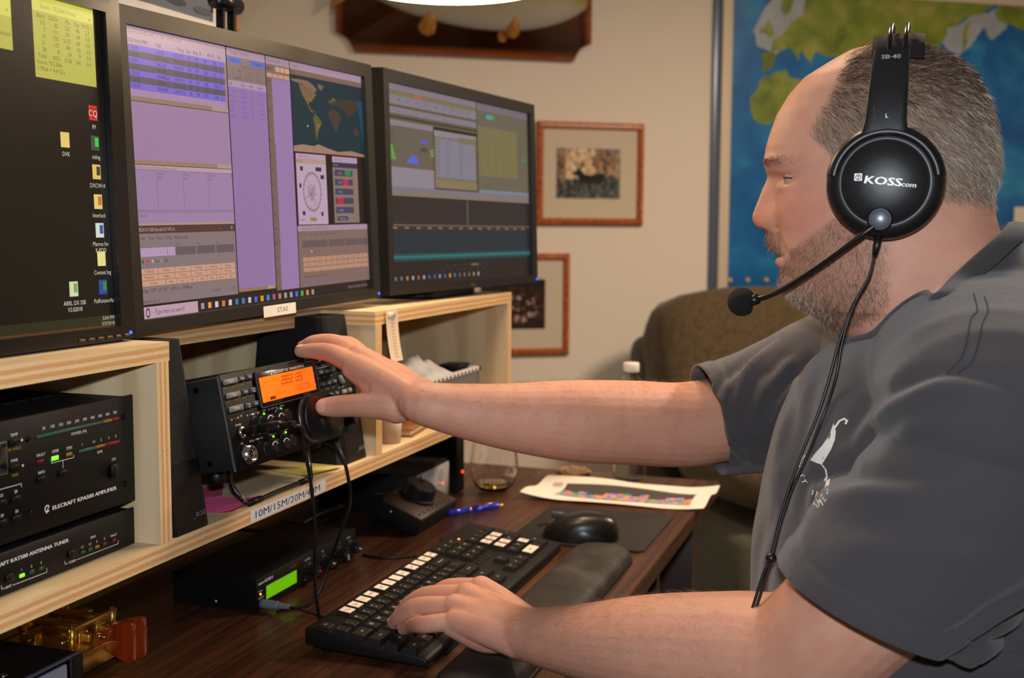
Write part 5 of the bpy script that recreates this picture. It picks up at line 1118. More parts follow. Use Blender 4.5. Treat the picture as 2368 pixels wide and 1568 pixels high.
# ------------------------------------------------------------------ mouse and pad
o = MB().prism(rrect(.232, .208, .012, 6), 0, .003, .0008, 1).build('mouse_pad', mat('pad_cloth', srgb(34, 28, 26), .8, bump=.3, bscale=1800), None, T((1.744, .460, DZ + .0003))); tag(o, 'thin black cloth mouse pad at the end of the desk', 'mouse pad')
ms = empty('computer_mouse', (1.668, .462, DZ + .0033), (0, 0, R(6)), 'black contoured computer mouse beside the end of the wrist rest', 'mouse')
m_mse = mat('mouse_rubber', srgb(26, 24, 24), .32); m_mse2 = mat('mouse_grip', srgb(30, 34, 38), .3)
def mouse_pt(u, v, k=1.0):
    a = 2 * math.pi * u; t = v * math.pi / 2
    y = .058 * math.cos(a); wd2 = .0335 + .003 * math.cos(a) - .004 * math.sin(a * 2) * .5
    x = wd2 * math.sin(a); hgt = .040 * (1 - .22 * (math.cos(a)) * 0)
    hs = math.sin(t) ** .75; cs = math.cos(t) ** .6
    z = .0005 + hgt * hs * (1 - .25 * max(0, math.cos(a)) * cs)
    return (x * cs * k, (y * cs - .006 * hs) * k, z * k)
MB().grid(40, 14, mouse_pt, True, True).build('shell', m_mse, ms)
MB().prism([( .0335 * math.sin(2 * math.pi * i / 32), .058 * math.cos(2 * math.pi * i / 32)) for i in range(32)], 0, .002).build('base_plate', m_black, ms)
b = MB(); b.grid(16, 8, lambda u, v: (-.0335 * math.sin(math.pi * (.22 + .56 * u)) * math.cos(v * .95) ** .6 - .0006, .052 * math.cos(math.pi * (.22 + .56 * u)), .004 + .026 * math.sin(v * 1.2) * math.sin(math.pi * (.12 + .76 * u)))); b.build('thumb_grip', m_mse2, ms)
MB().box((0, .034, .0335), (.005, .020, .010), .0022).build('scroll_wheel', mat('wheel_grey', srgb(70, 74, 80), .4), ms)
b = MB(); b.box((0, .042, .0305), (.0008, .034, .002)); b.build('button_gap', mat('gap_dark', (0.002, .002, .002), .9), ms, RX(R(-14)))

# ------------------------------------------------------------------ pen
def along(a, b_):
    d = (Vector(b_) - Vector(a)); return d.to_track_quat('Z', 'Y').to_matrix().to_4x4(), d.length
pn = empty('ballpoint_pen', (1.773, .675, DZ), (0, 0, 0), 'blue ballpoint pen with a gold clip lying by the wine glass', 'pen')
rq, ln = along((1.732, .708, DZ + .0058), (1.816, .640, DZ + .0058)); ln = .125; PM = T(Vector((1.722, .716, DZ + .0058)) - Vector(pn.location)) @ rq
m_pen = mat('pen_blue', srgb(24, 44, 190), .18, coat=.6); m_gold = mat('gold', srgb(220, 170, 110), .22, 1.0)
MB().lathe([(.0008, -.004), (.0016, 0), (.0040, .014), (.0050, .03), (.0052, .058)], 20).build('barrel', m_pen, pn, PM)
MB().lathe([(.0053, .058), (.0055, .060), (.0053, .062)], 20).build('band', m_gold, pn, PM)
MB().lathe([(.0052, .062), (.0052, .112), (.0044, .116), (.003, .117)], 20).build('cap', m_pen, pn, PM)
MB().lathe([(.0026, .117), (.0026, .124), (.0018, .125)], 14).build('clicker', m_gold, pn, PM)
MB().box((0, 0, .092), (.0012, .0032, .042), .0005, 1).build('clip', m_gold, pn, PM @ RZ(R(75)) @ T((.0062, 0, 0)))

# ------------------------------------------------------------------ wine glass
m_glass = mat('clear_glass', (1, 1, 1), 0.02, trans=1.0, ior=1.45)
wg = empty('wine_glass', (1.945, .700, DZ), (0, 0, 0), 'stemless wine glass with a little pale wine standing under the arm', 'glass')
po = [(0, .0005), (.018, .0005), (.026, .002), (.036, .012), (.0425, .030), (.0440, .048), (.0415, .070), (.0370, .092), (.0340, .106)]
pin = [(.0330, .106), (.0360, .092), (.0405, .070), (.0430, .048), (.0415, .030), (.035, .0135), (.025, .005), (0, .0045)]
MB().lathe(po + pin, 48, cap=False).build('bowl', m_glass, wg)
MB().lathe([(0, .0048), (.0245, .0053), (.0335, .0125), (.0335, .0128), (0, .0128)], 40, cap=False).build('wine', mat('pale_wine', srgb(235, 200, 130), .02, trans=1.0, ior=1.33), wg)

# ------------------------------------------------------------------ printed chart
pc = empty('printed_chart', (1.985, .475, DZ), (0, 0, 0), 'creased sheet of paper with a colourful chart lying on the desk corner', 'paper')
def paper_pt(u, v):                                         # u along Y (left to right in the picture), v away from the camera
    x = -.092 + .196 * v + .02 * u * (1 - v); y = .158 - .316 * u
    z = .0012 + .014 * max(0, .28 - u) ** 2 / .0784 * (1 - v) * .9 + .010 * math.exp(-((v - .78) / .22) ** 2) * (.4 + .6 * math.sin(u * 5)) + .007 * max(0, u - .75) ** 2 / .0625 + .003 * math.sin(v * 9 + u * 4)
    return (x, y, max(.0006, z))
s = MB(); s.grid(41, 31, paper_pt); s.build('sheet', mat('paper_white', srgb(232, 222, 210), .8), pc)
p = Print(1.0)
def pq(u0, v0, u1, v1, col, lift=.0005, n=1):
    for i in range(n):
        a, c = u0 + (u1 - u0) * i / n, u0 + (u1 - u0) * (i + 1) / n
        nn = len(p.v); p.v += [(q[0], q[1], q[2] + lift) for q in (paper_pt(a, v0), paper_pt(c, v0), paper_pt(c, v1), paper_pt(a, v1))]; p.f.append([nn, nn + 1, nn + 2, nn + 3]); p.c.append(srgb(*col))
rp = random.Random(9)
for i in range(30):
    for j in range(8):
        u0 = .16 + i * .025; v0 = .18 + j * .055
        if j >= 5: c = (74, 70, 72)
        else:
            k = (i // 2 + j) % 5; hgt = [5, 4, 5, 3, 3, 5, 5, 5, 4, 5, 3, 3, 4, 4, 3][i // 2]
            c = [(86, 132, 190), (104, 168, 66), (226, 122, 84), (232, 150, 120), (168, 140, 180)][(rp.randrange(5) + k) % 5] if j < hgt else (74, 70, 72)
        pq(u0, v0, u0 + .025, v0 + .055, c)
for j in range(5): pq(.08, .62 - j * .02, .14, .628 - j * .02, (170, 160, 156))
p.build('printed_chart_ink', m_print, pc)

# ------------------------------------------------------------------ tilted tuning pod
kp = empty('tuning_pod', (1.68, .745, DZ), (0, 0, 0), 'small tilted black control pod with a large tuning knob', 'controller')
kpi = T(-Vector(kp.location))
PB = frame((1.605, .694, DZ + .0245), (1, 0, 0), (0, .0755, .0300))    # top face: x right, y up the slope, z out
PW, PL = .150, .080
b = MB(); b.box((PW / 2, PL / 2, -.0145), (PW, PL, .029), .0015, 2); b.build('body', m_case, kp, kpi @ PB)
b = MB(); b.box((PW / 2, PL / 2, .0004), (PW - .004, PL - .004, .0012), .0003, 1); b.build('top_plate', mat('pod_plate', srgb(62, 45, 34), .5), kp, kpi @ PB)
for x in (.004, PW - .004): MB().prism([(0, 0), (.018, 0), (.030, -.060), (.022, -.060)], -.003, .003).build('leg', m_black, kp, kpi @ T((1.605 + x, .757, DZ + .0605)) @ Matrix(((0, 0, 1, 0), (1, 0, 0, 0), (0, 1, 0, 0), (0, 0, 0, 1))))
kk = knob(PW * 500, PL * 560, .030, .024, parent=kp, F=kpi @ PB @ T((0, 0, .001)), ribs=40)
MB().lathe([(.0050, .0242), (.0045, .0250), (.002, .0246), (0, .0244)], 16).build('finger_dimple', m_black, kk, T((.012, .004, 0)))
for i in range(4): MB().lathe([(.0028, 0), (.0026, .0016), (0, .0020)], 12, cap=False).build('button', mat('pod_button', srgb(96, 70, 56), .5), kp, kpi @ PB @ T((.014 + i * .017, .010, .001)))
for i in range(4): MB().lathe([(.0028, 0), (.0026, .0016), (0, .0020)], 12, cap=False).build('button', MATS['pod_button'], kp, kpi @ PB @ T((.084 + i * .017, .010, .001)))
MB().lathe([(.0013, 0), (0, .0012)], 10, cap=False).build('indicator', m_grn, kp, kpi @ PB @ T((.082, .017, .001)))
MB().lathe([(.0030, 0), (.0028, .0010), (0, .0014)], 12).build('side_screw', m_steel, kp, kpi @ PB @ T((0, .052, -.010)) @ RY(R(-90)))

# ------------------------------------------------------------------ boxes under the right end of the shelf
bx = empty('interface_box', (1.80, .84, DZ), (0, 0, 0), 'low black box with a white front panel under the shelf', 'box')
bi = T(-Vector(bx.location)); m_wp = mat('front_white', srgb(176, 174, 176), .5)
MB().box((1.795, .845, DZ + .034), (.164, .166, .067), .002, 2).build('case', m_case, bx, bi)
MB().box((1.802, .7605, DZ + .033), (.150, .003, .058), .0008, 1).build('front_panel', m_wp, bx, bi)
p = Print(); p.ring(0, 0, 9, 1.2, srgb(120, 118, 120)); p.ring(0, 0, 5.5, .8, srgb(120, 118, 120)); p.line([(-6, 0), (6, 0)], .8, srgb(120, 118, 120)); p.line([(-20, -16), (2, -16)], 1.2, srgb(110, 30, 30)); p.build('front_mark', m_print, bx, bi @ frame((1.838, .7588, DZ + .044), (1, 0, 0), (0, 0, 1)))
m_rled = mat('red_led', (1, .05, .02), .3, emit=(1, .04, .01), es=4)
MB().lathe([(.0016, 0), (.0016, .001), (0, .0016)], 10, cap=False).build('indicator', m_rled, bx, bi @ frame((1.848, .7588, DZ + .0285), (1, 0, 0), (0, 0, 1)))
b2_ = empty('power_supply', (1.925, .85, DZ), (0, 0, 0), 'tall narrow black power box with a red light under the shelf end', 'box')
MB().box((0, 0, .058), (.036, .200, .114), .003, 2).build('case', m_case, b2_, T((-.014, 0, .0)))
for z in (.02, .045, .085): MB().box((-.014, -.1005, z), (.024, .002, .003)).build('vent', MATS['slot_dark'], b2_)
MB().lathe([(.0024, 0), (.0024, .0015), (0, .0026)], 12, cap=False).build('indicator', m_rled, b2_, T((-.008, -.1002, .036)) @ RX(R(90)))

# ------------------------------------------------------------------ water bottle at the desk end
wb = empty('water_bottle', (2.128, .493, DZ), (0, 0, 0), 'clear plastic water bottle with a white cap behind the arm', 'bottle')
m_pet = mat('clear_plastic', (.95, .95, .93), .05, trans=1.0, ior=1.2)
prof = [(0, .0008), (.026, .0008), (.031, .006), (.031, .05), (.0295, .055), (.031, .06), (.031, .12), (.0295, .125), (.031, .13), (.031, .15), (.027, .172), (.018, .188), (.0135, .196), (.0135, .206)]
MB().lathe(prof + [(r * .965 - .0002 if r > .001 else 0, z + .0006) for r, z in prof[::-1]], 36, cap=False).build('body', m_pet, wb)
MB().lathe([(.0150, .2035), (.0152, .204), (.0152, .219), (.0140, .2205), (0, .2205)], 28).build('cap', mat('cap_white', srgb(226, 220, 212), .5), wb)
MB().lathe([(.0315, .068), (.0316, .0685), (.0316, .115), (.0315, .1155)], 36, cap=False).build('wrapper', mat('bottle_label', srgb(150, 150, 140), .4), wb)
nt = empty('crumpled_wrapper', (2.12, .60, DZ), (0, 0, 0), 'crumpled tan wrapper lying at the far desk edge', 'wrapper')
s = MB(); b = bmesh.new(); bmesh.ops.create_icosphere(b, subdivisions=3, radius=.02)
for v in b.verts: v.co = Vector((v.co.x * 1.3 * (1 + .4 * noise.noise(v.co * 90)), v.co.y * 1.6 * (1 + .4 * noise.noise(v.co * 80)), max(0.0, v.co.z * .6 + .006 + .005 * noise.noise(v.co * 120))))
s.bm(b, False); s.build('foil', mat('tan_wrapper', srgb(150, 120, 90), .5), nt)

# ------------------------------------------------------------------ things in the right bay of the hutch
cp = empty('plastic_cup', (1.440, .668, ZS), (0, 0, 0), 'small frosted plastic cup on the shelf behind the hand', 'cup')
MB().lathe([(0, .001), (.0125, .0005), (.0135, .002), (.0155, .034), (.0150, .034), (.0128, .003), (0, .003)], 28, cap=False).build('body', mat('frosted_plastic', srgb(214, 196, 184), .5, trans=.3), cp)
bk = empty('leather_notebook', (1.53, .70, ZS), (0, 0, R(8)), 'tan leather notebook lying flat on the right shelf', 'notebook')
MB().box((0, 0, .0015), (.10, .075, .002), .0006, 1).build('cover', mat('tan_leather', srgb(150, 96, 44), .5), bk); MB().box((0, .001, .0062), (.096, .070, .0072)).build('pages', mat('page_cream', srgb(214, 200, 160), .8), bk); MB().box((0, 0, .0110), (.10, .075, .0022), .0006, 1).build('cover', MATS['tan_leather'], bk)
MB().box((.046, -.020, .0065), (.010, .030, .013), .002).build('clasp', m_black, bk)
tb = empty('storage_tray', (1.70, .775, ZS), (0, 0, 0), 'dark tray with a blue spotted rim on the right shelf', 'tray')
b = MB(); W2, D2, H2 = .135, .085, .055
for (c, d) in (((0, -D2, H2 / 2), (2 * W2, .004, H2)), ((0, D2, H2 / 2), (2 * W2, .004, H2)), ((-W2, 0, H2 / 2), (.004, 2 * D2, H2)), ((W2, 0, H2 / 2), (.004, 2 * D2, H2)), ((0, 0, .002), (2 * W2, 2 * D2, .004))): b.box(c, d)
b.build('body', mat('tray_grey', srgb(112, 110, 108), .6), tb)
b = MB()
for (c, d) in (((0, -D2, H2 + .004), (2 * W2 + .01, .010, .008)), ((0, D2, H2 + .004), (2 * W2 + .01, .010, .008)), ((-W2, 0, H2 + .004), (.010, 2 * D2 + .01, .008)), ((W2, 0, H2 + .004), (.010, 2 * D2 + .01, .008))): b.box(c, d, .002, 1)
b.build('rim', mat('rim_white', srgb(236, 230, 224), .6), tb)
b = MB()
for i in range(17): b.box((-W2 + .006 + i * .0162, -D2 - .0052, H2 + .004), (.005, .0008, .0055), .0003, 1)
for i in range(10): b.box((-W2 - .0052, -D2 + .01 + i * .0162, H2 + .004), (.0008, .005, .0055), .0003, 1)
tag(b.build('rim_spots', mat('spot_blue', srgb(40, 44, 110), .6), tb), kind='stuff')
MB().box((W2 - .02, -.05, H2 + .006), (.05, .04, .012), .002).build('clip_block', m_black, tb)
cl = empty('white_cloth', (1.668, .745, ZS + .058), (0, 0, 0), 'crumpled white cloth heaped on the storage tray', 'cloth')
s = MB(); s.grid(34, 26, lambda u, v: ((u - .5) * .13, (v - .5) * .11, max(0, .004 + .032 * math.sin(math.pi * u) ** .6 * math.sin(math.pi * v) ** .6 * (.7 + .5 * noise.noise(Vector((u * 4, v * 4, 1)))) + .012 * noise.noise(Vector((u * 9, v * 9, 3))) * math.sin(math.pi * u) * math.sin(math.pi * v)))); s.build('folds', mat('cloth_white', srgb(226, 224, 222), .85), cl)
# note strip taped to the upper shelf edge
st = empty('taped_note_strip', (1.389, .6435, 1.0300), (0, 0, 0), 'narrow strip of note paper taped to the upper shelf edge and hanging down', 'note')
s = MB(); s.grid(5, 16, lambda u, v: (-.018 + .036 * u + .004 * (1 - v) ** 2, -.0012 - .006 * (1 - v) ** 2, .068 * v)); s.build('paper', mat('note_paper', srgb(222, 200, 176), .8), st)
p = Print(1.0); rq_ = random.Random(4)
for i in range(12): p.text('%s %d.%d' % (rq_.choice(('7', '14', '21', '28')), rq_.randrange(10, 300), rq_.randrange(9)), .001 + .004 * (1 - i / 12) ** 2, .006 + i * .0044, .0022, srgb(120, 104, 96), 'c')
p.z = 0
o = p.build('note_lettering', m_print, st)
for v in o.data.vertices: t = v.co.y / .068; v.co = Vector((v.co.x, -.0016 - .006 * (1 - t) ** 2, v.co.y))
MB().box((-.002, -.0022, .061), (.022, .0012, .007), .0004, 1).build('tape', mat('clear_tape', srgb(226, 222, 216), .15, coat=1), st)

# ------------------------------------------------------------------ morse paddle
mp = empty('morse_paddle', (1.0, .83, DZ), (0, 0, 0), 'brass morse paddle key with two red wooden finger pieces', 'morse key')
m_brass = mat('brass', srgb(226, 182, 90), .36, 1.0, bump=.05, bscale=400)
m_rose = ramp_mat('rosewood', [(0.2, srgb(70, 18, 6)), (0.5, srgb(128, 42, 14)), (0.85, srgb(158, 62, 22))], (18, 1.5, 18), None, .15, 5, 5, 2, coat=.9)
MB().box((.000, .02, .0155), (.125, .104, .022), .0015).build('base', m_brass, mp)
for x in (-.05, .05):
    for y in (-.02, .06): MB().cyl(.006, 0, .005, 12).build('foot', m_black, mp, T((x, y, 0)))
for x in (-.0265, .038):
    for y in (-.012, .05): MB().lathe([(.0042, .0262), (.0042, .047), (.0028, .0475), (.0022, .052), (0, .0525)], 16).build('post', m_brass, mp, T((x, y, 0)))
MB().box((.006, -.012, .0445), (.078, .005, .0095), .0006, 1).build('cross_bar', m_brass, mp); MB().box((.006, .050, .0445), (.078, .005, .0095), .0006, 1).build('cross_bar', m_brass, mp)
MB().box((-.010, .022, .0450), (.010, .060, .007), .0006, 1).build('yoke', m_brass, mp); MB().box((.020, .022, .0450), (.010, .060, .007), .0006, 1).build('yoke', m_brass, mp)
for x in (-.008, .020):
    MB().box((x, .010, .0335), (.0075, .062, .008), .0006, 1).build('lever', m_brass, mp); MB().box((x, -.006, .0335), (.014, .012, .014), .0008, 1).build('pivot_block', m_brass, mp)
    MB().tube([(x, .0, .0265), (x, .0, .042)], .0024, 12).build('pivot', m_steel, mp)
for x, s_ in ((-.034, 1), (.046, -1)):
    MB().box((x, .030, .0340), (.012, .012, .015), .0008, 1).build('contact_post', m_brass, mp); MB().tube([(x - .012, .030, .036), (x + .012, .030, .036)], .0020, 10).build('contact_screw', m_steel, mp); MB().tube([(x, -.004, .034), (x + s_ * .014, -.004, .034)], .0018, 10).build('tension_screw', m_steel, mp)
MB().lathe([(.006, 0), (.0062, .003), (.0055, .006), (0, .0065)], 18).build('thumb_nut', m_brass, mp, T((.006, .050, .050)))
pl_ = [(0, .008), (.010, .016), (.028, .022), (.046, .026), (.0485, .024), (.0495, .012), (.0490, -.014), (.0465, -.0205), (.040, -.020), (.020, -.012), (.006, -.006), (0, 0)]
for x in (-.0015, .0165):
    q = MB().prism(pl_, -.0028, .0028, .0012, 2).build('finger_piece', m_rose, mp, T((x, -.0225, .0285)) @ Matrix(((0, 0, 1, 0), (-1, 0, 0, 0), (0, 1, 0, 0), (0, 0, 0, 1))))
    for dy in (.006, .012): MB().lathe([(.0022, 0), (.0020, .0012), (0, .0016)], 12).build('screw', m_steel, q, T((dy, .006, -.0028)) @ RX(R(180)))
# ------------------------------------------------------------------ black box with pale front, lower left
eb = empty('equipment_case', (.76, .79, DZ), (0, 0, 0), 'black equipment case with a pale front in the lower left corner', 'case')
MB().box((0, .002, .0345), (.238, .122, .067), .002).build('case', m_case, eb)
MB().box((-.007, -.0600, .0325), (.212, .004, .060), .0008, 1).build('front_panel', mat('front_pale', srgb(150, 158, 178), .5), eb)
MB().box((0, -.0605, .0675), (.240, .003, .002)).build('lid_edge', mat('lid_grey', srgb(110, 116, 132), .35, .6), eb)
MB().box((.1115, -.061, .034), (.017, .004, .066), .0006, 1).build('corner_strip', m_black, eb)
for x in (-.09, .045): MB().lathe([(.0042, 0), (.0040, .001), (.0022, .0020), (0, .0022)], 16).build('lid_screw', m_steel, eb, T((x, -.038, .068)))
for x in (-.09, .09):
    for y in (-.04, .05): MB().cyl(.007, 0, .002, 12).build('foot', m_black, eb, T((x, y, -.0002)))

# ------------------------------------------------------------------ loose cables
cable('microphone_cable', [(1.21, .66, .958), (1.205, .625, .945), (1.212, .616, .905), (1.235, .628, .872), (1.268, .655, .835), (1.275, .675, .79), (1.255, .69, .742), (1.22, .72, DZ + .0022)], .0022, 'black cable hanging from the radio over the shelf edge')
cable('power_cable', [(1.47, .90, DZ + .003), (1.49, .86, DZ + .02), (1.52, .82, DZ + .045), (1.55, .80, DZ + .05), (1.575, .82, DZ + .03), (1.60, .86, DZ + .003)], .003, 'dark cable looping on the desk beside the tuning pod')
cable('network_cable', [(.40, .90, DZ + .004), (.7, .905, DZ + .01), (.95, .925, DZ + .05), (1.12, .93, DZ + .085), (1.30, .92, DZ + .07), (1.45, .90, DZ + .03), (1.55, .92, DZ + .004)], .003, 'dark cable bundle sagging beneath the lower shelf')

# ------------------------------------------------------------------ swing arm lamp
lp = empty('desk_lamp', (1.335, .905, ZU1), (0, 0, 0), 'black swing arm desk lamp glowing at the top of the picture', 'lamp')
li = T(-Vector(lp.location)); LC_ = Vector((1.285, .520, 1.4860))
m_lblk = mat('lamp_black', srgb(16, 16, 17), .3)
MB().box((1.335, .90, ZU1 + .012), (.06, .05, .024), .003).build('clamp', m_lblk, lp, li)
for dx in (-.012, .014): MB().box((1.350 + dx, .86, 1.30), (.008, .012, .40), .002, 1).build('lower_arm', m_lblk, lp, li)
MB().tube([li @ Vector((1.325, .86, 1.495)), li @ Vector((1.378, .86, 1.495))], .011, 16).build('elbow_joint', m_lblk, lp)
for dz in (0, .03): MB().tube([li @ Vector((1.352, .86, 1.50 + dz)), li @ Vector((1.33, .70, 1.62 + dz)), li @ Vector((1.288, .53, 1.585 + dz))], .005, 8).build('upper_arm', m_lblk, lp)
LF_ = li @ T(LC_)
MB().lathe([(.030, .125), (.040, .122), (.060, .085), (.112, .018), (.121, .006), (.121, 0), (.118, 0), (.108, .016), (.056, .080), (.03, .110)], 48, cap=False).build('shade', m_lblk, lp, LF_)
MB().lathe([(.1178, .0040), (.1178, .0005), (.114, -.0030), (.09, -.0045), (0, -.0050)], 48, cap=False).build('diffuser', mat('lamp_glow', (1, .9, .75), .5, emit=(1.0, .72, .42), es=19), lp, LF_)
MB().lathe([(.020, .125), (.020, .150), (.012, .156), (0, .156)], 20).build('socket_cap', m_lblk, lp, LF_)
# ------------------------------------------------------------------ the man at the radio
import numpy as np
from mathutils.bvhtree import BVHTree
man = empty('person', (1.13, -0.05, 0.0), (0, 0, 0), 'man in a grey t-shirt wearing a black headset, one hand on the radio', 'person')
mi = T(-Vector(man.location))
HX = 1.13
def lerp(tab, z):
    """piecewise linear lookup in (z, value) rows of falling z"""
    if z >= tab[0][0]: return tab[0][1]
    for (z0, a), (z1, b_) in zip(tab[:-1], tab[1:]):
        if z >= z1: t = (z0 - z) / (z0 - z1) if z0 > z1 else 0; return a + (b_ - a) * t
    return tab[-1][1]
FRONT = [(0.0262, 1.3718), (0.0524, 1.3691), (0.0643, 1.3650), (0.0830, 1.3541), (0.1021, 1.3422), (0.1154, 1.3268), (0.1257, 1.3091), (0.1312, 1.2932), (0.1349, 1.2796), (0.1362, 1.2655), (0.1339, 1.2561), (0.1330, 1.2525), (0.1380, 1.2412), (0.1425, 1.2290), (0.1471, 1.2159), (0.1462, 1.2106), (0.1412, 1.2049), (0.1332, 1.2027), (0.1322, 1.1947), (0.1296, 1.1866), (0.1253, 1.1825), (0.1195, 1.1787), (0.1236, 1.1752), (0.1235, 1.1711), (0.1180, 1.1671), (0.1188, 1.1568), (0.1176, 1.1490), (0.1095, 1.1410), (0.1010, 1.1347), (0.0880, 1.1256), (0.0705, 1.1126), (0.0565, 1.1013), (0.0456, 1.0896), (0.036, 1.06), (0.02, 1.00)]
BACK = [(0.0262, 1.3718), (-0.0029, 1.3647), (-0.0284, 1.3534), (-0.0432, 1.3407), (-0.0547, 1.3214), (-0.0615, 1.3023), (-0.0650, 1.2851), (-0.0680, 1.2664), (-0.0672, 1.2474), (-0.0655, 1.2302), (-0.0680, 1.2168), (-0.0720, 1.2034), (-0.0800, 1.1893), (-0.0900, 1.1741), (-0.10, 1.15), (-0.11, 1.10), (-.11, 1.0)]
BASE = [(1.3718, .0262)] + [(z, y) for y, z in FRONT[1:9]] + [(1.2655, .1340), (1.2525, .1272), (1.2300, .1228), (1.2029, .1200), (1.1866, .1188), (1.1750, .1165), (1.1600, .1152), (1.1490, .1150), (1.1410, .1085)] + [(z, y) for y, z in FRONT[28:]]
FT_ = [(z, y) for y, z in FRONT]; BT_ = [(z, y) for y, z in BACK]
WID = [(1.3718, .0), (1.3700, .014), (1.366, .028), (1.358, .044), (1.346, .0565), (1.33, .066), (1.31, .0725), (1.285, .0765), (1.26, .0775), (1.235, .0770), (1.21, .0760), (1.185, .0745), (1.165, .0725), (1.145, .0700), (1.125, .0680), (1.10, .0680), (1.06, .072), (1.0, .08)]
SIG = [(1.28, .045), (1.2655, .040), (1.2525, .0105), (1.23, .0118), (1.2159, .0150), (1.205, .0168), (1.200, .022), (1.19, .026), (1.175, .023), (1.16, .026), (1.149, .03), (1.10, .05)]
def head_mesh(mb):
    zs = []; z = 1.3716
    while z > 1.03: zs.append(z); z -= (.0006 if z > 1.366 else .0014 if z > 1.10 else .004)
    n = 120; vs = []
    for z in zs:
        f, b_, bs, w_, sg = lerp(FT_, z), lerp(BT_, z), lerp(BASE, z), lerp(WID, z), lerp(SIG, z)
        yc = min((f + b_) / 2 * .5 + .02 * .5, bs - .02) if z > 1.13 else (bs + b_) / 2
        if z > 1.355: yc = (bs + b_) / 2
        for i in range(n):
            t = 2 * math.pi * i / n; ct, st = math.cos(t), math.sin(t); p_ = .88
            sx = math.copysign(abs(st) ** p_, st); cy = math.copysign(abs(ct) ** p_, ct)
            # the face is narrower in front than the skull is wide
            nar = 1 - .13 * max(0, ct) ** 1.2 * min(1, max(0, (1.335 - z) / .05))
            x = w_ * sx * nar; y = yc + ((bs - yc) if ct > 0 else (yc - b_)) * cy
            if ct > 0.15:
                k = min(1, (ct - .15) / .35)
                d = (f - bs) * math.exp(-(x / sg) ** 2)
                ax = abs(x)
                d -= .0048 * math.exp(-((ax - .0335) / .0150) ** 2 - ((z - 1.2495) / .0095) ** 2)          # eye sockets
                d += .0036 * math.exp(-((ax - .030) / .020) ** 2 - ((z - 1.2650) / .0060) ** 2)             # brow ridge
                d += .0034 * math.exp(-((ax - .034) / .012) ** 2 - ((z - 1.2418) / .0034) ** 2) + .0042 * math.exp(-((ax - .034) / .013) ** 2 - ((z - 1.2560) / .0030) ** 2)   # lids and bag
                d += .0030 * math.exp(-((ax - .0125) / .0050) ** 2 - ((z - 1.2080) / .0055) ** 2)           # nostril wings
                d += .0060 * math.exp(-((ax - .038) / .020) ** 2 - ((z - 1.2180) / .018) ** 2)              # cheeks
                d -= .0022 * math.exp(-((ax - .024 - (1.205 - z) * .35) / .0035) ** 2) * (1 if 1.178 < z < 1.207 else 0)
                d -= .0028 * math.exp(-((z - 1.1787) / .0016) ** 2) * (1 if ax < .024 else 0)
                y += d * k
            # full lower cheeks and jaw
            x += math.copysign(.004 * math.exp(-((z - 1.165) / .028) ** 2) * max(0, ct + .25), x)
            vs.append((HX + x, y, z))
    m = len(zs); fs = [(k * n + i, k * n + (i + 1) % n, (k + 1) * n + (i + 1) % n, (k + 1) * n + i) for k in range(m - 1) for i in range(n)] + [list(range(n)), [(m - 1) * n + i for i in range(n)][::-1]]
    mb.add(vs, fs, True)
def limb(mb, pts, rad, n=20, sub=6, cap0=True, cap1=True):
    """tapered limb through joints; rad = radius or (vertical, sideways) per joint; rounded ends"""
    P = [Vector(q) for q in pts]; RR = [(r, r) if not isinstance(r, tuple) else r for r in rad]
    S = spline(P, sub); V = spline([Vector((a, b_, 0)) for a, b_ in RR], sub)
    S = [Vector(q) for q in S]; Rr = [(v.x, v.y) for v in V]
    def capr(c, d, r, rev):
        out = []
        for k in range(1, 5):
            t = k / 4 * math.pi / 2 * .97; out.append((c + d * (max(r) * math.sin(t)), (r[0] * math.cos(t), r[1] * math.cos(t))))
        return out[::-1] if rev else out
    d0 = (S[0] - S[1]).normalized(); d1 = (S[-1] - S[-2]).normalized()
    A = capr(S[0], d0, Rr[0], True) if cap0 else []; B = capr(S[-1], d1, Rr[-1], False) if cap1 else []
    allp = [a for a, _ in A] + S + [a for a, _ in B]; allr = [b_ for _, b_ in A] + Rr + [b_ for _, b_ in B]
    mb.tube(allp, allr, n)
def remesh(name, mb, vox, smooth=2, fac=.5):
    me = mb.mesh(name, m_black); o = bpy.data.objects.new(name, me); COL.objects.link(o)
    b = bmesh.new(); b.from_mesh(me); bmesh.ops.recalc_face_normals(b, faces=b.faces); b.to_mesh(me); b.free()
    md = o.modifiers.new('r', 'REMESH'); md.mode = 'VOXEL'; md.voxel_size = vox; md.adaptivity = 0
    if smooth: s_ = o.modifiers.new('s', 'SMOOTH'); s_.factor = fac; s_.iterations = smooth
    bpy.context.view_layer.update(); dg = bpy.context.evaluated_depsgraph_get()
    nm = bpy.data.meshes.new_from_object(o.evaluated_get(dg)); bpy.data.objects.remove(o); bpy.data.meshes.remove(me)
    nm.name = name; nm.polygons.foreach_set('use_smooth', [True] * len(nm.polygons)); return nm
def co_of(me):
    a = np.empty(len(me.vertices) * 3, dtype=np.float32); me.vertices.foreach_get('co', a); return a.reshape(-1, 3).astype(np.float64)
def no_of(me):
    a = np.empty(len(me.vertices) * 3, dtype=np.float32); me.vertices.foreach_get('normal', a); return a.reshape(-1, 3).astype(np.float64)

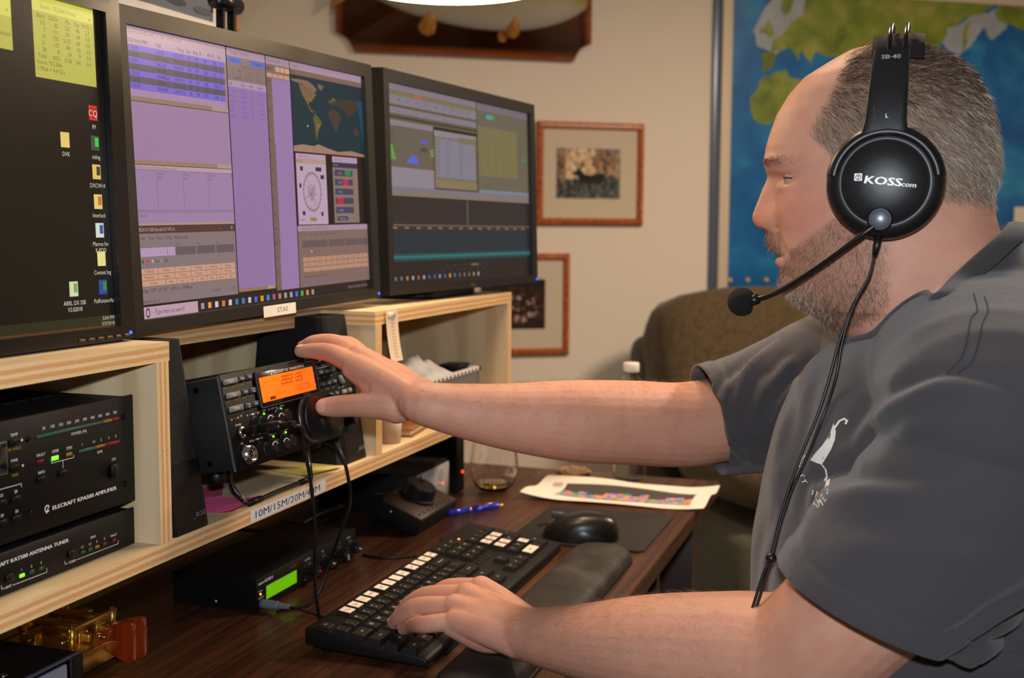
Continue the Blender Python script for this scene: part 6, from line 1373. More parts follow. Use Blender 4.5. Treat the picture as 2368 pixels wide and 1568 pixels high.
# joints (metres): near (left) hand on the keyboard, far (right) hand on the radio
LH = {'pinky': [(1.0875, .4342, .8010), (1.0813, .4629, .7960), (1.1030, .4890, .7850), (1.1130, .5026, .7760)],
      'ring': [(1.1063, .4407, .8100), (1.1101, .4846, .8030), (1.1165, .5060, .7890), (1.1265, .5200, .7765)],
      'middle': [(1.1283, .4357, .8160), (1.1390, .4835, .8070), (1.1470, .5090, .7930), (1.1570, .5250, .7780)],
      'index': [(1.1560, .4300, .8160), (1.1680, .4720, .8080), (1.1790, .4930, .7940), (1.1860, .5060, .7790)],
      'thumb': [(1.128, .382, .790), (1.165, .402, .786), (1.190, .432, .780), (1.196, .455, .7765)]}
RH = {'index': [(1.1067, .5550, 1.0580), (1.1335, .5950, 1.0665), (1.1461, .6220, 1.0672), (1.1500, .6430, 1.0660)],
      'middle': [(1.1320, .5630, 1.0640), (1.1680, .6080, 1.0735), (1.1780, .6400, 1.0730), (1.1830, .6580, 1.0665)],
      'ring': [(1.1500, .5640, 1.0600), (1.1900, .6030, 1.0700), (1.2060, .6310, 1.0690), (1.2130, .6500, 1.0640)],
      'pinky': [(1.1630, .5570, 1.0510), (1.1990, .5870, 1.0580), (1.2140, .6080, 1.0560), (1.2200, .6220, 1.0520)],
      'thumb': [(1.0760, .5000, 1.0230), (1.0800, .5380, 1.0205), (1.0860, .5650, 1.0170), (1.0860, .5800, 1.0155)]}
FR = {'pinky': (.0098, .0094, .0082, .0068), 'ring': (.0110, .0104, .0091, .0076), 'middle': (.0114, .0108, .0094, .0078), 'index': (.0114, .0106, .0092, .0077), 'thumb': (.0150, .0124, .0116, .0098)}
LW, RW_ = Vector((1.0925, .3600, .7955)), Vector((1.0868, .4740, 1.0300))
bd = MB()
head_mesh(bd)
for H, Wc, kz in ((LH, LW, 1), (RH, RW_, 1)):
    for f, J in H.items():
        limb(bd, J, FR[f], 16, 6)
        if f != 'thumb':
            a = Vector(J[0]); d = (a - Wc); side = {'pinky': -.022, 'ring': -.008, 'middle': .006, 'index': .020}[f]
            ax = (Vector(H['index'][0]) - Vector(H['pinky'][0])).normalized()
            root = Wc + ax * side * .85
            limb(bd, [root, root.lerp(a, .55) + Vector((0, 0, .0012)), a], [(.0165, .0150), (.0150, .0145), (FR[f][0] + .0022, FR[f][0] + .002)], 16, 6)
    mc = (Vector(H['ring'][0]) + Vector(H['middle'][0])) / 2
    limb(bd, [Wc.lerp(mc, .05), Wc.lerp(mc, .5) + Vector((0, 0, .0012)), mc - (mc - Wc).normalized() * .020], [(.0165, .026), (.0146, .029), (.0108, .026)], 20, 6, True, True)
    # fleshy pads closing the palm
    P_, I_, T_ = Vector(H['pinky'][0]), Vector(H['index'][0]), Vector(H['thumb'][0])
    nrm = (I_ - P_).cross(Vector(H['middle'][0]) - Wc).normalized()
    if nrm.z > 0: nrm = -nrm
    limb(bd, [Wc.lerp(P_, .15) + nrm * .006, Wc.lerp(P_, .55) + nrm * .010, P_ + nrm * .006], [.016, .0185, .0125], 16, 6)
    limb(bd, [Wc.lerp(I_, .25) + nrm * .006, Wc.lerp(I_, .6) + nrm * .007, I_ + nrm * .004], [.016, .0150, .0120], 16, 6)
    limb(bd, [Wc.lerp(T_, .2), T_.lerp(Wc, .3) + nrm * .003, T_, Vector(H['thumb'][1])], [.018, .0185, .0165, .0128], 16, 6)
    limb(bd, [T_.lerp(I_, .15), T_.lerp(I_, .5) + nrm * .003, I_.lerp(T_, .15)], [.0130, .0105, .0110], 14, 5)
# near arm: hand, forearm, elbow, upper arm
limb(bd, [(1.108, .400, .800), LW, (1.060, .297, .806), (1.025, .217, .822), (1.001, .135, .835), (.982, .078, .846), (.956, .032, .900), (.949, -.010, .950), (.951, -.046, 1.000), (.956, -.066, 1.050)],
     [(.0215, .030), (.0255, .0315), (.0345, .0365), (.0470, .0465), (.0530, .0520), (.0560, .0560), (.0560, .0560), (.0550, .0550), (.0540, .0540), (.0520, .0520)], 28, 8)
# far arm reaching to the radio
limb(bd, [(1.094, .505, 1.037), RW_, (1.073, .452, 1.026), (1.112, .395, 1.013), (1.160, .335, 1.004), (1.218, .282, .996), (1.270, .225, .990), (1.325, .150, 1.005), (1.350, .060, 1.050)],
     [(.0210, .026), (.0215, .027), (.0230, .0275), (.0330, .0340), (.0425, .0410), (.0455, .0455), (.0470, .0460), (.0500, .0500), (.0600, .0600)], 28, 8)
# shoulder girdle and trunk core inside the shirt
limb(bd, [(.958, -.060, 1.040), (1.05, -.06, 1.075), (1.13, -.05, 1.08), (1.23, -.03, 1.07), (1.350, .060, 1.045)], [.05, .04, .055, .04, .05], 20, 6)
limb(bd, [(1.13, -.04, 1.10), (1.14, -.06, .95), (1.14, -.08, .70), (1.14, -.09, .52)], [(.09, .07), (.13, .13), (.14, .13), (.13, .13)], 24, 6)
body_me = remesh('body', bd, .0016, 3, .5)
C_ = co_of(body_me); N_ = no_of(body_me)
# skin colour by place: lips, reddened nose and cheeks, stubbled scalp and jaw
x, y, z = C_[:, 0], C_[:, 1], C_[:, 2]
col = np.tile(np.array(srgb(208, 155, 132)), (len(C_), 1))
def blend(c, wgt): col[:] = col * (1 - wgt[:, None]) + np.array(srgb(*c))[None, :] * wgt[:, None]
ax = np.abs(x - HX); head = (z > 1.09) & (y < .16) & (np.abs(x - HX) < .12)
hd = head.astype(float); g = lambda d, s: np.exp(-(d / s) ** 2)
ss = lambda a, b_, v: np.clip((v - a) / (b_ - a), 0, 1) ** 2 * (3 - 2 * np.clip((v - a) / (b_ - a), 0, 1))
blend((206, 128, 108), hd * .75 * g(z - 1.214, .018) * ss(.118, .138, y))
blend((210, 134, 118), hd * .6 * g(z - 1.222, .020) * g(y - .095, .025) * ss(.02, .04, ax))
# hair line on the side of the head, as a function of height
def hair_w(x, y, z, soft=.006):
    ax = np.abs(x - HX)
    yh = np.interp(z, [1.20, 1.258, 1.266, 1.277, 1.288, 1.300, 1.325, 1.345, 1.36, 1.375], [-.03, .055, .069, .078, .089, .083, .0705, .0640, .056, .045])
    low = np.where(y > .02, 1.262, np.interp(y, [-.08, -.03, .0, .02], [1.226, 1.228, 1.235, 1.262]))
    top = 1 - .85 * (ss(.05, .028, ax) * ss(.010, .045, y))
    return ss(soft, -soft, y - yh) * ss(-soft, soft, z - low) * top * (z > 1.2)
def beard_w(x, y, z):
    ax = np.abs(x - HX)
    up = np.interp(y, [.03, .065, .085, .105, .116, .150], [1.215, 1.214, 1.200, 1.184, 1.166, 1.166])
    lo = np.interp(y, [.0, .03, .06, .09, .12], [1.150, 1.128, 1.112, 1.112, 1.110])
    w_ = ss(.004, -.004, z - up) * ss(-.004, .004, z - lo) * ss(.012, .034, y)
    mus = ss(.1835, .1865, z - 1.0) * ss(.2035, .2005, z - 1.0) * ss(.105, .113, y) * ss(.034, .026, ax)
    gap = 1 - ss(.019, .014, ax) * (z > 1.1665) * (z < 1.1845) * (y > .10)
    return np.clip(np.maximum(w_, mus), 0, 1) * gap
hw = hair_w(x, y, z) * hd; bw = beard_w(x, y, z) * hd
blend((122, 98, 84), hw * .75); blend((150, 112, 94), bw * .55)
lip = hd * (ax < .0215) * (y > .105) * np.maximum(g(z - 1.1822, .0022), g(z - 1.1728, .0036)) * (1 - ax / .026)
blend((196, 104, 100), np.clip(lip, 0, 1)); blend((84, 36, 32), hd * (ax < .021) * (y > .10) * g(z - 1.1787, .0012))
blend((150, 110, 92), hd * .55 * g(ax - .030, .020) * g(z - 1.2665 - .002 * (ax - .03) * 10, .0030) * (y > .09))
blend((120, 62, 52), hd * g(ax - .0085, .0032) * g(z - 1.2032, .0018) * (y > .128))
att = body_me.color_attributes.new('ink', 'FLOAT_COLOR', 'POINT'); att.data.foreach_set('color', np.concatenate([col, np.ones((len(C_), 1))], 1).astype(np.float32).ravel())
def skin_material():
    m, N, L, b = _new('skin'); a = N.new('ShaderNodeVertexColor'); a.layer_name = 'ink'; tc = N.new('ShaderNodeTexCoord')
    n1 = N.new('ShaderNodeTexNoise'); n1.inputs['Scale'].default_value = 55; n1.inputs['Detail'].default_value = 5; L.new(tc.outputs['Object'], n1.inputs['Vector'])
    r = N.new('ShaderNodeValToRGB'); r.color_ramp.elements[0].position = .3; r.color_ramp.elements[1].position = .7; r.color_ramp.elements[0].color = (.94, .86, .83, 1); r.color_ramp.elements[1].color = (1.0, 1.0, 1.0, 1)
    L.new(n1.outputs['Fac'], r.inputs[0]); mx = N.new('ShaderNodeMix'); mx.data_type = 'RGBA'; mx.blend_type = 'MULTIPLY'; mx.inputs[0].default_value = 1
    L.new(a.outputs['Color'], mx.inputs[6]); L.new(r.outputs[0], mx.inputs[7]); L.new(mx.outputs[2], b.inputs['Base Color'])
    b.inputs['Roughness'].default_value = .52; b.inputs['Specular IOR Level'].default_value = .35
    b.inputs['Subsurface Weight'].default_value = .12; b.inputs['Subsurface Radius'].default_value = (.006, .002, .001); b.inputs['Subsurface Scale'].default_value = .6
    n2 = N.new('ShaderNodeTexNoise'); n2.inputs['Scale'].default_value = 520; n2.inputs['Detail'].default_value = 3; L.new(tc.outputs['Object'], n2.inputs['Vector'])
    n3 = N.new('ShaderNodeTexVoronoi'); n3.inputs['Scale'].default_value = 900; L.new(tc.outputs['Object'], n3.inputs['Vector'])
    ad = N.new('ShaderNodeMath'); ad.operation = 'ADD'; L.new(n2.outputs['Fac'], ad.inputs[0]); L.new(n3.outputs['Distance'], ad.inputs[1])
    bp = N.new('ShaderNodeBump'); bp.inputs['Strength'].default_value = .25; bp.inputs['Distance'].default_value = .0006; L.new(ad.outputs[0], bp.inputs['Height']); L.new(bp.outputs['Normal'], b.inputs['Normal'])
    return m
m_skin = skin_material(); body_me.materials.clear(); body_me.materials.append(m_skin)
body = link('body', body_me, man, mi)
# eyes
for s_ in (-1, 1):
    ey = MB().sphere((0, 0, 0), .0112, 24, 16).build('eye', mat('eye_white', srgb(172, 160, 154), .2, coat=.3), man, mi @ T((HX + s_ * .0335, .1026, 1.2487)))
    MB().lathe([(.0056, .0096), (.0050, .0101), (.0024, .0108), (0, .0110)], 20, cap=False).build('iris', mat('iris', srgb(54, 66, 74), .1, coat=1), ey, RX(R(-90)) @ RY(R(0)))
    MB().lathe([(.0023, .0110), (0, .0113)], 16, cap=False).build('pupil', mat('pupil', (.003, .003, .003), .1, coat=1), ey, RX(R(-90)))
    for zc, tilt, nm in ((.0008, 9, 'upper_eyelid'), (-.0005, -20, 'lower_eyelid')):
        q = MB(); sg = 1 if zc > 0 else -1
        q.grid(18, 8, lambda u, v: (.0124 * math.cos(math.pi * u) * math.cos(R(90) * 0 + v * 1.1), .0124 * math.sin(math.pi * u) * math.cos(v * 1.1), sg * .0124 * math.sin(v * 1.1)))
        q.build(nm, mat('eyelid_skin', srgb(200, 142, 114), .55), man, mi @ T((HX + s_ * .0335, .1022, 1.2487)) @ RX(R(tilt if sg > 0 else tilt * .6)))
    q = MB(); q.tube([(.0127 * math.cos(R(a)), .0127 * math.sin(R(a)), 0) for a in range(18, 163, 6)], .0006, 6); q.build('eyelashes', mat('lash', srgb(52, 34, 26), .7), man, mi @ T((HX + s_ * .0335, .1022, 1.2487)) @ RX(R(9)))
# ---- finger nails
m_nail = mat('nail', srgb(218, 168, 148), .25, coat=.3)
def nail(tip, dip, up, r, w_=.0052, l=.0052):
    t_, d_ = Vector(tip), Vector(dip); f = (t_ - d_).normalized(); u = Vector(up); u = (u - f * u.dot(f)).normalized(); s = f.cross(u)
    M = Matrix(((s.x, f.x, u.x, t_.x), (s.y, f.y, u.y, t_.y), (s.z, f.z, u.z, t_.z), (0, 0, 0, 1)))
    def pt(a, b_):
        x_ = w_ * (2 * a - 1); y_ = -.0055 + (l * 1.9) * b_ * (1 - .22 * (2 * a - 1) ** 2); return (x_, y_, math.sqrt(max(1e-6, r * r - x_ * x_ * .92 - max(0, y_) ** 2)) + .0004)
    q = MB(); q.grid(11, 9, pt); q.build('fingernail', m_nail, man, mi @ M)
for f, upv in (('pinky', (-.55, .25, .8)), ('ring', (-.35, .3, .9)), ('middle', (-.2, .35, .9)), ('index', (0, .4, .9))): nail(LH[f][3], LH[f][2], upv, FR[f][3], .0046 if f == 'pinky' else .0054)
nail(RH['thumb'][3], RH['thumb'][2], (-.93, -.1, .30), FR['thumb'][3], .0064, .006)
for f in ('index', 'middle', 'ring'): nail(RH[f][3], RH[f][2], (-.15, .1, 1), FR[f][3], .0052)

# ------------------------------------------------------------------ hair, beard and arm hair as thin tapering blades
def sample(weight, count, seed):
    """points spread over the body where the weight is high"""
    rg = np.random.default_rng(seed); nf = len(body_me.polygons)
    li_ = np.empty(nf, dtype=np.int32); body_me.polygons.foreach_get('loop_start', li_)
    vi = np.empty(len(body_me.loops), dtype=np.int32); body_me.loops.foreach_get('vertex_index', vi)
    v0 = vi[li_]; v2 = vi[li_ + 2]; wf = (weight[v0] + weight[v2]) / 2; ok = wf > .02; idx = np.nonzero(ok)[0]
    pr = wf[idx] / wf[idx].sum(); pick = rg.choice(idx, count, p=pr); t = rg.random((count, 1))
    a, b_ = vi[li_[pick]], vi[li_[pick] + 2]; c = vi[li_[pick] + 1]; s = rg.random((count, 1))
    P = C_[a] * (1 - t) + C_[b_] * t; P = P * (1 - s * .5) + C_[c] * s * .5; Nn = N_[a]
    return P, Nn, rg
def blades(name, P, D1, D2, L_, W_, colors, m, parent):
    """each hair: two quads, root to tip, bending from D1 to D2"""
    n = len(P); S = np.cross(D1, np.random.default_rng(1).normal(size=P.shape)); S /= np.linalg.norm(S, axis=1)[:, None] + 1e-9
    a = P - D1 * .0008; b_ = P + D1 * L_[:, None] * .5; c = P + (D1 * .5 + D2 * .5) * L_[:, None]
    V = np.stack([a - S * W_[:, None], a + S * W_[:, None], b_ + S * W_[:, None] * .8, b_ - S * W_[:, None] * .8, c + S * W_[:, None] * .15, c - S * W_[:, None] * .15], 1).reshape(-1, 3)
    k = np.arange(n)[:, None] * 6; F = np.concatenate([k + np.array([[0, 1, 2, 3]]), k + np.array([[3, 2, 4, 5]])], 1).reshape(-1, 4)
    me = bpy.data.meshes.new(name); me.vertices.add(len(V)); me.vertices.foreach_set('co', V.astype(np.float32).ravel())
    me.loops.add(F.size); me.loops.foreach_set('vertex_index', F.astype(np.int32).ravel()); me.polygons.add(len(F)); me.polygons.foreach_set('loop_start', np.arange(0, F.size, 4, dtype=np.int32)); me.polygons.foreach_set('loop_total', np.full(len(F), 4, dtype=np.int32))
    me.update(); at = me.color_attributes.new('ink', 'FLOAT_COLOR', 'POINT'); cc = np.repeat(np.concatenate([colors, np.ones((n, 1))], 1), 6, 0); at.data.foreach_set('color', cc.astype(np.float32).ravel()); me.materials.append(m)
    o = link(name, me, parent, mi); return tag(o, kind='stuff')
m_hair = attr_mat('hair', .45, spec=.4)
unit = lambda A: A / (np.linalg.norm(A, axis=1)[:, None] + 1e-9)
def pal(rg, n, cols, p): return np.array([srgb(*c) for c in cols])[rg.choice(len(cols), n, p=p)]
P, Nn, rg = sample(hw, 26000, 2); n = len(P)
cmb = np.zeros_like(P); cmb[:, 1] = -.75; cmb[:, 2] = -.75 * np.clip((1.358 - P[:, 2]) / .06, 0, 1)
cmb = unit(cmb - Nn * (cmb * Nn).sum(1)[:, None]) + rg.normal(size=P.shape) * .22
D1 = unit(cmb * 1.0 + Nn * .42); D2 = unit(cmb * 1.0 + Nn * .10)
gray = np.clip((1.335 - P[:, 2]) / .05, 0, 1)[:, None] * .85 + .10
br = pal(rg, n, [(62, 44, 34), (86, 64, 48), (108, 84, 64)], [.4, .4, .2]); gr = pal(rg, n, [(160, 146, 130), (196, 184, 168), (122, 104, 90)], [.45, .35, .2])
pick = (rg.random((n, 1)) < gray)
blades('hair', P, D1, D2, rg.uniform(.008, .014, n) * np.where(P[:, 2] < 1.25, .6, 1), np.full(n, .00016), np.where(pick, gr, br), m_hair, man)
P, Nn, rg = sample(bw * np.where(z < 1.16, 1.6, 1.0), 12000, 3); n = len(P)
cmb = np.zeros_like(P); cmb[:, 2] = -1; cmb[:, 1] = -.2; cmb = cmb - Nn * (cmb * Nn).sum(1)[:, None] + rg.normal(size=P.shape) * .45; D1 = unit(cmb * .8 + Nn * .5); D2 = unit(cmb + Nn * .15)
wht = np.clip((P[:, 1] - .06) / .05, 0, 1)[:, None] * np.clip((1.165 - P[:, 2]) / .02, 0, 1)[:, None]
wt2 = pal(rg, n, [(206, 196, 184), (178, 160, 142), (132, 108, 88)], [.45, .35, .2]); bn = pal(rg, n, [(84, 58, 44), (122, 88, 64), (160, 132, 108), (62, 44, 36)], [.3, .3, .2, .2])
blades('beard', P, D1, D2, rg.uniform(.004, .0085, n), np.full(n, .00011), np.where(rg.random((n, 1)) < wht, wt2, bn), m_hair, man)
brow = hd * g(ax - .030, .016) * g(z - 1.2655, .0028) * (y > .09)
P, Nn, rg = sample(brow, 700, 4); n = len(P); cmb = np.zeros_like(P); cmb[:, 0] = np.sign(P[:, 0] - HX); cmb[:, 1] = -.6; cmb[:, 2] = .1
blades('eyebrows', P, unit(cmb + Nn * .45), unit(cmb + Nn * .1), rg.uniform(.004, .007, n), np.full(n, .00013), pal(rg, n, [(120, 92, 72), (150, 124, 100), (90, 66, 52)], [.4, .3, .3]), m_hair, man)
fa = (((y > .20) & (y < .46) & (z > .9) & (z < 1.10)) | ((y > .10) & (y < .37) & (z < .88) & (z > .7))).astype(float) * np.clip(.35 + N_[:, 2], 0, 1)
P, Nn, rg = sample(fa, 5200, 5); n = len(P); cmb = rg.normal(size=P.shape) * .6; cmb[:, 1] += .9; cmb[:, 0] -= .3; cmb = cmb - Nn * (cmb * Nn).sum(1)[:, None]
blades('arm_hair', P, unit(cmb + Nn * .5), unit(cmb + Nn * .2), rg.uniform(.006, .012, n), np.full(n, .000045), pal(rg, n, [(120, 84, 60), (150, 112, 84)], [.5, .5]), m_hair, man)

# ------------------------------------------------------------------ t-shirt
sh = MB()
limb(sh, [(1.14, -.075, .50), (1.14, -.060, .66), (1.14, -.045, .82), (1.14, -.040, .95), (1.14, -.042, 1.04), (1.14, -.048, 1.10)],
     [(.225, .210), (.225, .200), (.220, .186), (.212, .174), (.205, .152), (.150, .100)], 40, 6, True, False)
# (limb radii are vertical/sideways of the sweep; for this upright sweep the first runs along x)
limb(sh, [(.965, -.066, 1.068), (1.04, -.066, 1.085), (1.13, -.070, 1.090), (1.23, -.045, 1.075), (1.335, .050, 1.040)], [(.080, .095), (.080, .10), (.080, .10), (.078, .092), (.082, .084)], 32, 6)
limb(sh, [(1.13, -.06, 1.09), (1.13, -.034, 1.14), (1.13, -.008, 1.185)], [(.10, .10), (.079, .076), (.076, .066)], 32, 5)
limb(sh, [(1.05, -.118, 1.075), (1.13, -.120, 1.085), (1.21, -.112, 1.070)], [(.088, .085), (.092, .088), (.088, .085)], 28, 5)
SLH = Vector((.9475, .015, .9090)); SLD = (Vector((.958, .052, .862)) - Vector((.950, -.045, 1.08))).normalized()
SRH = Vector((1.2530, .2030, .9985)); SRD = (Vector((1.235, .26, .990)) - Vector((1.325, .080, 1.035))).normalized()
SLD = Vector((.0, .35, -.937)).normalized()
sl = MB(); sr = MB()
limb(sl, [(.966, -.072, 1.066), (.951, -.046, 1.00), (.948, -.014, .955), SLH, SLH + SLD * .03], [.080, .0815, .0835, .0860, .0860], 32, 6)
limb(sr, [(1.335, .055, 1.045), (1.312, .115, 1.020), (1.280, .160, 1.006), SRH, SRH + SRD * .03], [.082, .076, .068, .0610, .0600], 32, 6)
limb(sh, [(1.335, .055, 1.045), (1.318, .100, 1.026), (1.300, .130, 1.014)], [.081, .074, .060], 32, 6)
limb(sh, [(.966, -.072, 1.066), (.955, -.050, 1.010), (.952, -.030, .975)], [.0795, .076, .060], 32, 6)
sm = remesh('t_shirt', sh, .0040, 10, .6)
b = bmesh.new(); b.from_mesh(sm)
bmesh.ops.recalc_face_normals(b, faces=b.faces)
def cut(plane_co, plane_no, region):
    fs = [f for f in b.faces if region(f.calc_center_median())]; g_ = set(fs)
    geom = list(g_ | {e for f in fs for e in f.edges} | {v for f in fs for v in f.verts})
    bmesh.ops.bisect_plane(b, geom=geom, plane_co=plane_co, plane_no=plane_no, dist=1e-6)
    kill = [v for v in b.verts if region(v.co) and (v.co - plane_co).dot(plane_no) > 1e-5]
    bmesh.ops.delete(b, geom=kill, context='VERTS')
NC, NN = Vector((1.13, -.0165, 1.1465)), Vector((0, .69, .72)).normalized()
def in_neck(p):
    d = p - NC; al = d.dot(NN); return al > -.02 and (d - NN * al).length < (.13 if p.y < NC.y else .088) and p.x < 1.215
cut(NC, NN, in_neck)
b.verts.ensure_lookup_table()
for it in range(14):                                         # even out the cut edges
    mv = {}
    for v in b.verts:
        be = [e_ for e_ in v.link_edges if e_.is_boundary]
        if len(be) == 2: mv[v] = (be[0].other_vert(v).co + be[1].other_vert(v).co) / 2
    for v, c in mv.items(): v.co = v.co.lerp(c, .6)
# walk the neck opening for the collar
nb = {v for v in b.verts if any(e_.is_boundary for e_ in v.link_edges) and (v.co - NC).length < .14}
loops = []
while nb:
    cur = nb.pop(); lp_ = [cur]
    while True:
        nx = [e_.other_vert(cur) for e_ in cur.link_edges if e_.is_boundary and e_.other_vert(cur) in nb]
        if not nx: break
        cur = nx[0]; nb.discard(cur); lp_.append(cur)
    loops.append(lp_)
loops.sort(key=len); NECK = [(v.co.copy(), v.normal.copy()) for v in loops[-1]]
main_b = b
for part_, H0_, HD_ in ((sl, SLH, SLD), (sr, SRH, SRD)):     # each sleeve is cut square at its hem, then joined to the trunk
    tmp_ = remesh('sleeve', part_, .0040, 8, .6); b = bmesh.new(); b.from_mesh(tmp_); bmesh.ops.recalc_face_normals(b, faces=b.faces)
    cut(H0_, HD_, lambda p: True)
    b.to_mesh(tmp_); b.free(); main_b.from_mesh(tmp_); bpy.data.meshes.remove(tmp_)
b = main_b
b.to_mesh(sm); b.free(); sm.update()
# folds: soft creases drawn on the cloth in side view
SC = co_of(sm); SN = no_of(sm); D_ = np.zeros(len(SC)); xs, ys, zs_ = SC[:, 0], SC[:, 1], SC[:, 2]
def fold(pts, depth, wid, mask):
    Pq = np.array([(p.x, p.y) for p in spline([Vector((a, c, 0)) for a, c in pts], 8)]); q = SC[:, 1:3]
    dmin = np.full(len(SC), 9.0); sgn = np.zeros(len(SC))
    L0 = len(Pq); tt = np.zeros(len(SC))
    for i in range(L0 - 1):
        a, c = Pq[i], Pq[i + 1]; d = c - a; l2 = (d * d).sum() + 1e-12; t = np.clip(((q - a) @ d) / l2, 0, 1); w_ = q - a - t[:, None] * d; dd = np.hypot(w_[:, 0], w_[:, 1]); k = dd < dmin
        dmin[k] = dd[k]; sgn[k] = np.sign(d[0] * w_[k, 1] - d[1] * w_[k, 0]); tt[k] = (i + t[k]) / (L0 - 1)
    env = np.sin(np.pi * np.clip(tt * .94 + .03, 0, 1)) ** .6; s = dmin * sgn / wid
    D_[:] += mask * env * depth * (-np.exp(-s ** 2) * 1.0 + .9 * np.exp(-((s - 1.5) / 1.1) ** 2))
near = (xs < 1.06).astype(float); far = (xs > 1.18).astype(float); one = np.ones(len(SC)); frt = (ys > .02).astype(float)
slv = (xs < 1.02).astype(float); mid = ((xs > .93) & (xs < 1.2)).astype(float)
fold([(.046, 1.036), (.0411, 1.0451), (.0294, 1.0643), (.0194, 1.0759), (.0059, 1.0866), (-.0108, 1.0965), (-.0241, 1.1007), (-.0407, 1.1005), (-.0605, 1.0969), (-.0800, 1.0880)], .0058, .0060, slv)
fold([(.030, 1.030), (.012, 1.058), (-.010, 1.074), (-.035, 1.080)], .0026, .0070, slv)
fold([(.0821, .9645), (.0781, .9905), (.0686, .9987), (.0564, 1.0062), (.0409, 1.0138), (.0255, 1.0186), (.0002, 1.0224), (-.0246, 1.0278)], .0050, .0060, slv)
fold([(.060, .975), (.030, .985), (-.02, .990), (-.07, .985)], .0022, .0090, slv)
fold([(.1221, .9688), (.1202, .9830), (.1184, 1.0017), (.1102, 1.0300), (.100, 1.06)], .0040, .0055, one * frt); fold([(.0983, 1.0719), (.0934, 1.0519), (.0949, 1.0293), (.100, 1.00)], .0034, .0055, one * frt); fold([(.075, 1.08), (.082, 1.04), (.094, .99), (.104, .94)], .0030, .006, mid * frt)
fold([(.118, .94), (.122, .91), (.124, .87)], .0034, .006, one * frt); fold([(.105, .93), (.112, .90), (.116, .86)], .0030, .005, one * frt)
for pts_, dp in (([(.1460, .9980), (.1406, 1.0112), (.1285, 1.0354), (.1137, 1.0517), (.0966, 1.0679)], .0060), ([(.1905, 1.0117), (.1890, 1.0317), (.1831, 1.0463), (.1677, 1.063), (.1473, 1.0824)], .0050), ([(.1850, 1.018), (.1793, 1.009), (.1658, .9886), (.1551, .9733), (.1458, .9633)], .0055), ([(.1760, 1.030), (.1726, 1.0467), (.1626, 1.0685), (.1397, 1.0879)], .0045), ([(.142, 1.040), (.139, 1.0505), (.1293, 1.0666), (.1194, 1.0748)], .0045), ([(.168, 1.01), (.155, .99), (.146, .978)], .0045), ([(.205, 1.01), (.190, .985), (.170, .965)], .0035), ([(.156, 1.02), (.150, 1.045), (.138, 1.06)], .0035)): fold(pts_, dp, .0048, far)
for pts_ in ([(.06, .848), (-.0099, .8742), (-.0396, .8799), (-.088, .8841), (-.14, .885)], [(-.0234, .905), (-.0434, .9164), (-.0633, .9318), (-.0854, .9453), (-.12, .96)], [(-.0275, .885), (-.0475, .898), (-.0674, .9135), (-.0864, .9213), (-.12, .93)], [(-.0192, .876), (-.0392, .8894), (-.0646, .9000), (-.0871, .9046), (-.13, .905)], [(.05, .82), (-.02, .845), (-.09, .855)]): fold(pts_, .0048, .0050, slv * (1 - (np.linalg.norm(SC - np.array(SLH), axis=1) < .075) * (ys > -.02)))
nz = np.array([noise.noise(Vector((p[0] * 9, p[1] * 9, p[2] * 9))) * .0016 + noise.noise(Vector((p[0] * 26, p[1] * 26, p[2] * 26))) * .0005 for p in SC])
# hem stitching: a shallow groove two centimetres from each sleeve opening
for H0, HD, rr in ((SLH, SLD, .13), (SRH, SRD, .12)):
    dv = SC - np.array(H0); al = dv @ np.array(HD); ok = (np.linalg.norm(dv, axis=1) < rr).astype(float)
    D_ += ok * (-.0012 * np.exp(-((al + .021) / .0028) ** 2) + .0008 * ss(-.021, -.016, al))
SC2 = SC + SN * (D_ + nz)[:, None]
sm.vertices.foreach_set('co', SC2.astype(np.float32).ravel()); sm.update()
def cloth(name, c):
    m, N, L, b = _new(name); tc = N.new('ShaderNodeTexCoord'); b.inputs['Base Color'].default_value = (*c, 1); b.inputs['Roughness'].default_value = .9; b.inputs['Sheen Weight'].default_value = .25; b.inputs['Sheen Roughness'].default_value = .5; b.inputs['Specular IOR Level'].default_value = .2
    n = N.new('ShaderNodeTexNoise'); n.inputs['Scale'].default_value = 1400; n.inputs['Detail'].default_value = 2; L.new(tc.outputs['Object'], n.inputs['Vector'])
    n2 = N.new('ShaderNodeTexNoise'); n2.inputs['Scale'].default_value = 30; n2.inputs['Detail'].default_value = 4; L.new(tc.outputs['Object'], n2.inputs['Vector'])
    ad = N.new('ShaderNodeMath'); ad.operation = 'MULTIPLY_ADD'; ad.inputs[1].default_value = 1.6; L.new(n2.outputs['Fac'], ad.inputs[0]); L.new(n.outputs['Fac'], ad.inputs[2])
    bp = N.new('ShaderNodeBump'); bp.inputs['Strength'].default_value = .35; bp.inputs['Distance'].default_value = .0016; L.new(ad.outputs[0], bp.inputs['Height']); L.new(bp.outputs['Normal'], b.inputs['Normal'])
    return m
m_tee = cloth('grey_jersey', srgb(66, 63, 66)); sm.materials.clear(); sm.materials.append(m_tee)
sm.polygons.foreach_set('use_smooth', [True] * len(sm.polygons))
tee = link('t_shirt', sm, man, mi); so = tee.modifiers.new('thickness', 'SOLIDIFY'); so.thickness = .0022; so.offset = -1
tbm = bmesh.new(); tbm.from_mesh(sm); tbvh = BVHTree.FromBMesh(tbm); tbm.free()
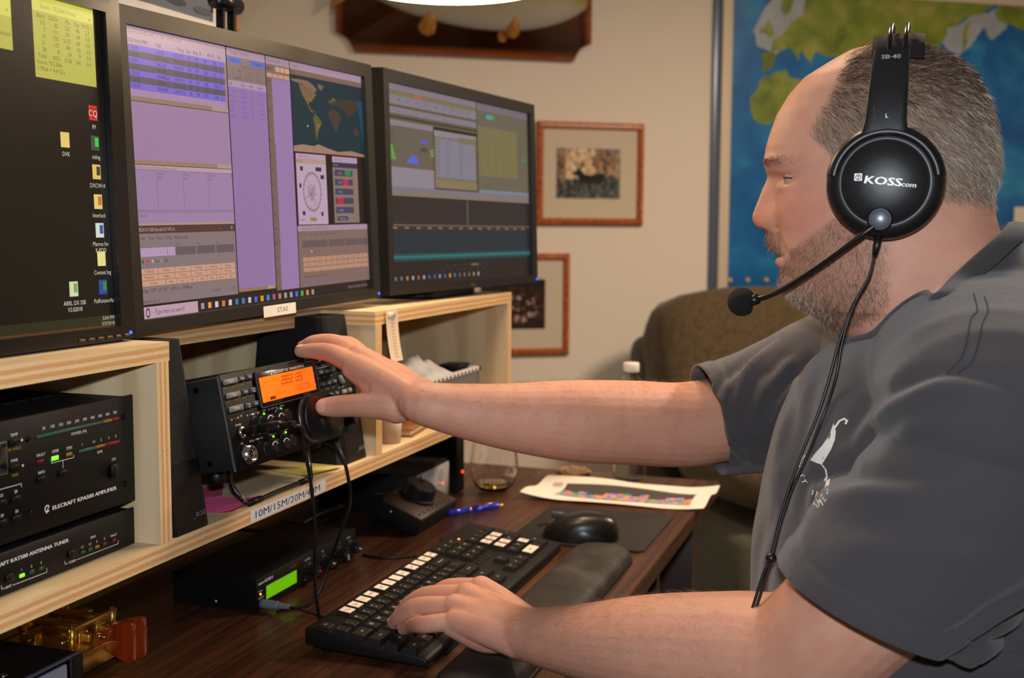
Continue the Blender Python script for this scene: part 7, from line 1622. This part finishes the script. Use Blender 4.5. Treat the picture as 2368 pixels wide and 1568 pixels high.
# ribbed collar, laid along the neck opening
st_ = max(1, len(NECK) // 90); NK = NECK[::st_]; k_ = len(NK); cn = sum((c for c, _ in NK), Vector()) / k_
for it in range(6): NK = [((NK[i - 1][0] + NK[i][0] * 2 + NK[(i + 1) % k_][0]) / 4, NK[i][1]) for i in range(k_)]
q = MB()
def collar_pt(u, v):
    i = int(round(u * k_)) % k_; a = NK[i][0]; t = (NK[(i + 1) % k_][0] - NK[i - 1][0]).normalized(); o_ = (a - cn); o_ = (o_ - t * o_.dot(t)); o_ = (o_ - NN * o_.dot(NN) * .1).normalized()
    dn = (o_ * .62 - NN * .78).normalized(); nr = t.cross(dn); nr = nr if nr.dot(o_) > 0 else -nr
    w_ = v * 2 * math.pi; return a + dn * (.0075 + .0105 * math.cos(w_)) + nr * (.0016 + .0030 * math.sin(w_))
q.grid(k_, 17, collar_pt, True, True); q.build('collar', cloth('grey_rib', srgb(60, 58, 60)), man, mi)
# stitching across the shoulder
def on_shirt(yz, off=.0008, x0=.6):
    h_ = tbvh.ray_cast(Vector((x0, yz[0], yz[1])), Vector((1, 0, 0)), 1.2)
    return (h_[0] - Vector((1, 0, 0)) * off) if h_[0] is not None else None
m_thread = mat('thread', srgb(44, 44, 50), .8)
for sm_ in ([(-.0459, 1.1539), (-.0470, 1.1426), (-.0422, 1.1367), (-.0359, 1.1135), (-.0258, 1.0990)], [(-.0535, 1.1520), (-.0543, 1.1427), (-.0494, 1.1331), (-.0425, 1.1100), (-.0330, 1.1000)]):
    P3 = [on_shirt((q.x, q.y)) for q in spline([Vector((a_, c_, 0)) for a_, c_ in sm_], 6)]
    P3 = [q for q in P3 if q is not None]
    if len(P3) > 3: MB().tube(P3, .0006, 5).build('seam_stitching', m_thread, man, mi)
# chest print: white hook and fish shape with curved lettering, laid on the cloth
p = Print(1.0); WP = srgb(226, 226, 226); ca = lambda Y_, Z_: (-(Y_), Z_)
p.dz = 0
def yz(u, v): return (u, v)
shape = [(.0570, 1.034), (.0600, 1.020), (.0660, 1.006), (.0730, .993), (.0765, .985), (.0690, .984), (.0655, .984), (.0620, .993), (.0580, 1.004), (.0550, 1.016), (.0545, 1.026)]
cz = (.064, 1.004)
for i in range(len(shape)): p.poly([(-cz[0], cz[1]), (-shape[i][0], shape[i][1]), (-shape[(i + 1) % len(shape)][0], shape[(i + 1) % len(shape)][1])], WP, 0)
p.line([(-.0555, 1.030), (-.0520, 1.038), (-.0480, 1.0415), (-.0455, 1.040), (-.0465, 1.0365)], .0016, WP, 0)
p.line([(-.0665, .985), (-.0620, .978), (-.0608, .970), (-.0625, .966)], .0013, WP, 0)
txt = 'ST JAMES'
for i, ch in enumerate(txt):
    t = i / (len(txt) - 1); a = R(195 + 165 * t); ex, ez = .0715 - .0150 * math.cos(a) * .85, .968 + .019 * math.sin(a) * .95; p.text(ch, -ex, ez, .0052, WP, 'c', 1.1, ang=math.degrees(a) + 90, bold=.0003)
for i in range(5): t = i / 4; a = R(178 - 40 * t); p.disc(-(.0715 - .0150 * math.cos(a)), .972 + .022 * math.sin(a), .0011, WP, 6)
me_v = []
po = p.build('chest_print', attr_mat('shirt_print', .7, emit=.0), man, mi)
for v in po.data.vertices:
    tgt = (.049 + (-v.co.x - .048) * .95, 1.0495 - (1.0415 - v.co.y) * .68)
    hit = on_shirt(tgt, .0007); v.co = hit if hit is not None else Vector((1.0, tgt[0], tgt[1]))
tag(po, kind='stuff')

# ------------------------------------------------------------------ trousers, shoes and chair (below the picture)
tr = MB()
for sx, kx in ((1.03, .99), (1.25, 1.30)): limb(tr, [(sx, -.08, .52), (sx * .5 + kx * .5, .14, .53), (kx, .34, .52), (kx, .37, .44), (kx, .36, .28), (kx, .36, .10)], [(.10, .105), (.092, .095), (.075, .078), (.072, .075), (.062, .062), (.060, .062)], 20, 5)
limb(tr, [(1.04, -.09, .52), (1.24, -.09, .52)], [(.12, .15), (.12, .15)], 20, 5)
tm = remesh('trousers', tr, .008, 3); tm.materials.clear(); tm.materials.append(mat('denim', srgb(46, 54, 74), .9)); link('trousers', tm, man, mi)
for kx in (.99, 1.30):
    q = MB(); q.prism(spline_pts if False else [(a.x, a.y) for a in spline([Vector((-.04, -.09, 0)), Vector((.04, -.09, 0)), Vector((.05, .05, 0)), Vector((.03, .16, 0)), Vector((-.03, .16, 0)), Vector((-.05, .05, 0))], 5, True)], .002, .085, .02, 3); q.build('shoe', mat('shoe_dark', srgb(34, 30, 28), .6), man, mi @ T((kx, .36, 0)))
ch = empty('office_chair', (1.14, -.06, 0), (0, 0, 0), 'black office chair under the man at the desk', 'chair'); m_ch = mat('chair_fabric', srgb(24, 24, 26), .9)
MB().prism(rrect(.50, .48, .08, 6), .335, .398, .02, 3).build('seat', m_ch, ch)
MB().prism(rrect(.46, .50, .10, 6), -.03, .03, .02, 3).build('backrest', m_ch, ch, T((0, -.31, .74)) @ RX(R(84)))
MB().box((0, -.30, .42), (.06, .02, .30), .006).build('back_post', m_black, ch); MB().cyl(.028, .09, .336, 20).build('gas_column', m_black, ch)
for k in range(5):
    a = R(72 * k + 18); MB().tube([(0, 0, .095), (.15 * math.cos(a), .15 * math.sin(a), .085), (.29 * math.cos(a), .29 * math.sin(a), .065)], [.022, .018, .014], 10).build('base_leg', m_black, ch)
    MB().cyl(.026, -.018, .018, 18, .004).build('caster', m_black, ch, T((.29 * math.cos(a), .29 * math.sin(a), .0265)) @ RZ(a + R(90)) @ RY(R(90)))

# ------------------------------------------------------------------ headset
hs = empty('headset', (1.13, .024, 1.2422), (0, 0, 0), 'black headset with a boom microphone worn by the man', 'headset')
hi2 = T(-Vector(hs.location)); m_hs = mat('headset_plastic', srgb(20, 20, 22), .38); m_hs2 = mat('headset_satin', srgb(26, 27, 30), .42); m_pad = mat('ear_pad', srgb(16, 15, 15), .7)
for sd in (-1, 1):
    # frame whose z axis points out of the ear: near side looks along -x
    CM = hi2 @ T((1.13 + sd * .0745, .0245, 1.2425)) @ Matrix(((0, 0, sd, 0), (sd, 0, 0, 0), (0, 1, 0, 0), (0, 0, 0, 1)))
    CM = CM @ Matrix(((1, 0, 0, 0), (0, 1, 0, 0), (0, 0, 1, 0), (0, 0, 0, 1)))
    MB().lathe([(.030, .0), (.044, .001), (.0465, .006), (.0465, .012), (.043, .016), (.028, .016)], 48).build('ear_pad', m_pad, hs, CM)
    MB().lathe([(.0455, .012), (.0475, .0155), (.0478, .020), (.0465, .0255), (.0430, .0295), (.0375, .0318), (.0355, .0318)], 64, cap=False).build('ear_cup', m_hs, hs, CM)
    MB().lathe([(.0366, .0290), (.0362, .0310), (.0352, .0322), (.0345, .0322), (.0335, .0330), (.0280, .0362), (.0180, .0388), (.0080, .0398), (0, .0400)], 64, cap=False).build('cup_dome', m_hs2, hs, CM)
    # fork that grips the upper half of the cup
    q = MB()
    def fork(u, v):
        a = R(8 + 164 * u) if sd < 0 else R(8 + 164 * u); r0, r1 = .0368, .0482; t = v * 2 * math.pi
        rm, rd = (r0 + r1) / 2, (r1 - r0) / 2; rr = rm + rd * math.cos(t); zz = .0250 + .0085 * math.sin(t) * (1 - .15 * math.cos(t))
        return (rr * math.cos(a), rr * math.sin(a), zz)
    q.grid(40, 14, fork, True); q.build('fork', m_hs, hs, CM)
    # flat arm rising from the cup to the band
    q = MB()
    def arm(u, v):
        zz = .040 + .072 * v; w_ = .0172 - .0026 * v + .003 * max(0, .15 - v) * 4; t = u * 2 * math.pi; ex = abs(math.cos(t)) ** .35 * math.copysign(1, math.cos(t)); ey = math.copysign(abs(math.sin(t)) ** .6, math.sin(t))
        bend = .0285 - .006 * v - .018 * v * v
        return (w_ * ex - .002 + .003 * v, zz, bend + .0048 * ey)
    q.grid(28, 16, arm, True, True); q.build('arm', m_hs2, hs, CM)
    if sd < 0:
        p = Print(); WK = srgb(235, 235, 238)
        p.text('KOSS', -8.0, 0.6, 5.2, WK, 'l', 1.15, slant=.18, bold=.5) if False else None
        p.dz = .0
        q0 = 0.0404
        def lay(o):                                          # wrap the print on the dome
            for v in o.data.vertices:
                r_ = math.hypot(v.co.x, v.co.y); pr_ = [(0, .0400), (.0080, .0398), (.0180, .0388), (.0280, .0362), (.0335, .0330), (.05, .03)]
                zz = np.interp(r_, [a for a, _ in pr_], [c for _, c in pr_]); v.co.z = zz + .0003
        ang = -5.5
        p.text('KOSS', -17.2, 2.4, 6.4, WK, 'l', 1.38, ang=ang, slant=.12, bold=.7); p.text('.com', 11.0, -1.5, 4.0, WK, 'l', 1.2, ang=ang, slant=.2, bold=.2)
        p.rect(-24.4, 1.2, -18.2, 7.2, WK); p.ring(-21.3, 4.2, 2.1, .6, INK, 16); p.rect(-21.6, 2.2, -21.0, 5.4, INK); p.rect(-22.6, 4.7, -20.0, 5.3, INK)
        o = p.build('maker_lettering', attr_mat('silver_print', .4, emit=.25), hs, CM); lay(o)
        p = Print(); p.dz = 0; p.text('SB\u00b740', 0, 0, 4.0, srgb(150, 150, 154), 'c', 1.2, bold=.2); p.build('model_lettering', MATS['silver_print'], hs, CM @ T((.0008, .1050, .0143)) @ RX(R(-28)))
        p = Print(); p.dz = 0; p.text('L', 0, 0, 3.4, WK, 'c', 1.0); p.build('side_lettering', MATS['silver_print'], hs, CM @ T((-.0005, .0545, .0331)) @ RX(R(-8)))
        q = MB(); q.tube([(.0105 * math.cos(R(a)) * 1.0, .0620 + .012 * (1 if a < 0 else 0) + .018 * math.sin(R(a)), .0323 + .0 - .0012 * math.sin(R(a))) for a in range(180, 361, 12)], .0004, 5); q.build('arm_line', mat('groove', srgb(60, 62, 66), .4), hs, CM)
        # boom pivot and microphone
        PV = CM @ T((-.0030 + .0, -.0305, .0322))
        MB().lathe([(.0105, 0), (.0105, .0040), (.0095, .0060), (.0082, .0060)], 32).build('boom_pivot', m_hs, hs, PV)
        MB().lathe([(.0082, .0058), (.0078, .0078), (.0066, .0086), (0, .0088)], 32, cap=False).build('pivot_cap', mat('pivot_grey', srgb(112, 118, 128), .3, .5), hs, PV)
bw_ = [Vector(q) for q in [(1.0190, .0300, 1.2080), (1.0190, .0420, 1.1985), (1.0260, .0620, 1.1830), (1.0400, .0850, 1.1660), (1.0600, .1070, 1.1515), (1.0780, .1240, 1.1430), (1.0860, .1350, 1.1395)]]
MB().tube(spline([hi2 @ q for q in bw_], 8), [.0026] * 49, 12).build('boom', m_hs, hs)
MB().tube([hi2 @ Vector((1.0855, .1335, 1.1400)), hi2 @ Vector((1.0880, .1420, 1.1372))], .0050, 8).build('boom_tip', m_hs, hs)
fb = bmesh.new(); bmesh.ops.create_icosphere(fb, subdivisions=4, radius=.0132)
for v in fb.verts: v.co = v.co * (1 + .03 * noise.noise(v.co * 900)) ; v.co.y = max(v.co.y, -.0095)
q = MB(); q.bm(fb, True); q.build('foam_windscreen', mat('foam', srgb(22, 22, 22), .95, bump=.8, bscale=1600), hs, hi2 @ T((1.0905, .1490, 1.1365)))
# spring wires and padded strap over the head
for yo in (-.0065, .0065):
    W3 = [(1.062, .0195 + yo, 1.352), (1.070, .0190 + yo, 1.370), (1.092, .0185 + yo, 1.3815), (1.13, .018 + yo, 1.3860), (1.168, .0185 + yo, 1.3815), (1.190, .0190 + yo, 1.370), (1.198, .0195 + yo, 1.352)]
    MB().tube(spline([hi2 @ Vector(q) for q in W3], 8), .0020, 10).build('band_wire', m_wire, hs)
q = MB(); q.grid(29, 9, lambda u, v: tuple(hi2 @ Vector((1.13 + .0640 * math.cos(math.pi * (1 - u)), .0185 + .0215 * (v - .5) * 2, 1.3400 + .0360 * math.sin(math.pi * (.04 + .92 * u)) ** .75 - .0012 * (2 * v - 1) ** 2 + .002))), True)
o = q.build('head_strap', mat('strap_mesh', srgb(20, 17, 16), .8, bump=.5, bscale=2000), hs); sd_ = o.modifiers.new('t', 'SOLIDIFY'); sd_.thickness = .003
# cable from the cup down over the chest
MB().tube([hi2 @ Vector((1.0300, .0285, 1.1975)), hi2 @ Vector((1.0290, .0295, 1.1900)), hi2 @ Vector((1.0280, .0310, 1.1820))], [.0034, .0032, .0022], 12).build('cable_relief', m_hs, hs)
def chest(yz_, off): 
    h_ = on_shirt(yz_, off); x_ = 1.012 - max(0, 1.11 - yz_[1]) * .18; return Vector((min(h_.x, x_) if h_ is not None else x_, yz_[0], yz_[1]))
c1 = [Vector((1.0280, .0310, 1.1820)), Vector((1.0250, .0345, 1.1640)), Vector((1.0180, .0460, 1.1400))] + [chest(q, .004) for q in ((.054, 1.110), (.058, 1.080), (.066, 1.050), (.078, 1.015), (.090, .985), (.0985, .955), (.1035, .930), (.108, .912), (.116, .882), (.122, .862))]
c2 = [Vector((1.0265, .0310, 1.1820)), Vector((1.0230, .0350, 1.1640)), Vector((1.0180, .0475, 1.1380))] + [chest(q, .004) for q in ((.057, 1.108), (.063, 1.080), (.071, 1.050), (.0835, 1.015), (.0925, .985), (.1000, .955), (.1045, .930), (.111, .912), (.119, .882), (.125, .862))]
for c_ in (c1, c2): MB().tube(spline([hi2 @ q for q in c_], 6), .0013, 8).build('cable', m_cable, hs)
q = MB(); q.sphere(tuple(hi2 @ chest((.1045, .928), .005)), .0046, 16, 10); q.build('cable_slider', m_hs, hs)
